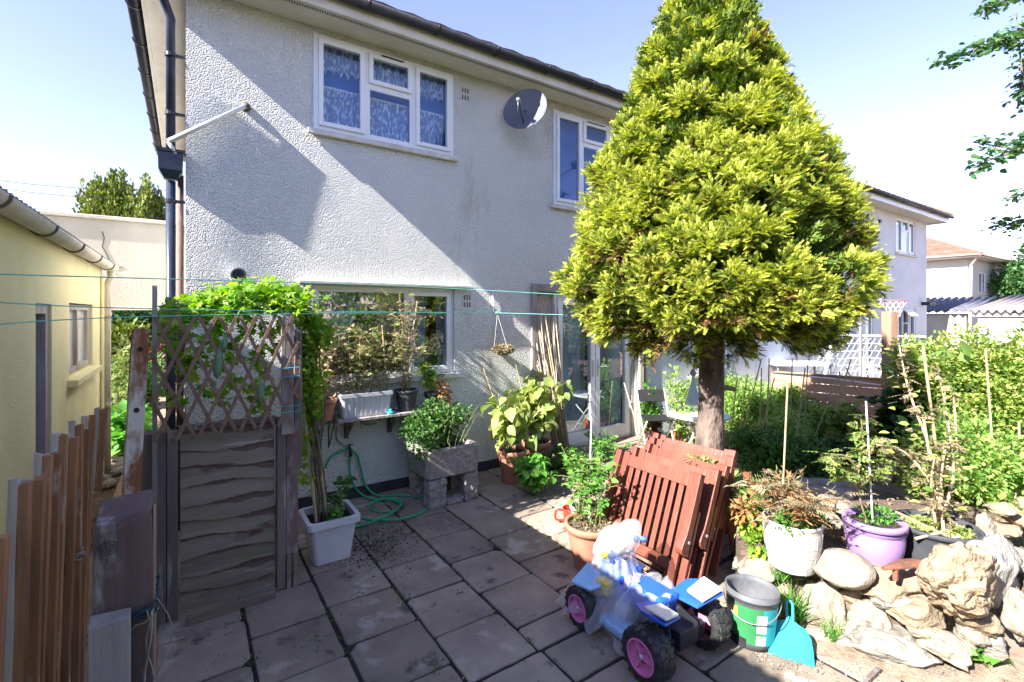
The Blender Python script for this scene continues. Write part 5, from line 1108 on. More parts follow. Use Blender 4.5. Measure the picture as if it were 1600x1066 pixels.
rough_block(2.13, 2.32, 4.29, 4.42, -.002, .055, parent=t, seed=9)
rough_block(2.10, 2.35, 4.66, 4.70, .0, .27, parent=t, seed=12, mat=wood_dark, name='back_board')
p, d = blob(lump((2.20, 4.62, .76), (.40, .24, .24), 16, 4, .5) + [((1.90, 4.36, .60), (.14, .12, .12)), ((2.0, 4.34, .66), (.12, .12, .12))], 3400, 9, .3); p[:, 2] = np.maximum(p[:, 2], .42); p[:, 1] = np.minimum(p[:, 1], D - .02)
pa = stems((2.2, 4.55, .5), 26, .42, .35, 4, baser=.2); stem_mesh(pa, .004, green_stem, t); scatter('foliage', L_herb, T_S, p, d, np.random.default_rng(3).uniform(.025, .055, len(p)), t, seed=5)

# aubergines in terracotta pots, leafy bits by the door
c = G(800, 752); t = pot('terracotta pot with a drooping large-leaved aubergine plant beside the stone trough', 'aubergine_pot', 'plant pot', c, .105, .155, .36, terra, rimh=.06, group='aubergines in terracotta pots')
for k in range(2): 
    pa = stems((c.x - .06 + .06 * k, c.y - .02, .32), 6, .68, .24, 91 + k, sub=1); foliage(t, pa, 74, L_aub, T_BIG, .09, .20, 92 + k, lo=.35, out=.2, down=.75, jit=.03, sr=.006)
MB().tube([(c.x + .02, c.y, .3), W(755, 575, 4.75)], .005, 6).build('cane', cane_m, t)
c = G(838, 732); c.y = min(c.y, 4.72); t = pot('terracotta pot with a yellowing aubergine plant between the other aubergine and the leaning canes', 'aubergine_pot', 'plant pot', c, .11, .165, .34, terra, rimh=.06, group='aubergines in terracotta pots')
for k in range(3):
    pa = stems((c.x - .05 + .05 * k, c.y, .3), 6, .84, .26, 95 + k, sub=1); foliage(t, pa, 115, L_aub, T_BIG, .07, .17, 96 + k, lo=.3, out=.2, down=.75, jit=.03, sr=.006)
MB().tube([(c.x - .03, c.y, .3), W(806, 570, 4.8)], .005, 6).build('cane', cane_m, t)
c = G(834, 772); t = thing('leafy_plant', 'low mound of broad bright green leaves on the paving in front of the aubergines', 'plant', tuple(c)); pa = stems(c, 18, .38, .27, 101); foliage(t, pa, 230, L_bright, T_BIG, .06, .14, 102, lo=.35, out=.4, down=.25, sr=.005)
for i, (px, py, h, s_, n, lb) in enumerate([(868, 738, .32, .26, 800, 'green weeds at the foot of the leaning canes'), (905, 745, .34, .26, 800, 'spreading green weeds between the canes and the white flowerpot'), (945, 722, .42, .2, 420, 'taller thin weeds in front of the french doors')]):
    c = G(px, py); t = thing('weed_clump', lb, 'weeds', tuple(c)); pa = stems(c, 16, h, s_, 110 + i, sub=1, baser=.12); foliage(t, pa, n, L_herb if i < 2 else L_bright, T_S, .03, .07, 120 + i, lo=.15, sr=.003)
# bundle of canes against the door surround
c = W(868, 0, 4.80); t = thing('cane_bundle', 'bundle of old bamboo canes leaning against the wooden door surround', 'canes', (c.x, 4.75, 0))
for k in range(46):
    b = Vector((W(rr.uniform(872, 892), 0, 4.72).x, 4.72 + rr.uniform(-.05, .10), -.005)); tp = W(rr.uniform(838, 874), rr.choice([rr.uniform(470, 520), rr.uniform(505, 600)]), D - .04 + rr.uniform(-.05, -.0)); mid = b.lerp(tp, .5) + Vector((rr.gauss(0, .012), rr.gauss(0, .008), 0))
    MB().tube([b, mid, tp], rr.uniform(.005, .009), 6).build('cane', cane_m if rr.random() < .7 else wood_grey, t, smooth=True)
c = G(1003, 692, 0); MBt = MB().tube([c, P(975, 598, c.y * CT + c.x * ST + .1)], .008, 7).build('garden_cane', cane_m, smooth=True); tag(fix_origin(MBt), 'single bamboo cane leaning in front of the right-hand french door', 'cane')

# tap, pipe and hose
t = thing('garden_hose', 'bright green hose looped from the wall tap and coiled on the slabs', 'hose', tuple(G(615, 800)))
def smoothp(pts, k=6):
    out = []; P_ = [Vector(p) for p in pts]; P_ = [P_[0]] + P_ + [P_[-1]]
    for i in range(1, len(P_) - 2):
        for j in range(k):
            u = j / k; a, b, c_, d = P_[i - 1:i + 3]; out.append(.5 * ((2 * b) + (c_ - a) * u + (2 * a - 5 * b + 4 * c_ - d) * u * u + (3 * b - a - 3 * c_ + d) * u ** 3))
    out.append(P_[-2]); return out
wl = lambda x, y, o=.04: W(x, y, D - o); gl2 = lambda x, y, z=.012: G(x, y, z); hr = .0105
MB().tube(smoothp([wl(508, 732), wl(514, 718), wl(528, 707, .05), wl(546, 704, .06), wl(558, 712), wl(564, 735), wl(572, 760, .06), gl2(592, 775), gl2(622, 774), gl2(655, 778), gl2(669, 790), gl2(655, 803), gl2(620, 812, .03), gl2(580, 812), gl2(556, 807), gl2(540, 803)]), hr, 10).build('hose', hose_m, t, smooth=True)
MB().tube(smoothp([wl(546, 706, .05), wl(546, 730), wl(550, 752), wl(562, 770, .07), gl2(585, 781), gl2(612, 781, .03), gl2(626, 788, .03), gl2(616, 798, .02), gl2(592, 800), gl2(577, 793), gl2(586, 783, .035), gl2(610, 779, .035), gl2(628, 784, .04), gl2(618, 798, .035), gl2(590, 812, .04), gl2(560, 822), gl2(530, 826)]), hr, 10).build('hose', hose_m, t, smooth=True)
t2 = thing('wall_tap', 'dark outdoor tap and thin grey pipe on the wall where the hose hangs', 'tap', tuple(wl(546, 704)))
MB().tube(smoothp([wl(526, 668, .02), wl(526, 685, .02), wl(534, 694, .02), wl(545, 700, .03)]), .008, 8).build('pipe', metal_grey, t2, smooth=True)
q = wl(546, 704, .03); MB().tube([q + Vector((0, .03, .02)), q + Vector((0, -.04, .02)), q + Vector((0, -.05, -.05))], .014, 8).tube([q + Vector((0, -.02, .03)), q + Vector((0, -.02, .06))], .008, 8).tube([q + Vector((-.03, -.02, .062)), q + Vector((.03, -.02, .062))], .007, 8).build('tap_body', black_pl, t2, smooth=True)

# airer arm, washing lines, hanging basket, dish
a = W(384, 168, D); b = W(263, 221, 4.94); t = thing('airer_arm', 'white tubular drying-line arm bracketed high on the wall near the house corner', 'bracket', tuple(a))
MB().tube([a + Vector((0, -.05, 0)), b], .021, 12).tube([b, b + Vector((.05, .03, -.085))], .016, 10).build('arm', white_metal, t, smooth=True)
MB().lathe([(0, 0), (.04, 0), (.04, .02), (.022, .03), (.022, .07), (0, .07)], (a.x, D, a.z), 16, Matrix.Rotation(R(90), 3, 'X')).build('wall_bracket', grime, t, smooth=True)
hk = W(777, 489, D - .14); t = thing('line_hook', 'white wall hook holding the teal washing lines above the hanging basket', 'hook', (hk.x, D, hk.z))
top = W(770, 456, D - .02); MB().tube([(top.x, D - .02, top.z), (top.x, D - .025, hk.z + .02), (top.x + .02, D - .06, hk.z), (hk.x, hk.y, hk.z)], .010, 8).tube([(top.x, D, top.z), (top.x, D - .02, top.z)], .014, 8).build('hook', white_metal, t, smooth=True)
MB().lathe([(0, -.02), (.018, -.014), (.022, 0), (.018, .014), (0, .02)], hk, 10).build('knot', line_m, t, smooth=True)
lines = [([P(-90, 426, 1.7), P(640, 448, 3.9), P(905, 462, 4.35)], 'highest teal washing line, running from the left edge to the conifer'), ([P(-90, 467, 1.7), P(300, 484, 2.8), hk], 'middle teal washing line, running to the wall hook'), ([P(-90, 514, 1.75), P(300, 493, 2.75), hk + Vector((0, 0, .01))], 'lowest teal washing line at the left edge, rising to the wall hook'), ([hk, P(880, 492, 4.6)], 'short teal line from the wall hook into the conifer')]
for pts, lb in lines:
    tag(fix_origin(MB().tube(smoothp(pts, 10), .0028, 6).build('washing_line', line_m, smooth=True)), lb, 'washing line', 'teal washing lines')
bk = W(786, 546, D - .13); t = thing('hanging_basket', 'small coir-lined hanging basket of dry moss hung below the line hook', 'basket', tuple(bk + Vector((0, 0, -.06))))
MB().lathe([(0, -.075), (.05, -.07), (.09, -.045), (.115, -.01), (.12, .0), (.11, .005), (.06, .01), (0, .015)], bk, 24).build('basket', hemp, t, smooth=True)
p, d = blob([((bk.x, bk.y, bk.z), (.13, .11, .045))], 900, 3, .6); scatter('dry_moss', L_dry, T_R, p, d, .035, t, roll=3)
m = MB(); 
for k in range(3): a_ = 2.1 * k + .5; m.tube([bk + Vector((math.cos(a_) * .11, math.sin(a_) * .11, 0)), hk + Vector((0, 0, -.01))], .002, 4)
m.build('hanger', white_metal, t)
dc = W(820, 170, D - .34); nrm = Vector((-.78, -.58, .26)).normalized(); rot = nrm.to_track_quat('Z', 'Y').to_matrix(); t = thing('satellite_dish', 'dark grey satellite dish with white sunlit rim bolted high on the house wall', 'satellite dish', (dc.x, D, dc.z))
pr = [(r_ * .27, .05 * (r_ ** 2) - .05) for r_ in [i / 10 for i in range(11)]]; m = MB().lathe(pr + [(.273, .003), (.27, -.006)] + [(r_ * .27, .05 * (r_ ** 2) - .058) for r_ in [i / 10 for i in range(9, -1, -1)]], dc, 40, rot); m.build('dish', M('dish_grey', (.13, .14, .17), (.10, .11, .135), scale=6, rough=.45), t, smooth=True)
e = dc + rot @ Vector((-.02, -.24, .02)); lnb = dc + nrm * .24 + Vector((-.0, 0, -.08)); MB().tube([dc + rot @ Vector((0, -.2, 0)) , lnb], .010, 6).build('arm', black_pl, t)
MB().tube([lnb + nrm * -.05 + Vector((0, 0, .02)), lnb + nrm * .03 + Vector((0, 0, .02))], .022, 12).tube([lnb + nrm * .02, lnb + nrm * .02 + Vector((-.0, 0, -.07)), lnb + Vector((.03, .06, -.10)), lnb + Vector((.05, .1, -.02))], .006, 6).build('receiver', metal_grey, t, smooth=True)
MB().tube([dc - nrm * .05, Vector((dc.x + .02, D - .06, dc.z - .02)), Vector((dc.x + .02, D, dc.z - .02))], .018, 10).build('wall_mount', black_pl, t, smooth=True)
m = MB(); q0 = Vector((dc.x + .02, D - .006, dc.z + .04)); m.tube([q0, Vector((W(797, 125).x, D - .006, W(797, 125).z)), Vector((W(797, 125).x, D - .006, EZ - .04))], .004, 5); m.build('cable', upvc, t)

# ================================================================ CHAIRS, TABLE, TREE FOOT
t0 = thing('folding_chair', 'black folding chair with pale metal legs in front of the french doors', 'chair', tuple(G(1025, 702)))
b = ROOT[t0.name]; ax = Vector((.86, -.5, 0)).normalized(); dp_ = Vector((-.5, -.86, 0)).normalized() ; U = Vector((0, 0, 1))
ctr = lambda s, f, z: b + ax * s + dp_ * f + U * z
m = MB()
for s in (-.20, .20): m.tube([ctr(s, -.22, .80), ctr(s, -.05, .42), ctr(s, .22, .0)], .011, 8)
for s in (-.185, .185): m.tube([ctr(s, .17, .43), ctr(s, .0, .25), ctr(s, -.20, .0)], .010, 8)
m.tube([ctr(-.20, .15, .10), ctr(.20, .15, .10)], .009, 6).tube([ctr(-.185, -.15, .07), ctr(.185, -.15, .07)], .009, 6); m.build('frame', white_metal, t0, smooth=True)
rc = Matrix((ax, dp_, U)).transposed(); m = MB(); m.box(ctr(0, .0, .435), (.38, .36, .018), rc); m.build('seat', chair_black, t0, bevel=.008)
up2 = (ctr(0, -.22, .80) - ctr(0, -.11, .55)).normalized(); n2 = ax.cross(up2); rc2 = Matrix((ax, n2, up2)).transposed(); m = MB(); cb = ctr(0, -.185, .715)
for (x0_, x1_, z0_, z1_) in ((-.20, -.05, -.085, .085), (.05, .20, -.085, .085), (-.05, .05, .045, .085), (-.05, .05, -.085, -.0)): m.box(cb + rc2 @ Vector(((x0_ + x1_) / 2, 0, (z0_ + z1_) / 2)), (x1_ - x0_, .016, z1_ - z0_), rc2)
m.build('backrest', chair_black, t0)
c = G(1092, 703); t = thing('round_table', 'white round metal garden table with scrolled legs partly behind the trunk', 'table', tuple(c)); zt_ = .50
MB().lathe([(0, zt_), (.39, zt_), (.40, zt_ - .008), (.40, zt_ - .03), (.385, zt_ - .032), (0, zt_ - .02)], c, 40).build('table_top', white_metal, t, smooth=False)
for k in range(4):
    a_ = 2.9 + k * 1.571; d = Vector((math.cos(a_), math.sin(a_), 0)); MB().tube(smoothp([c + d * .33 + U * (zt_ - .03), c + d * .22 + U * (zt_ - .10), c + d * .10 + U * .28, c + d * .13 + U * .14, c + d * .30 + U * .0]), .016, 8).build('leg', white_metal, t, smooth=True)
c = G(1050, 705); m = MB().lathe([(0, 0), (.025, 0), (.03, .02), (.028, .16), (.012, .20), (.012, .26), (0, .26)], c, 14, Matrix.Rotation(R(14), 3, 'Y')); tag(fix_origin(m.build('orange_bottle', orange_pl, smooth=True)), 'small orange tool handle standing under the folding chair', 'tool')
c = G(1035, 700); shrub('purple_plant', 'dusky purple-leaved plant between the folding chair and the round table', 'plant', (c.x + .1, c.y + .25, .32), (.16, .16, .28), 420, L_burg, T_S, .06, 201)
c = G(1010, 690); shrub('door_side_plant', 'small green plant growing by the wall right of the french doors', 'plant', (W(1012, 0, 4.75).x, 4.72, .45), (.22, .14, .42), 520, L_bright, T_S, .06, 202)
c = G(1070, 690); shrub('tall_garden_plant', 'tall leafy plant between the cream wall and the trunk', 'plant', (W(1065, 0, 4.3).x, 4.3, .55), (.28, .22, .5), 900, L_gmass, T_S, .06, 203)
q = P(1083, 520, 6.2); t = thing('hanging_cloth', 'pale blue cloth hanging on a cord left of the conifer trunk', 'cloth', (q.x, q.y, q.z - .9)); 
MB().tube([q, q + Vector((0, 0, -.46))], .006, 6).build('cord', white_metal, t); m = MB().lathe([(.012, -.46), (.035, -.50), (.04, -.53), (.02, -.56)], q, 12); m.build('bead', metal_grey, t, smooth=True)
m = MB().lathe([(.012, -.56), (.03, -.68), (.06, -.80), (.085, -.92)], q, 24, rib=.25, ribn=5); m.build('cloth', M('pale_blue_cloth', (.55, .68, .80)), t, smooth=True)
# soil ring and ivy litter at the tree foot
# ---- folded slatted chairs
def folded_chair():
    t = thing('folded_chair', 'frontmost of the folded red-brown slatted chairs, its full back facing the paving', 'chair', (0, 0, 0), 'folded slatted wooden chairs')
    th = R(21); V = Vector((math.sin(th), 0, math.cos(th))); Nn = Vector((-math.cos(th), 0, math.sin(th))); Yv = Vector((0, 1, 0)); q = lambda u, v, n: Yv * u + V * v + Nn * n
    def plank(m, u0, v0, u1, v1, n, w_, d_): m.bar(q(u0, v0, n), q(u1, v1, n), w_, d_, side=tuple(Nn))
    WH = .27; m = MB()
    for s in (-1, 1): plank(m, s * WH, .02, s * WH, .86, 0, .046, .030)
    plank(m, -WH + .024, .80, WH - .024, .80, 0, .085, .024); plank(m, -WH + .024, .24, WH - .024, .24, 0, .07, .024)
    for i in range(8): u = -.205 + .41 * i / 7; plank(m, u, .278, u, .756, .0, .036, .014)
    m.build('backrest', chair_wood, t, bevel=.003)
    m = MB()
    for s in (-1, 1): plank(m, s * (WH - .055), .10, s * (WH - .055), .60, -.045, .034, .026)
    for i in range(9): v = .13 + .052 * i; plank(m, -WH + .04, v, WH - .04, v, -.068, .036, .014)
    m.build('seat', chair_wood2, t, bevel=.002)
    for s in (-1, 1):   # armrest with a rounded front end
        m = MB(); pr = [(.86, .030), (.55, .034), (.46, .040), (.40, .058), (.37, .062), (.345, .05), (.335, .03)]; vs = []
        for (v, hw_) in pr:
            for (uu, nn) in ((-.024, -.004), (.024, -.004), (.024, hw_ * 1.0 + .018), (-.024, hw_ * 1.0 + .018)): vs.append(q(s * (WH + .052) + uu, v, nn))
        fs = [(i * 4 + k, i * 4 + (k + 1) % 4, (i + 1) * 4 + (k + 1) % 4, (i + 1) * 4 + k) for i in range(len(pr) - 1) for k in range(4)] + [(0, 1, 2, 3), tuple(4 * (len(pr) - 1) + k for k in (3, 2, 1, 0))]
        m.add(vs, fs).build('armrest', chair_wood, t, bevel=.004)
        m = MB(); plank(m, s * (WH + .052), .0, s * (WH + .052), .62, -.030, .045, .024); m.build('leg', chair_wood, t, bevel=.003)
        m = MB(); plank(m, s * (WH - .0), .0, s * (WH - .0), .52, -.062, .040, .024); m.build('leg', chair_wood2, t, bevel=.003)
        c_ = q(s * (WH + .078), .42, .02); MB().tube([c_ - Yv * .006 * s, c_ + Yv * .006 * s], .011, 10).build('bolt', metal_grey, t)
    return t
proto = folded_chair(); lbs = ['second folded red-brown chair, directly behind the frontmost one', 'middle folded red-brown chair of the leaning stack', 'fourth folded red-brown chair, with dead vine draped over its top rail', 'rearmost folded red-brown chair of the stack, nearest the conifer trunk']
for i in range(5):
    o = proto if i == 0 else copy_tree(proto)
    o.scale = (1, 1.10, 1); o.location = (2.58 + .166 * i + (.03 if i > 2 else 0), 2.34 + .015 * i + [0, -.02, .02, .05, .14][i], 0); o.rotation_euler = (0, R([0, 2, 3, 1, 4][i]), R([0, 2, -2, 3, 5][i])); 
    if i: o['label'] = lbs[i - 1]
# tan post leaning at the right of the stack
a = P(1168, 738, 3.7); b = Vector((a.x - .10, a.y - .02, .0)); tag(fix_origin(MB().bar(b, a, .05, .035, side=(1, 0, 0)).build('leaning_board', chair_wood, bevel=.004)), 'single red-brown board leaning at the right side of the folded chairs', 'board')
t = thing('dead_vine', 'withered vine trailing over the tops of the folded chairs', 'plant', (3.25, 2.35, .80)); p, d = blob([(P(1095, 725, 3.75), (.10, .14, .03)), (P(1128, 760, 3.7), (.06, .08, .10)), (P(1140, 790, 3.6), (.05, .06, .14)), (P(1150, 760, 3.6), (.05, .06, .10))], 420, 31, .2, .4)
scatter('foliage', L_tom, T_S, p, d, .05, t); pa = [smoothp([P(1070, 722, 3.7), P(1105, 718, 3.75), P(1130, 745, 3.7), P(1140, 800, 3.55)])]; stem_mesh(pa, .004, twig_m, t)

# ================================================================ POTS BY THE PAVING
c = G(924, 884); t = pot('wide terracotta pot with a leafy pepper plant beside the folded chairs', 'terracotta_planter', 'plant pot', c, .125, .185, .33, terra, rim=.016, rimh=.045, soilm=soil_m)
pa = stems((c.x, c.y, .29), 9, .62, .20, 131, sub=3, baser=.06); foliage(t, pa, 260, L_bright, T_S, .03, .08, 132, lo=.12, down=.1, sr=.004); crumbs(c, .15, 200, .31, t, L_dry, .03, 5, 'leaf_debris')
MB().tube([(c.x + .02, c.y + .05, .29), P(924, 652, 3.75)], .005, 6).build('cane', upvc, t)
c = G(915, 838); t = pot('small white flowerpot half hidden behind the pepper plant', 'white_flowerpot', 'plant pot', c, .09, .125, .27, whitepot_m, rimh=.03); pa = stems((c.x, c.y, .24), 10, .50, .22, 135, sub=2, baser=.05); foliage(t, pa, 260, L_tom, T_S, .025, .07, 136, lo=.15, sr=.003); p, d = along(pa, 120, 137); scatter('green_leaf', L_bright, T_S, p, d, .06, t)
c = G(893, 818); t = thing('watering_can', 'small bright red plastic jug with a looped handle beside the pepper plant pot', 'jug', tuple(c))
MB().lathe([(0, 0), (.062, 0), (.066, .01), (.078, .13), (.082, .14), (.078, .145), (.072, .135), (.06, .02), (0, .015)], c, 28).build('body', red_pl, t, smooth=True)
MB().lathe([(0, .135), (.078, .142), (.07, .155), (0, .165)], c, 20, a0=-1.6, a1=1.6).build('cover', red_pl, t, smooth=True)
hd = Vector((-CT, ST, 0)); MB().tube(smoothp([c + hd * .07 + U * .12, c + hd * .135 + U * .12, c + hd * .14 + U * .04, c + hd * .066 + U * .03]), .010, 8).build('handle', red_pl, t, smooth=True)
# bucket
c = G(1173, 998); t = thing('paint_bucket', 'open grey tub with a green and teal label standing by the rock wall', 'bucket', tuple(c)); tl = Matrix.Rotation(R(3), 3, 'Y')
def on(rb, rt, h, u): return rb + (rt - rb) * u
rb, rt, h = .118, .140, .30; pr = [(0, .0), (rb, 0)] + [(on(rb, rt, h, u / 6), h * .88 * u / 6) for u in range(1, 7)] + [(rt + .006, h * .885), (rt + .008, h * .93), (rt + .003, h * .935), (rt + .005, h), (rt - .003, h), (rt - .006, h * .9), (rb - .004, .01), (0, .008)]
MB().lathe(pr, c, 44, tl).build('tub', M('dusty_grey_plastic', (.13, .135, .145), (.08, .085, .095), scale=9, rough=.6, bump=.1, spec=.25), t, smooth=True)
fd = math.atan2(-c.y, -c.x)
def band(u0, u1, a0, a1, off, mat, name='label'):
    m = MB().lathe([(on(rb, rt, h, u) + off, h * .88 * u) for u in (u0, (u0 + u1) / 2, u1)], c, 26, tl, fd + a0, fd + a1); m.build(name, mat, t, smooth=True)
band(.12, .90, -1.5, .45, .0012, green_lab); band(.12, .90, .451, 1.35, .0012, blue_lab); band(.40, .78, .20, .62, .0024, white_lab); band(.14, .34, .20, .62, .0024, white_lab); band(.30, .75, -1.2, -.85, .0024, white_lab); band(.66, .84, -.95, -.55, .0024, orange_lab); band(.02, .22, -1.5, -.2, .0026, black_pl)
hp = [c + tl @ Vector((math.cos(fd + a) * (rt + .012), math.sin(fd + a) * (rt + .012), h * .84 - .09 * math.sin((a + 1.5) / 3.0 * math.pi))) for a in [-1.5 + 3.0 * k / 16 for k in range(17)]]; MB().tube(hp, .003, 6).build('handle', metal_grey, t, smooth=True)
# dustpan
a, b = G(1201, 1022), G(1273, 1043); rgt = (b - a).normalized(); fwd = Vector((-rgt.y, rgt.x, 0)); fwd = fwd if fwd.dot(Vector((ST, CT, 0))) > 0 else -fwd; t = thing('dustpan', 'turquoise plastic dustpan propped face down against the rock wall', 'dustpan', tuple((a + b) / 2)); L = (b - a).length
m = MB(); top = []; prf = [(0, 0.0, 1.0), (.06, .035, 1.0), (.12, .075, .93), (.155, .10, .72), (.17, .108, .4)]
vs = []
for (f, z, ww) in prf:
    for s in (-1, -.6, .6, 1): vs.append((a + b) / 2 + rgt * s * L / 2 * ww + fwd * f + U * (z + .014 + (-.012 if abs(s) == 1 else 0)))
for (f, z, ww) in prf:
    for s in (-1, -.6, .6, 1): vs.append((a + b) / 2 + rgt * s * L / 2 * ww + fwd * f + U * (max(0, z - .045)))
n = len(prf) * 4; fs = [(i * 4 + k, i * 4 + k + 1, i * 4 + k + 5, i * 4 + k + 4) for i in range(len(prf) - 1) for k in range(3)]; fs += [tuple(reversed([x + n for x in f])) for f in fs]
fs += [(i * 4, i * 4 + 4, n + i * 4 + 4, n + i * 4) for i in range(len(prf) - 1)] + [(i * 4 + 7, i * 4 + 3, n + i * 4 + 3, n + i * 4 + 7) for i in range(len(prf) - 1)] + [(k + 1, k, n + k, n + k + 1) for k in range(3)] + [(n - 4 + k, n - 3 + k, 2 * n - 3 + k, 2 * n - 4 + k) for k in range(3)]
m.add(vs, fs).build('pan', turq, t, bevel=.004)
hb = (a + b) / 2 + fwd * .165 + U * .11; ht = hb + fwd * .07 + U * .07; m = MB(); 
m.tube(smoothp([hb - rgt * .014, ht - rgt * .016, ht + (ht - hb).normalized() * .018, ht + rgt * .016, hb + rgt * .014]), .008, 8); m.bar(hb, hb.lerp(ht, .35), .03, .012); m.build('handle', turq, t, smooth=True)
# ---- toy quad bike under a polythene bag
QX, QY = 2.22, 1.92; qd = thing('toy_quad', 'pink-wheeled blue and white ride-on toy quad bike parked on the slabs', 'toy', (QX, QY, 0))
def wheel(x, y, r_, w_, out):
    sgn = out; rt_ = Matrix.Rotation(R(90 * sgn), 3, 'Y'); c = Vector((x, y, r_)); N = 40; m = MB()
    prt = [(r_ * .62, -w_ / 2), (r_ * .70, -w_ / 2 - .004), (r_ * .90, -w_ / 2), (r_ * .985, -w_ * .36), (r_ * .99, w_ * .36), (r_ * .90, w_ / 2), (r_ * .70, w_ / 2 + .004), (r_ * .62, w_ / 2), (r_ * .60, 0), (r_ * .62, -w_ / 2)]
    m.lathe(prt, c, 48, rt_)
    for k in range(18):
        for s in (-1, 1):
            an = 2 * math.pi * (k + (.25 if s > 0 else 0)) / 18; rm = Matrix.Rotation(an, 3, 'Z'); ctr_ = rm @ Vector((r_ * .985, 0, s * w_ * .22)); m.box(c + rt_ @ ctr_, (r_ * .075, r_ * .17, w_ * .36), rt_ @ rm @ Matrix.Rotation(R(18 * s), 3, 'X'))
            ctr_ = rm @ Vector((r_ * .90, 0, s * w_ * .47)); m.box(c + rt_ @ ctr_, (r_ * .15, r_ * .12, w_ * .10), rt_ @ rm)
    wh = m.build('wheel', rubber, qd)
    m = MB(); z = w_ / 2; m.lathe([(r_ * .64, z - .004), (r_ * .66, z + .004), (r_ * .60, z + .006), (r_ * .56, z - .02), (r_ * .30, z - .03), (0, z - .03)], c, 36, rt_)
    for k in range(3):
        an = 2 * math.pi * k / 3 + .5; rm = Matrix.Rotation(an, 3, 'Z'); m.box(c + rt_ @ (rm @ Vector((r_ * .30, 0, z - .015))), (r_ * .5, r_ * .16, .022), rt_ @ rm)
    m.lathe([(r_ * .30, z - .03), (r_ * .32, z - .012), (r_ * .27, z - .012), (r_ * .26, z - .03)], c, 30, rt_); m.build('rim', pink_pl, wh)
    MB().lathe([(0, z + .006), (r_ * .08, z + .005), (r_ * .11, z - .003), (r_ * .11, z - .02)], c, 20, rt_).build('hub_cap', silver, wh, smooth=True)
wheel(1.985, 1.68, .135, .115, -1); wheel(2.465, 1.68, .135, .115, 1); wheel(2.00, 2.19, .118, .095, -1); wheel(2.43, 2.19, .118, .095, 1)
m = MB(); m.box((QX, 1.68, .135), (.36, .10, .085)); m.box((QX, 1.68, .17), (.16, .16, .10)); m.tube([(2.0, 1.68, .135), (2.44, 1.68, .135)], .02, 10); m.tube([(2.0, 2.19, .12), (2.42, 2.19, .12)], .018, 10); m.box((QX, 1.94, .14), (.14, .46, .07))
for s in (-1, 1): m.bar((QX + s * .12, 1.64, .18), (QX + s * .05, 1.72, .26), .03, .03)
m.build('chassis', black_pl, qd, bevel=.008)
def shell(pts_top, thick, name, mat, bevel=.01): # convex-ish plate from outline points
    m = MB(); n = len(pts_top); m.add([tuple(p) for p in pts_top] + [(p[0], p[1], p[2] - thick) for p in pts_top], [tuple(range(n)), tuple(range(2 * n - 1, n - 1, -1))] + [(k, n + k, n + (k + 1) % n, (k + 1) % n) for k in range(n)]); return m.build(name, mat, qd, bevel=bevel)
m = MB(); m.box((QX, 1.90, .235), (.17, .34, .10)); m.box((QX, 2.09, .27), (.20, .18, .14)); m.bar((QX, 2.12, .28), (QX, 2.22, .42), .12, .10); m.build('body', blue_pl, qd, bevel=.02)
m = MB(); m.box((QX, 1.84, .30), (.16, .24, .05)); m.build('seat', blue_pl, qd, bevel=.018)
MB().box((QX + .0, 2.00, .30), (.12, .06, .05)).build('dashboard', pink_pl, qd, bevel=.02)
for s in (-1, 1):
    shell([(QX + s * .07, 1.60, .31), (QX + s * .25, 1.56, .35), (QX + s * .27, 1.70, .36), (QX + s * .22, 1.78, .34), (QX + s * .07, 1.80, .30)], .018, 'rear_mudguard', blue_pl); shell([(QX + s * .10, 1.59, .338), (QX + s * .24, 1.56, .375), (QX + s * .255, 1.69, .383), (QX + s * .11, 1.70, .345)], .016, 'mudguard_pad', cream_toy)
    shell([(QX + s * .08, 2.08, .27), (QX + s * .25, 2.10, .27), (QX + s * .26, 2.26, .25), (QX + s * .08, 2.30, .30)], .018, 'front_mudguard', ltblue_pl); m = MB().tube([(QX + s * .02, 2.12, .42), (QX + s * .10, 2.10, .47), (QX + s * .17, 2.06, .47)], .013, 8); m.build('handlebar', black_pl, qd, smooth=True)
    MB().tube([(QX + s * .115, 2.09, .47), (QX + s * .185, 2.05, .47)], .019, 10).build('grip', yellow_pl if s < 0 else ltblue_pl, qd, smooth=True)
m = MB(); m.box((QX, 2.17, .48), (.14, .07, .08)); m.lathe([(0, 0), (.05, 0), (.05, .14), (0, .14)], (QX - .08, 2.08, .49), 18, Matrix.Rotation(R(75), 3, 'Y')); m.build('lamp_cowl', cream_toy, qd, bevel=.01)
m = MB(); m.box((QX - .16, 1.93, .10), (.12, .26, .05)); m.build('footrest', ltblue_pl, qd, bevel=.015); MB().box((QX - .12, 2.10, .25), (.08, .10, .08)).build('side_panel', yellow_pl, qd, bevel=.015)
MB().box((QX - .10, 1.98, .16), (.06, .10, .06)).build('small_toy', cream_toy, qd, bevel=.01)
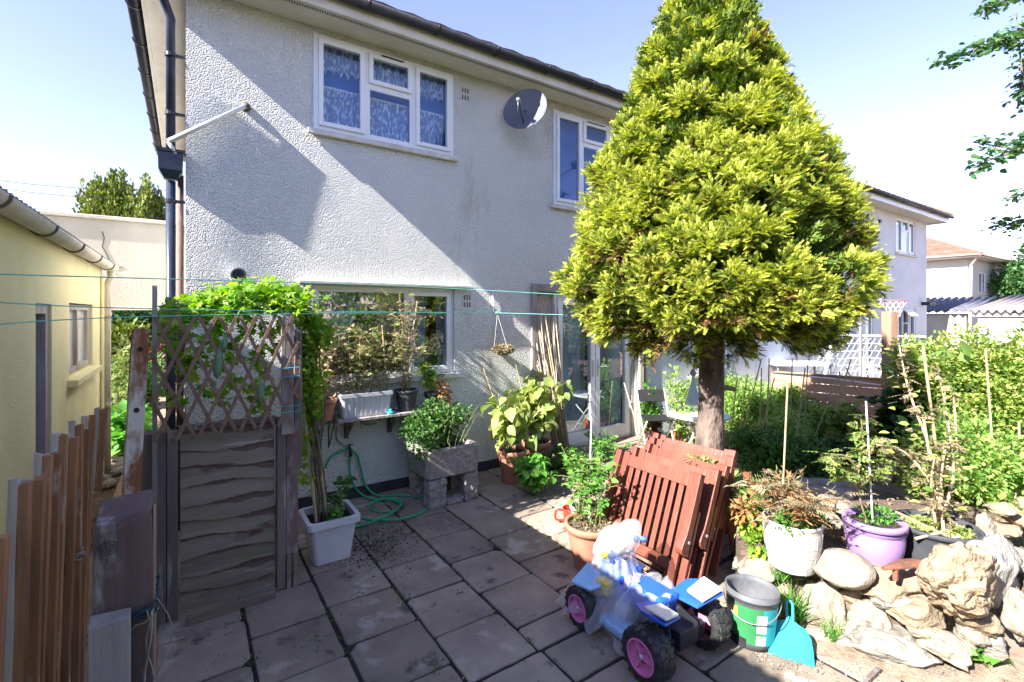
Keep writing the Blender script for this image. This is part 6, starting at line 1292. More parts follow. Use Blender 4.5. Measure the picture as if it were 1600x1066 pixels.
# the bag: a crumpled hood over the handlebars and long translucent skirts
bg_ = thing('polythene_bag', 'crumpled translucent polythene bag draped over the toy quad bike', 'bag', (QX, 2.05, .05)); m = MB()
def draped(c, rings, seg, seed, fold, nf):
    vs = []; fs = []
    for i, (rx, ry, z, ox, oy) in enumerate(rings):
        u = i / (len(rings) - 1)
        for k in range(seg):
            a_ = 2 * math.pi * k / seg; f = 1 + fold * u * math.sin(nf * a_ + seed + 1.3 * u) + .5 * fold * u * math.sin((nf * 2 + 1) * a_ + 2 * seed); nn = noise.noise_vector(Vector((math.cos(a_) * 3, math.sin(a_) * 3, z * 9 + seed))) * (.03 + .02 * u)
            vs.append((c[0] + ox + math.cos(a_) * rx * f + nn.x, c[1] + oy + math.sin(a_) * ry * f + nn.y, z + nn.z * (1.4 if u > .9 else .8)))
    for i in range(len(rings) - 1):
        for k in range(seg): fs.append((i * seg + k, i * seg + (k + 1) % seg, (i + 1) * seg + (k + 1) % seg, (i + 1) * seg + k))
    m.add(vs, fs)
k0 = len(m.v); m.lathe([(.001, .072), (.06, .070), (.115, .062), (.155, .038), (.168, .005), (.16, -.03), (.135, -.06), (.11, -.085)], (0, 0, 0), 56)
rh = Matrix.Rotation(R(-14), 3, 'Y') @ Matrix.Rotation(R(-12), 3, 'X')
for q_ in range(k0, len(m.v)):
    v = Vector(m.v[q_]); a_ = math.atan2(v.y, v.x); sqf = 1 + .10 * math.cos(4 * a_); v = Vector((v.x * 1.12 * sqf, v.y * .80 * sqf, v.z)); cr_ = abs(noise.noise(v * 13)) * .035 + abs(noise.noise(v * 27 + Vector((4, 0, 0)))) * .014
    v = v * (1 - cr_ / max(.05, v.length)); m.v[q_] = tuple(rh @ v + Vector((QX - .01, 2.10, .505)))
def crease(v, s_): return v
draped((QX - .01, 2.10), [(.115, .085, .425, 0, 0), (.125, .11, .38, -.01, .01), (.145, .15, .32, -.01, .02), (.165, .19, .25, -.02, .03), (.185, .225, .17, -.03, .05), (.20, .25, .10, -.045, .07), (.215, .265, .05, -.06, .09)], 150, 2.1, .13, 10)
draped((QX - .0, 1.86), [(.10, .10, .335, .02, -.02), (.115, .13, .325, .02, -.0), (.13, .145, .29, .0, .02), (.14, .155, .23, -.03, .04), (.15, .165, .16, -.05, .06), (.155, .17, .07, -.06, .06), (.16, .17, .03, -.06, .06)], 110, 4.0, .16, 8)
m.build('bag_film', bagm, bg_, smooth=True)
MB().tube(smoothp([(QX + math.cos(a_) * .115, 2.12 + math.sin(a_) * .085, .43 + .01 * math.sin(3 * a_)) for a_ in [6.283 * k / 14 for k in range(15)]]), .003, 5).tube(smoothp([(QX - .03, 2.04, .43), (QX - .02, 2.0, .36), (QX + .01, 1.98, .28)]), .003, 5).build('tie_cord', black_pl, bg_, smooth=True)

# ================================================================ ROCK WALL
A_, B_, C_ = G(1150, 935), G(1468, 1048), G(1640, 985)
def on_line(px, py, off=0.0, a=A_, b=B_):
    """where the ray through a pixel column meets the wall's front face, pushed back by off"""
    s = (px - 800) / F; d = Vector((ST + s * CT, CT - s * ST, 0)); e = b - a
    den = d.x * e.y - d.y * e.x; tt = (a.x * e.y - a.y * e.x) / den; zc = tt + off; return P(px, py, zc)
def rock(mb_or_none, c, sz, seed, cuts=20, amp=.20, fine=.085, sub=4, rz=None, tilt=0, name='stone', mat=rock_m, parent=None, pits=False):
    bm = bmesh_ico(sub); q = random.Random(seed); pl = [(Vector((q.gauss(0, 1), q.gauss(0, 1), q.gauss(0, .8))).normalized(), q.uniform(.58, .84)) for _ in range(cuts)]; vs = []
    rot = Matrix.Rotation(tilt, 3, Vector((CT, -ST, 0)) if False else Vector((ST, CT, 0))) @ Matrix.Rotation(-TH if rz is None else rz, 3, 'Z')
    for v in bm[0]:
        p = Vector(v); r_ = 1 + amp * 2 * noise.noise(p * 1.3 + Vector((seed * 3.1, 0, 0))); p *= r_
        for n, d in pl:
            k = p.dot(n) - d
            if k > 0: p -= n * k * .97
        st_ = abs(noise.noise(Vector((p.x * 1.2, p.y * 1.2, p.z * 5 + seed)))) ; p *= 1 + fine * (noise.noise(p * 4 + Vector((0, seed, 0))) * 1.4 + noise.noise(p * 9) * .7 - st_ * 1.2)
        if pits:
            w_ = noise.noise(p * 2.6 + Vector((7, seed, 3))); 
            if w_ > .22: p *= 1 - (w_ - .22) * .95
        vs.append(Vector(c) + rot @ Vector((p.x * sz[0] / 2, p.y * sz[1] / 2, p.z * sz[2] / 2)))
    return MB().add(vs, bm[1]).build(name, mat, parent, smooth=True)
_ico = {}
def bmesh_ico(sub):
    if sub not in _ico:
        import bmesh
        b = bmesh.new(); bmesh.ops.create_icosphere(b, subdivisions=sub, radius=1); _ico[sub] = ([tuple(v.co) for v in b.verts], [tuple(v.index for v in f.verts) for f in b.faces]); b.free()
    return _ico[sub]
rmats = [rock_m, M('tan_limestone', (.33, .265, .185), (.19, .15, .10), scale=5, rough=.95, bump=1, bscale=19, bdist=.03, streak=[((.30, .20, .08), 3, .58, (1, 1, 1)), ((.12, .11, .09), 9, .62, (1, 1, 1))]), M('grey_limestone', (.29, .27, .24), (.15, .14, .12), scale=6, rough=.95, bump=1, bscale=15, bdist=.03, stretch=(1, 1, 2.5), streak=[((.46, .43, .39), 5, .58, (1, 1, 1)), ((.14, .16, .07), 4, .66, (1, 1, 1))])]
rw = thing('rock_wall', 'low dry wall of pale rough limestone boulders along the edge of the raised bed', 'wall', tuple((A_ + B_) / 2))
big = [(1283, 951, 108, 96, .05), (1383, 912, 112, 56, .10), (1258, 897, 66, 30, .13), (1357, 968, 74, 62, .02), (1433, 958, 96, 56, .03), (1398, 1012, 150, 44, -.02), (1474, 1010, 90, 46, .0), (1220, 922, 40, 40, .05), (1183, 905, 60, 44, .12), (1150, 925, 44, 50, .08), (1320, 1000, 80, 34, -.02), (1225, 968, 50, 60, .10), (1250, 990, 50, 24, .03), (1330, 930, 44, 40, .08),
       (1405, 940, 70, 30, .03), (1350, 895, 70, 26, .16), (1290, 905, 56, 24, .15), (1440, 900, 60, 40, .22), (1340, 985, 50, 26, .0), (1440, 985, 60, 26, .0), (1380, 938, 60, 26, .03), (1462, 935, 50, 40, .12), (1296, 999, 46, 14, .0), (1160, 880, 40, 26, .22)]
for i, (x, y, w_, h_, off) in enumerate(big):
    c = on_line(x, y, off + .05); k = (c.x * ST + c.y * CT) / F; rock(None, c, (w_ * k * 1.04, max(.16, w_ * k * .8), h_ * k * 1.06), 300 + i, parent=rw, mat=rmats[i % 3], tilt=R(rr.uniform(-8, 8)))
for i, (x, y, w_, h_) in enumerate([(1527, 968, 70, 52), (1549, 1006, 46, 50), (1590, 958, 52, 90), (1625, 930, 60, 80), (1570, 915, 46, 60), (1515, 990, 50, 40), (1600, 900, 60, 44), (1565, 870, 70, 60), (1640, 870, 70, 70), (1530, 900, 60, 60)]):
    zc = {0: 2.62, 1: 2.60, 2: 2.72, 3: 2.8, 4: 2.85, 5: 2.62, 6: 2.95, 7: 3.0, 8: 3.1, 9: 2.85}[i]; c = P(x, y, zc); k = zc / F; rock(None, c, (w_ * k * 1.05, w_ * k, h_ * k * 1.08), 340 + i, parent=rw, mat=rmats[(i + 1) % 3], tilt=R(rr.uniform(-10, 10)))
def loose(name, label, x, y, w_, h_, zc, seed, mat=rock_m, d=None, group=None, **k):
    c = P(x, y, zc); s = zc / F; o = rock(None, c, (w_ * s * 1.08, (d or w_) * s, h_ * s * 1.08), seed, name=name, mat=mat, **k); tag(fix_origin(o), label, 'rock', group); return o
zf = lambda x, y, o: (lambda c: c.x * ST + c.y * CT)(on_line(x, y, o))
loose('flat_rock', 'smooth round flat rock lying on the wall below the purple pot', 1318, 888, 80, 46, zf(1318, 888, .06), 401, amp=.05, cuts=2, fine=.03)
loose('knobbly_rock', 'bone-shaped knobbly rock on the wall left of the white pot', 1194, 884, 74, 34, zf(1194, 884, .10), 402, amp=.22, tilt=R(-14), cuts=4)
loose('holed_rock', 'large tan rock riddled with holes on top of the wall by the black tub', 1499, 905, 112, 104, 2.56, 403, mat=rock_tan, amp=.14, cuts=5, fine=.09, sub=5, pits=True, d=80)
loose('upright_rock', 'tall grey streaked rock standing upright behind the holed rock', 1560, 890, 58, 112, 2.78, 404, mat=rock_grey, amp=.14, cuts=6, fine=.08, d=46)
loose('pointed_rock', 'small pale pointed rock at the right edge of the black tub', 1537, 830, 30, 56, 3.05, 405, amp=.1, cuts=6, d=26)
loose('blue_grey_pebble', 'smooth blue-grey cobble tucked behind the holed rock', 1530, 866, 36, 38, 2.75, 406, mat=M('blue_grey_stone', (.36, .40, .44)), amp=.04, cuts=0, fine=.01)
loose('bed_rock', 'pale rounded rock in the bed just behind the purple pot', 1385, 737, 30, 34, 4.4, 407, d=30)
loose('bed_rock', 'flat pale slab of rock in the bed left of the purple pot rim', 1308, 790, 60, 26, 3.7, 408, d=60, cuts=9)
loose('bed_rock', 'small pale rock between the white pot and the purple pot', 1300, 815, 34, 26, 3.4, 409, d=34)
for i, (x, y, w_) in enumerate([(1565, 795, 44), (1590, 812, 40), (1572, 828, 52), (1610, 790, 50)]):
    loose('edging_block', ['flat tan edging block beyond the pointed rock', 'tan edging block at the right edge of the photo', 'lower tan edging block behind the upright rock', 'rightmost tan edging block, partly out of frame'][i], x, y, w_, 20, 3.3, 420 + i, mat=rock_tan, d=40, cuts=9, amp=.06, group='tan edging blocks')
# gravel and dirt at the foot of the wall
ps = []; ds = []
for _ in range(900):
    x = rr.uniform(1180, 1640); y = 1005 + (x - 1180) * .12 + abs(rr.gauss(0, 26)); c = G(x, min(y, 1100)); ps.append((c.x, c.y, .006)); ds.append((rr.gauss(0, 1), rr.gauss(0, 1), rr.gauss(0, .6)))
scatter('gravel', rock_m, T_R, ps, ds, np.random.default_rng(4).uniform(.006, .02, len(ps)), kind='stuff', roll=3)
m = MB(); pts = [G(x, y) for x, y in ((1180, 985), (1290, 1003), (1400, 1030), (1480, 1062), (1560, 1020), (1640, 1010), (1640, 1080), (1520, 1090), (1440, 1078), (1350, 1040), (1250, 1018), (1180, 1005))]
m.add([(p.x, p.y, .006) for p in pts], [tuple(range(len(pts)))]); structure(m.build('dirt_strip', M('dry_dirt', (.34, .26, .19), (.19, .14, .10), scale=14, rough=1, bump=1, bscale=70)))
tag(fix_origin(MB().bar(G(1352, 1066, .015), G(1374, 1046, .015), .022, .022).build('wood_offcut', wood_dark)), 'short dark offcut of wood lying on the slabs at the bottom edge', 'wood')
for i, (x, y, n, l, lb) in enumerate([(1236, 975, 120, .30, 'tall tuft of grass between the tub and the dustpan'), (1296, 1000, 46, .17, 'thin wild grass tuft at the foot of the boulders'), (1222, 905, 50, .16, 'drooping grass blades growing over the wall beside the white pot')]):
    c = G(x, y) if i < 2 else on_line(x, y, .0); t = thing('grass_tuft', lb, 'grass', tuple(c)); q = [(c.x + rr.gauss(0, .02), c.y + rr.gauss(0, .02), c.z) for _ in range(n)]
    scatter('blades', L_bright, T_GR, q, [(rr.gauss(0, .5), rr.gauss(0, .5), 1) for _ in q], np.random.default_rng(i).uniform(l * .5, l, n), t, seed=i)
c = G(1545, 1045); t = thing('seedling', 'bright green broad-leaved seedling on the bare ground at the bottom right corner', 'plant', tuple(c)); pa = [[c, c + Vector((-.03, .04, .05)), c + Vector((-.07, .07, .07))], [c, c + Vector((.03, 0, .05)), c + Vector((.06, -.03, .04))], [c, c + Vector((0, .03, .08)), c + Vector((-.01, .07, .10))]]
foliage(t, [[c + (q_ - c) * 1.5 for q_ in b_] for b_ in pa], 26, L_bright, T_BIG, .06, .10, 441, lo=.3, out=.3, sr=.003)

# ================================================================ POTS ON THE RAISED BED
bz = .30
c = G(1238, 884, bz); t = pot('white brick-patterned round pot of dried ferns on the rock wall', 'white_tub', 'plant pot', c, .125, .165, .30, whitepot_m, rim=.004, rimh=.02, belly=.012)
m = MB()
for k in range(1, 5): u = k / 5; r_ = .125 + .04 * u + .012 * math.sin(u * math.pi) + .0005; m.lathe([(r_, .28 * u - .002), (r_ + .0008, .28 * u), (r_, .28 * u + .002)], c, 40)
for k in range(5):
    for j in range(9):
        a_ = 6.283 * (j + .5 * (k % 2)) / 9; u0, u1 = k / 5, (k + 1) / 5; r0_ = .125 + .04 * u0 + .012 * math.sin(u0 * math.pi) + .001; r1_ = .125 + .04 * u1 + .012 * math.sin(u1 * math.pi) + .001; m.bar(c + Vector((math.cos(a_) * r0_, math.sin(a_) * r0_, .28 * u0)), c + Vector((math.cos(a_) * r1_, math.sin(a_) * r1_, .28 * u1)), .002, .003)
m.build('brick_lines', M('pot_crease', (.42, .40, .37)), t)
pa = stems((c.x, c.y, c.z + .26), 26, .30, .24, 151, sub=1, baser=.09); foliage(t, pa, 240, L_dry, T_FERN, .08, .18, 152, lo=.1, out=.8, stem=twig_m, sr=.0025); p, d = blob([((c.x + .06, c.y - .04, c.z + .31), (.13, .10, .08)), ((c.x - .08, c.y - .03, c.z + .31), (.10, .08, .06))], 900, 6, .3); scatter('green_leaf', L_bright, T_R, p, d, .035, t, roll=3); scatter('fern', L_rust, T_FERN, *along(pa, 60, 153, lo=.3, out=.8), .15, t)
c0 = P(1228, 800, 3.0); MB().tube([(c0.x, c0.y + .04, bz), P(1231, 590, 3.05)], .0055, 6).build('cane', cane_m, t)
c = G(1163, 862, .10); c.z = .10; t = pot('terracotta pot half hidden behind the folded chairs, with trailing yellow leaves', 'terracotta_pot', 'plant pot', c, .095, .13, .26, terra, rimh=.05); p, d = blob([(P(1175, 815, 3.35), (.08, .08, .12)), (P(1190, 850, 3.2), (.10, .08, .10))], 300, 8, .2, .5); scatter('foliage', L_vine, T_S, p, d, .045, t); p, d = blob([(P(1165, 800, 3.35), (.08, .08, .10))], 120, 9, .2, .5); scatter('withered_leaf', L_rust, T_S, p, d, .05, t)
c = G(1366, 884, bz); t = pot('lilac purple plastic pot holding a spindly tomato plant with a white cane', 'purple_pot', 'plant pot', c, .105, .155, .30, purple_pl, rim=.016, rimh=.038, belly=.022); 
MB().lathe([(.171, .255), (.166, .243), (.160, .235)], c, 40).build('pot_band', purple_pl, t, smooth=True)
pa = [smoothp([c + Vector((-.03, .02, .26)), P(1344, 780, 3.0), P(1342, 730, 3.05), P(1348, 690, 3.1), P(1345, 650, 3.1)])] + [smoothp([P(1343, 770, 3.0), P(1325, 745, 2.95), P(1300, 738, 2.9)]), smoothp([P(1343, 735, 3.05), P(1318, 712, 3.0), P(1300, 716, 2.95), P(1285, 722, 2.9)]), smoothp([P(1345, 700, 3.05), P(1372, 690, 3.1), P(1390, 700, 3.1)]), smoothp([P(1345, 760, 3.0), P(1370, 735, 3.05), P(1380, 720, 3.05)])]
foliage(t, pa, 200, L_tom, T_C, .05, .11, 161, lo=.35, down=.25, jit=.02, stem=twig_m, sr=.007); p, d = blob([((c.x + .05, c.y, c.z + .31), (.10, .10, .05))], 260, 9, .2); scatter('green_leaf', L_bright, T_R, p, d, .03, t, roll=3)
MB().tube([c + Vector((-.02, .0, .24)), P(1353, 627, 3.05)], .0055, 6).build('cane', whitepl, t)
c = G(1462, 882, bz); t = pot('battered charcoal black round tub with clippings and a dry stalk, beside the purple pot', 'black_tub', 'plant pot', c, .17, .215, .26, greypl, rim=.014, rimh=.03, soil=.045, soilm=soil_m); crumbs(c, .18, 700, .30 + .225, t, L_aub, .03, 4, 'clippings')
for i, (x0_, y0_, x1_, y1_) in enumerate([(1400, 800, 1480, 838), (1450, 850, 1500, 838), (1430, 842, 1470, 832)]):
    MB().tube([P(x0_, y0_, 2.95), P(x1_, y1_, 2.9)], .008, 6).build('dry_stick', cane_m, t)
st = [smoothp([P(1475, 835, 2.95), P(1470, 760, 3.0), P(1478, 690, 3.05)]), smoothp([P(1472, 790, 2.98), P(1440, 735, 3.0), P(1410, 705, 3.0), P(1370, 695, 2.95)]), smoothp([P(1468, 800, 2.98), P(1452, 700, 3.1), P(1430, 640, 3.2), P(1415, 590, 3.3), P(1405, 540, 3.4)]), smoothp([P(1474, 800, 3.0), P(1490, 740, 3.05), P(1478, 640, 3.2), P(1466, 580, 3.3)]), smoothp([P(1462, 820, 2.95), P(1455, 760, 2.95), P(1460, 715, 2.95)])]
foliage(t, st, 260, L_dry, T_C, .04, .09, 171, lo=.2, down=.3, jit=.03, stem=cane_m, sr=.011); p, d = along(st, 110, 172, lo=.2, jit=.06); scatter('green_leaf', L_mass, T_S, p, d, .06, t)
MB().tube([P(1470, 820, 3.02), P(1443, 655, 3.1)], .008, 6).build('cane', cane_m, t)
t = thing('rusty_hoe_head', 'rusty curved hoe blade lying on the rocks below the black tub', 'tool', tuple(P(1418, 886, 2.74))); a, b = P(1378, 889, 2.70), P(1456, 881, 2.80); m = MB(); N = 14; vs = []
for i in range(N + 1):
    u = i / N; c_ = a.lerp(b, u) + U * (.018 * math.sin(u * 2.8)); wd = .045 * math.sin(min(1, u * 1.6 + .1) * 1.57) * (1 if u < .75 else (1 - u) * 4 * .9 + .1); 
    for s in (-1, 0, 1): vs.append(c_ + Vector((ST, CT, 0)) * s * wd + U * (.012 if s == 0 else 0))
    for s in (-1, 0, 1): vs.append(c_ + Vector((ST, CT, 0)) * s * wd + U * (.006 if s == 0 else -.006))
fs = []
for i in range(N):
    k = i * 6
    for j in (0, 1): fs += [(k + j, k + j + 6, k + j + 7, k + j + 1), (k + 3 + j, k + 4 + j, k + 10 + j, k + 9 + j)]
    fs += [(k, k + 3, k + 9, k + 6), (k + 2, k + 8, k + 11, k + 5)]
m.add(vs, fs); m.build('blade', rust2, t, smooth=False); e = P(1399, 896, 2.71); MB().tube([e + U * .03, e + U * -.035], .014, 10).build('socket', rust2, t)

# ================================================================ THE GARDEN BEYOND
def gp_(px, py): return G(px, py)
# plants scrambling over the back of the raised bed
shrub('ground_cover', 'russet and green ground-covering plant between the purple pot and the black tub', 'plant', (3.95, 1.72, .16), (.42, .30, .20), 1500, L_rust, T_S, .04, 211, cane=4, k=22)
shrub('ground_cover', 'yellow-green low leafy plant behind the purple pot', 'plant', (3.75, 1.95, .28), (.30, .25, .26), 900, L_aub, T_S, .045, 212, cane=5)
shrub('fern_plant', 'feathery wilting fern clump right of the folded chairs', 'plant', (3.50, 1.90, .38), (.22, .2, .34), 420, L_tom, T_FERN, .14, 213)
# mid bed: dense low green bushes behind the trunk
def spot(px, zc): v = P(px, 500, zc); return v.x, v.y
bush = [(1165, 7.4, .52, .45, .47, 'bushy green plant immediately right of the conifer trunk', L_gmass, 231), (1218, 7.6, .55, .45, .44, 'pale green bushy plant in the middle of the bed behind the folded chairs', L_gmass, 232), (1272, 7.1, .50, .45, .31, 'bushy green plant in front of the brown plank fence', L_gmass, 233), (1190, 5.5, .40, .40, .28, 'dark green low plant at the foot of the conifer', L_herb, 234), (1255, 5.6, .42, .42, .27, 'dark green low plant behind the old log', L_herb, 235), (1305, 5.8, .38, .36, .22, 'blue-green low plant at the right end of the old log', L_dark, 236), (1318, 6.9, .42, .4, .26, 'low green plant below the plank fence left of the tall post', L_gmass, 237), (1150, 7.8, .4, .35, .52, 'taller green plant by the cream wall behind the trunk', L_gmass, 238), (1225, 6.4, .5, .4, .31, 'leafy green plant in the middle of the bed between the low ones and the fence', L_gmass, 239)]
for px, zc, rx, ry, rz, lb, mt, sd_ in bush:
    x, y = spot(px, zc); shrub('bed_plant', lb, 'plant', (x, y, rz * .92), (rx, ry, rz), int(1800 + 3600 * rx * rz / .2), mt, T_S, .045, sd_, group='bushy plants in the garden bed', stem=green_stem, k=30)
# old logs edging the bed
for i, (x0_, x1_, y0_, z_) in enumerate([(1226, 1335, 722, .08), (1240, 1330, 737, .05)]):
    a, b = P(x0_, y0_, 5.2 - .12 * i), P(x1_, y0_ + 4, 5.0 - .12 * i); a.z = b.z = z_; m = MB().tube([a.lerp(b, k / 8) + Vector((0, rr.gauss(0, .015), rr.gauss(0, .01))) for k in range(9)], [.07 + rr.uniform(-.01, .01) for _ in range(9)], 12); tag(fix_origin(m.build('old_log', wood_grey, smooth=True)), ['upper weathered grey log edging the bed', 'lower weathered grey log edging the bed'][i], 'log', 'old logs edging the bed')
# canes stuck in the bed
cn = [(1148, 625, 1152, 590), (1160, 640, 1168, 585), (1188, 640, 1190, 575), (1196, 650, 1210, 590), (1232, 760, 1238, 560), (1250, 640, 1258, 575), (1170, 640, 1190, 560), (1305, 640, 1312, 580), (1290, 640, 1310, 590), (1258, 650, 1262, 570), (1200, 620, 1202, 560), (1350, 700, 1353, 625), (1130, 610, 1160, 680), (1355, 640, 1322, 575), (1300, 660, 1330, 560)]
for i, (x0_, y0_, x1_, y1_) in enumerate(cn):
    zc = 6.1 + .1 * (i % 5); a, b = P(x0_, y0_, zc), P(x1_, y1_, zc); d = (b - a); a2 = a - d * ((a.z) / d.z); tag(fix_origin(MB().tube([a2, b], .0085, 6).build('garden_cane', cane_m)), ['thin bamboo cane in the bed, %s' % w for w in ('leftmost beside the trunk', 'second from the trunk', 'third from the trunk, upright', 'leaning right in front of the cream wall', 'tall one in the middle of the bed', 'just left of the plank fence', 'leaning over the pale green bush', 'in front of the fence top rail', 'crossing another by the fence', 'upright at the left end of the fence', 'behind the pale green bush', 'beside the tall wooden post', 'slanting down right of the trunk', 'leaning left near the tall post', 'leaning right near the netted goal')][i], 'cane', 'canes in the garden bed')
# white cord rail on canes
tag(fix_origin(MB().tube([P(1208, 583, 7.0), P(1300, 592, 6.6), P(1382, 603, 6.4)], .012, 6).build('white_rail', white_metal)), 'thin white rail running along in front of the plank fence top', 'rail')
# plank fence across to the tall post
FXa, FXb = P(1208, 580, 7.75), P(1452, 598, 6.6); t = thing('plank_fence', 'low brown horizontal plank fence behind the bed, paint worn pale', 'fence', ((FXa.x + FXb.x) / 2, (FXa.y + FXb.y) / 2, 0))
for k in range(7):
    z1 = .94 - k * .135; z0 = z1 - .128; MB().bar((FXa.x, FXa.y, (z0 + z1) / 2), (FXb.x, FXb.y, (z0 + z1) / 2 + .0), .022, .128).build('plank', plank_m, t, bevel=.004)
for u in (.02, .5, .98): c = FXa.lerp(FXb, u); MB().box2(c.x + .03, c.x + .10, c.y + .02, c.y + .09, -.05, .92).build('post', wood_tan, t)
MB().bar((FXa.x - .0, FXa.y - .03, .95), (FXb.x, FXb.y - .03, .95), .05, .018).build('cap_rail', wood_tan, t)
zc = 6.35; a = P(1390, 487, zc); t = thing('hoop_post', 'tall square brown wooden post standing in front of the plank fence', 'post', (a.x, a.y, 0)); MB().box((a.x, a.y, a.z / 2 - .03), (.125, .125, a.z + .06), Matrix.Rotation(-TH * .6, 3, 'Z')).build('timber', M('brown_post', (.42, .25, .17), (.30, .17, .115), scale=5, rough=.8, stretch=(1, 1, .15), bump=.4, streak=[((.46, .34, .28), 6, .66, (1, 1, .3))]), t, bevel=.006)
q = P(1395, 472, 6.5); t = thing('basketball_hoop', 'small red basketball hoop with pale net beyond the top of the brown post', 'hoop', tuple(P(1395, 490, 8.2))); q = P(1395, 470, 8.2); m = MB().tube([q + Vector((math.cos(a_) * .19, math.sin(a_) * .19, 0)) for a_ in [6.283 * k / 24 for k in range(25)]], .008, 6); m.build('ring', M('faded_red', (.55, .16, .14)), t, smooth=True); m = MB()
for k in range(12):
    a0, a1 = 6.283 * k / 12, 6.283 * (k + 1) / 12
    for (aa, bb) in ((a0, a1), (a1, a0)): m.tube([q + Vector((math.cos(aa) * .19, math.sin(aa) * .19, 0)), q + Vector((math.cos(bb) * .14, math.sin(bb) * .14, -.14)), q + Vector((math.cos(aa) * .10, math.sin(aa) * .10, -.28))], .003, 4)
m.build('net', M('pink_net', (.75, .52, .58)), t); MB().tube([q + Vector((-.19, .05, 0)), q + Vector((-.75, .2, -.0)), q + Vector((-.75, .2, -2.07))], .03, 8).box(q + Vector((-.30, .08, .02)), (.10, .08, .10)).build('stand', metal_grey, t)
# white football goal with net
ga, gb = P(1302, 524, 9.2), P(1452, 527, 8.6); t = thing('goal', 'white garden football goal with net beyond the plank fence', 'goal', ((ga.x + gb.x) / 2, (ga.y + gb.y) / 2, 0)); la, lb_ = P(1288, 590, 9.0), P(1460, 592, 8.4)
fa = la + (la - ga) * (la.z / (ga.z - la.z)); fb = lb_ + (lb_ - gb) * (lb_.z / (gb.z - lb_.z)); fa.z = fb.z = 0
MB().tube([fa, ga, gb, fb], .03, 10).build('frame', white_metal, t, smooth=False); m = MB(); bk_ = Vector((ST, CT, 0)) * .7; nx_, nz_ = 17, 12
def npt(u, v): top = ga.lerp(gb, u); bot = fa.lerp(fb, u) + bk_; return top.lerp(bot, v) + Vector((0, 0, -.10 * math.sin(v * 3.14) * (1 + .3 * math.sin(u * 9)))) + bk_ * (.25 * math.sin(v * 3.14)) + Vector((rr.gauss(0, .006), rr.gauss(0, .006), 0))
grid = [[npt(i / nx_, j / nz_) for j in range(nz_ + 1)] for i in range(nx_ + 1)]
for i in range(nx_ + 1): m.tube(grid[i], .006, 4)
for j in range(1, nz_ + 1): m.tube([grid[i][j] for i in range(nx_ + 1)], .006, 4)
m.build('net', white_metal, t)
c = P(1245, 568, 9.5); t = thing('garden_bench_table', 'pale blue-white garden table seen over the left end of the plank fence', 'table', (c.x, c.y, 0)); rtm = Matrix.Rotation(-TH, 3, 'Z') 
MB().box((c.x, c.y, c.z), (1.1, .6, .05), rtm).build('table_top', M('pale_blue_top', (.55, .62, .74)), t, bevel=.008); 
for s in (-1, 1):
    for f in (-1, 1): v = rtm @ Vector((s * .5, f * .24, 0)); MB().tube([(c.x + v.x, c.y + v.y, 0), (c.x + v.x, c.y + v.y, c.z - .03)], .02, 8).build('leg', metal_grey, t)
# big terracotta tub by the post
x, y = spot(1403, 5.5); t = pot('big brown terracotta tub with a dark-leaved shrub at the foot of the brown post', 'large_tub', 'plant pot', Vector((x, y, 0)), .20, .27, .34, M('brown_terracotta', (.30, .15, .11), (.22, .11, .08), scale=4, rough=.8), rim=.02, rimh=.05)
pa = stems((x, y, .30), 12, .78, .38, 241, sub=3, baser=.1); foliage(t, pa, 620, L_dark, T_SQ, .06, .13, 242, lo=.2, out=.3, down=.1, sr=.006); p, d = along(pa, 200, 243); scatter('bright_leaf', L_herb, T_SQ, p, d, .10, t)
x, y = spot(1330, 5.9); shrub('bean_plant', 'sparse tomato-like plant beside the shaded path in front of the fence', 'plant', (x, y, .40), (.25, .25, .40), 300, L_tom, T_SQ, .09, 245)
# the climbing mass on the right
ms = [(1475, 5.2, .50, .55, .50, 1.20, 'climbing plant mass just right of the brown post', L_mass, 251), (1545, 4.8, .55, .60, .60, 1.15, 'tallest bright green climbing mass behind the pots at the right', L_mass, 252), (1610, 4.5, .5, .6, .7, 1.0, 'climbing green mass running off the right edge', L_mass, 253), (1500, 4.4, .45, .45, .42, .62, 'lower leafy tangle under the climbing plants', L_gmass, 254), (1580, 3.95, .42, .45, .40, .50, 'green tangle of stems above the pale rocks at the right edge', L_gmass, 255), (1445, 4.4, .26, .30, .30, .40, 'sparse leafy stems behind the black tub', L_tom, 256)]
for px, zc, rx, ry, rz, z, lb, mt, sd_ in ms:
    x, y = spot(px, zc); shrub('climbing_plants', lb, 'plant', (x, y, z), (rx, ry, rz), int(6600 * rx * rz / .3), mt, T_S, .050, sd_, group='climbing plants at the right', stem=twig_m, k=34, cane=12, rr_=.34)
for i, (px, py, zc, s, lb) in enumerate([(1428, 650, 4.7, .19, 'upper broad squash leaf left of the climbing mass'), (1440, 690, 4.6, .22, 'large squash leaf in the middle of the group beside the big tub'), (1436, 715, 4.5, .19, 'lowest broad squash leaf beside the big tub'), (1500, 545, 4.6, .15, 'broad squash leaf on top of the climbing mass'), (1455, 552, 4.8, .13, 'pale squash leaf at the top left of the climbing mass')]):
    c = P(px, py, zc); o = scatter('squash_leaf', L_big, T_SQ, [tuple(c), tuple(c + Vector((.04, .03, -.05))), tuple(c + Vector((-.05, .02, -.09)))], [(-.6, -.6, .1), (.3, -.7, -.2), (-.1, .3, .3)], [s, s * .8, s * .7], seed=i); m = None; tag(fix_origin(o), lb, 'leaf', 'broad squash leaves')
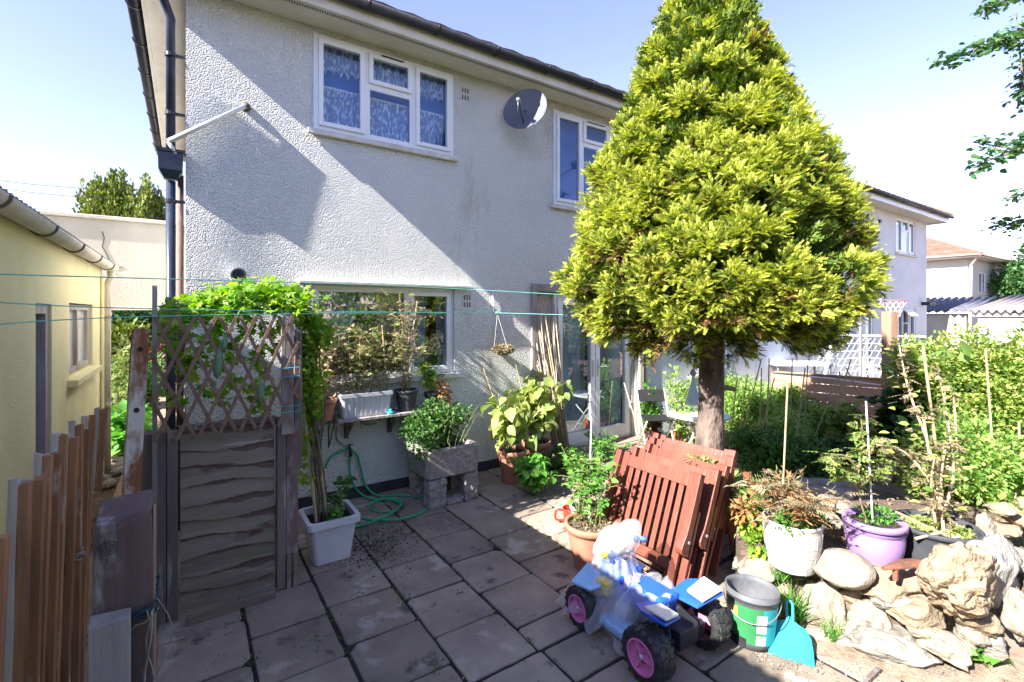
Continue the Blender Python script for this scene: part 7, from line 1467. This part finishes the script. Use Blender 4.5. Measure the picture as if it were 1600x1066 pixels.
for i, (x0_, y0_, x1_, y1_, lb) in enumerate([(1470, 760, 1442, 540, 'tall thick cane slanting left out of the climbing mass'), (1500, 760, 1490, 620, 'short cane inside the climbing mass'), (1560, 830, 1540, 545, 'tall thin cane rising through the climbing mass'), (1567, 790, 1565, 700, 'short stake above the tan edging blocks'), (1595, 760, 1592, 660, 'stake at the right edge')]):
    zc = 4.15; a, b = P(x0_, y0_, zc), P(x1_, y1_, zc); d = b - a; a2 = a - d * (a.z / d.z); tag(fix_origin(MB().tube([a2, b], .011 if i == 0 else .008, 6).build('garden_cane', cane_m)), lb, 'cane', 'canes in the climbing plants')
# back hedges and undergrowth that close the view
for i, (px, zc, rx, ry, rz, lb) in enumerate([(1620, 8.2, .9, .9, .75, 'hedge behind the climbing plants at the far right'), (1530, 10.5, 1.4, .9, .62, 'low green hedge in front of the white garage')]):
    x, y = spot(px, zc); shrub('hedge', lb, 'hedge', (x, y, rz * .9), (rx, ry, rz), 3800, L_mass, T_S, .10, 261 + i, k=30)
# fallen leaves and rough growth over the bed floor
ps = []; ds = []
for _ in range(5200):
    x, y = rr.uniform(3.0, 9.5), rr.uniform(1.6, 4.95)
    if noise.noise(Vector((x * 1.4, y * 1.4, 4))) < -.12 or (4.9 < x and y < 2.8): continue
    ps.append((x, y, -.02)); ds.append((rr.gauss(0, .8), rr.gauss(0, .8), rr.uniform(.1, 1)))
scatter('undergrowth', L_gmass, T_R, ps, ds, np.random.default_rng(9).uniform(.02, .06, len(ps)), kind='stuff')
ps = [(rr.uniform(3.2, 5.4), rr.uniform(.7, 2.1), .293) for _ in range(2600)]; ps = [q for q in ps if q[0] > 3.5 and q[1] < 2.15 - (q[0] - 3.5) * .35 and q[1] > .98 - (q[0] - 3.42) * .2 or (3.2 < q[0] < 3.6 and 1.5 < q[1] < 1.9)]
scatter('bed_litter', L_dry, T_R, ps, [(rr.gauss(0, 1), rr.gauss(0, 1), rr.gauss(.1, .4)) for _ in ps], np.random.default_rng(10).uniform(.012, .045, len(ps)), kind='stuff')
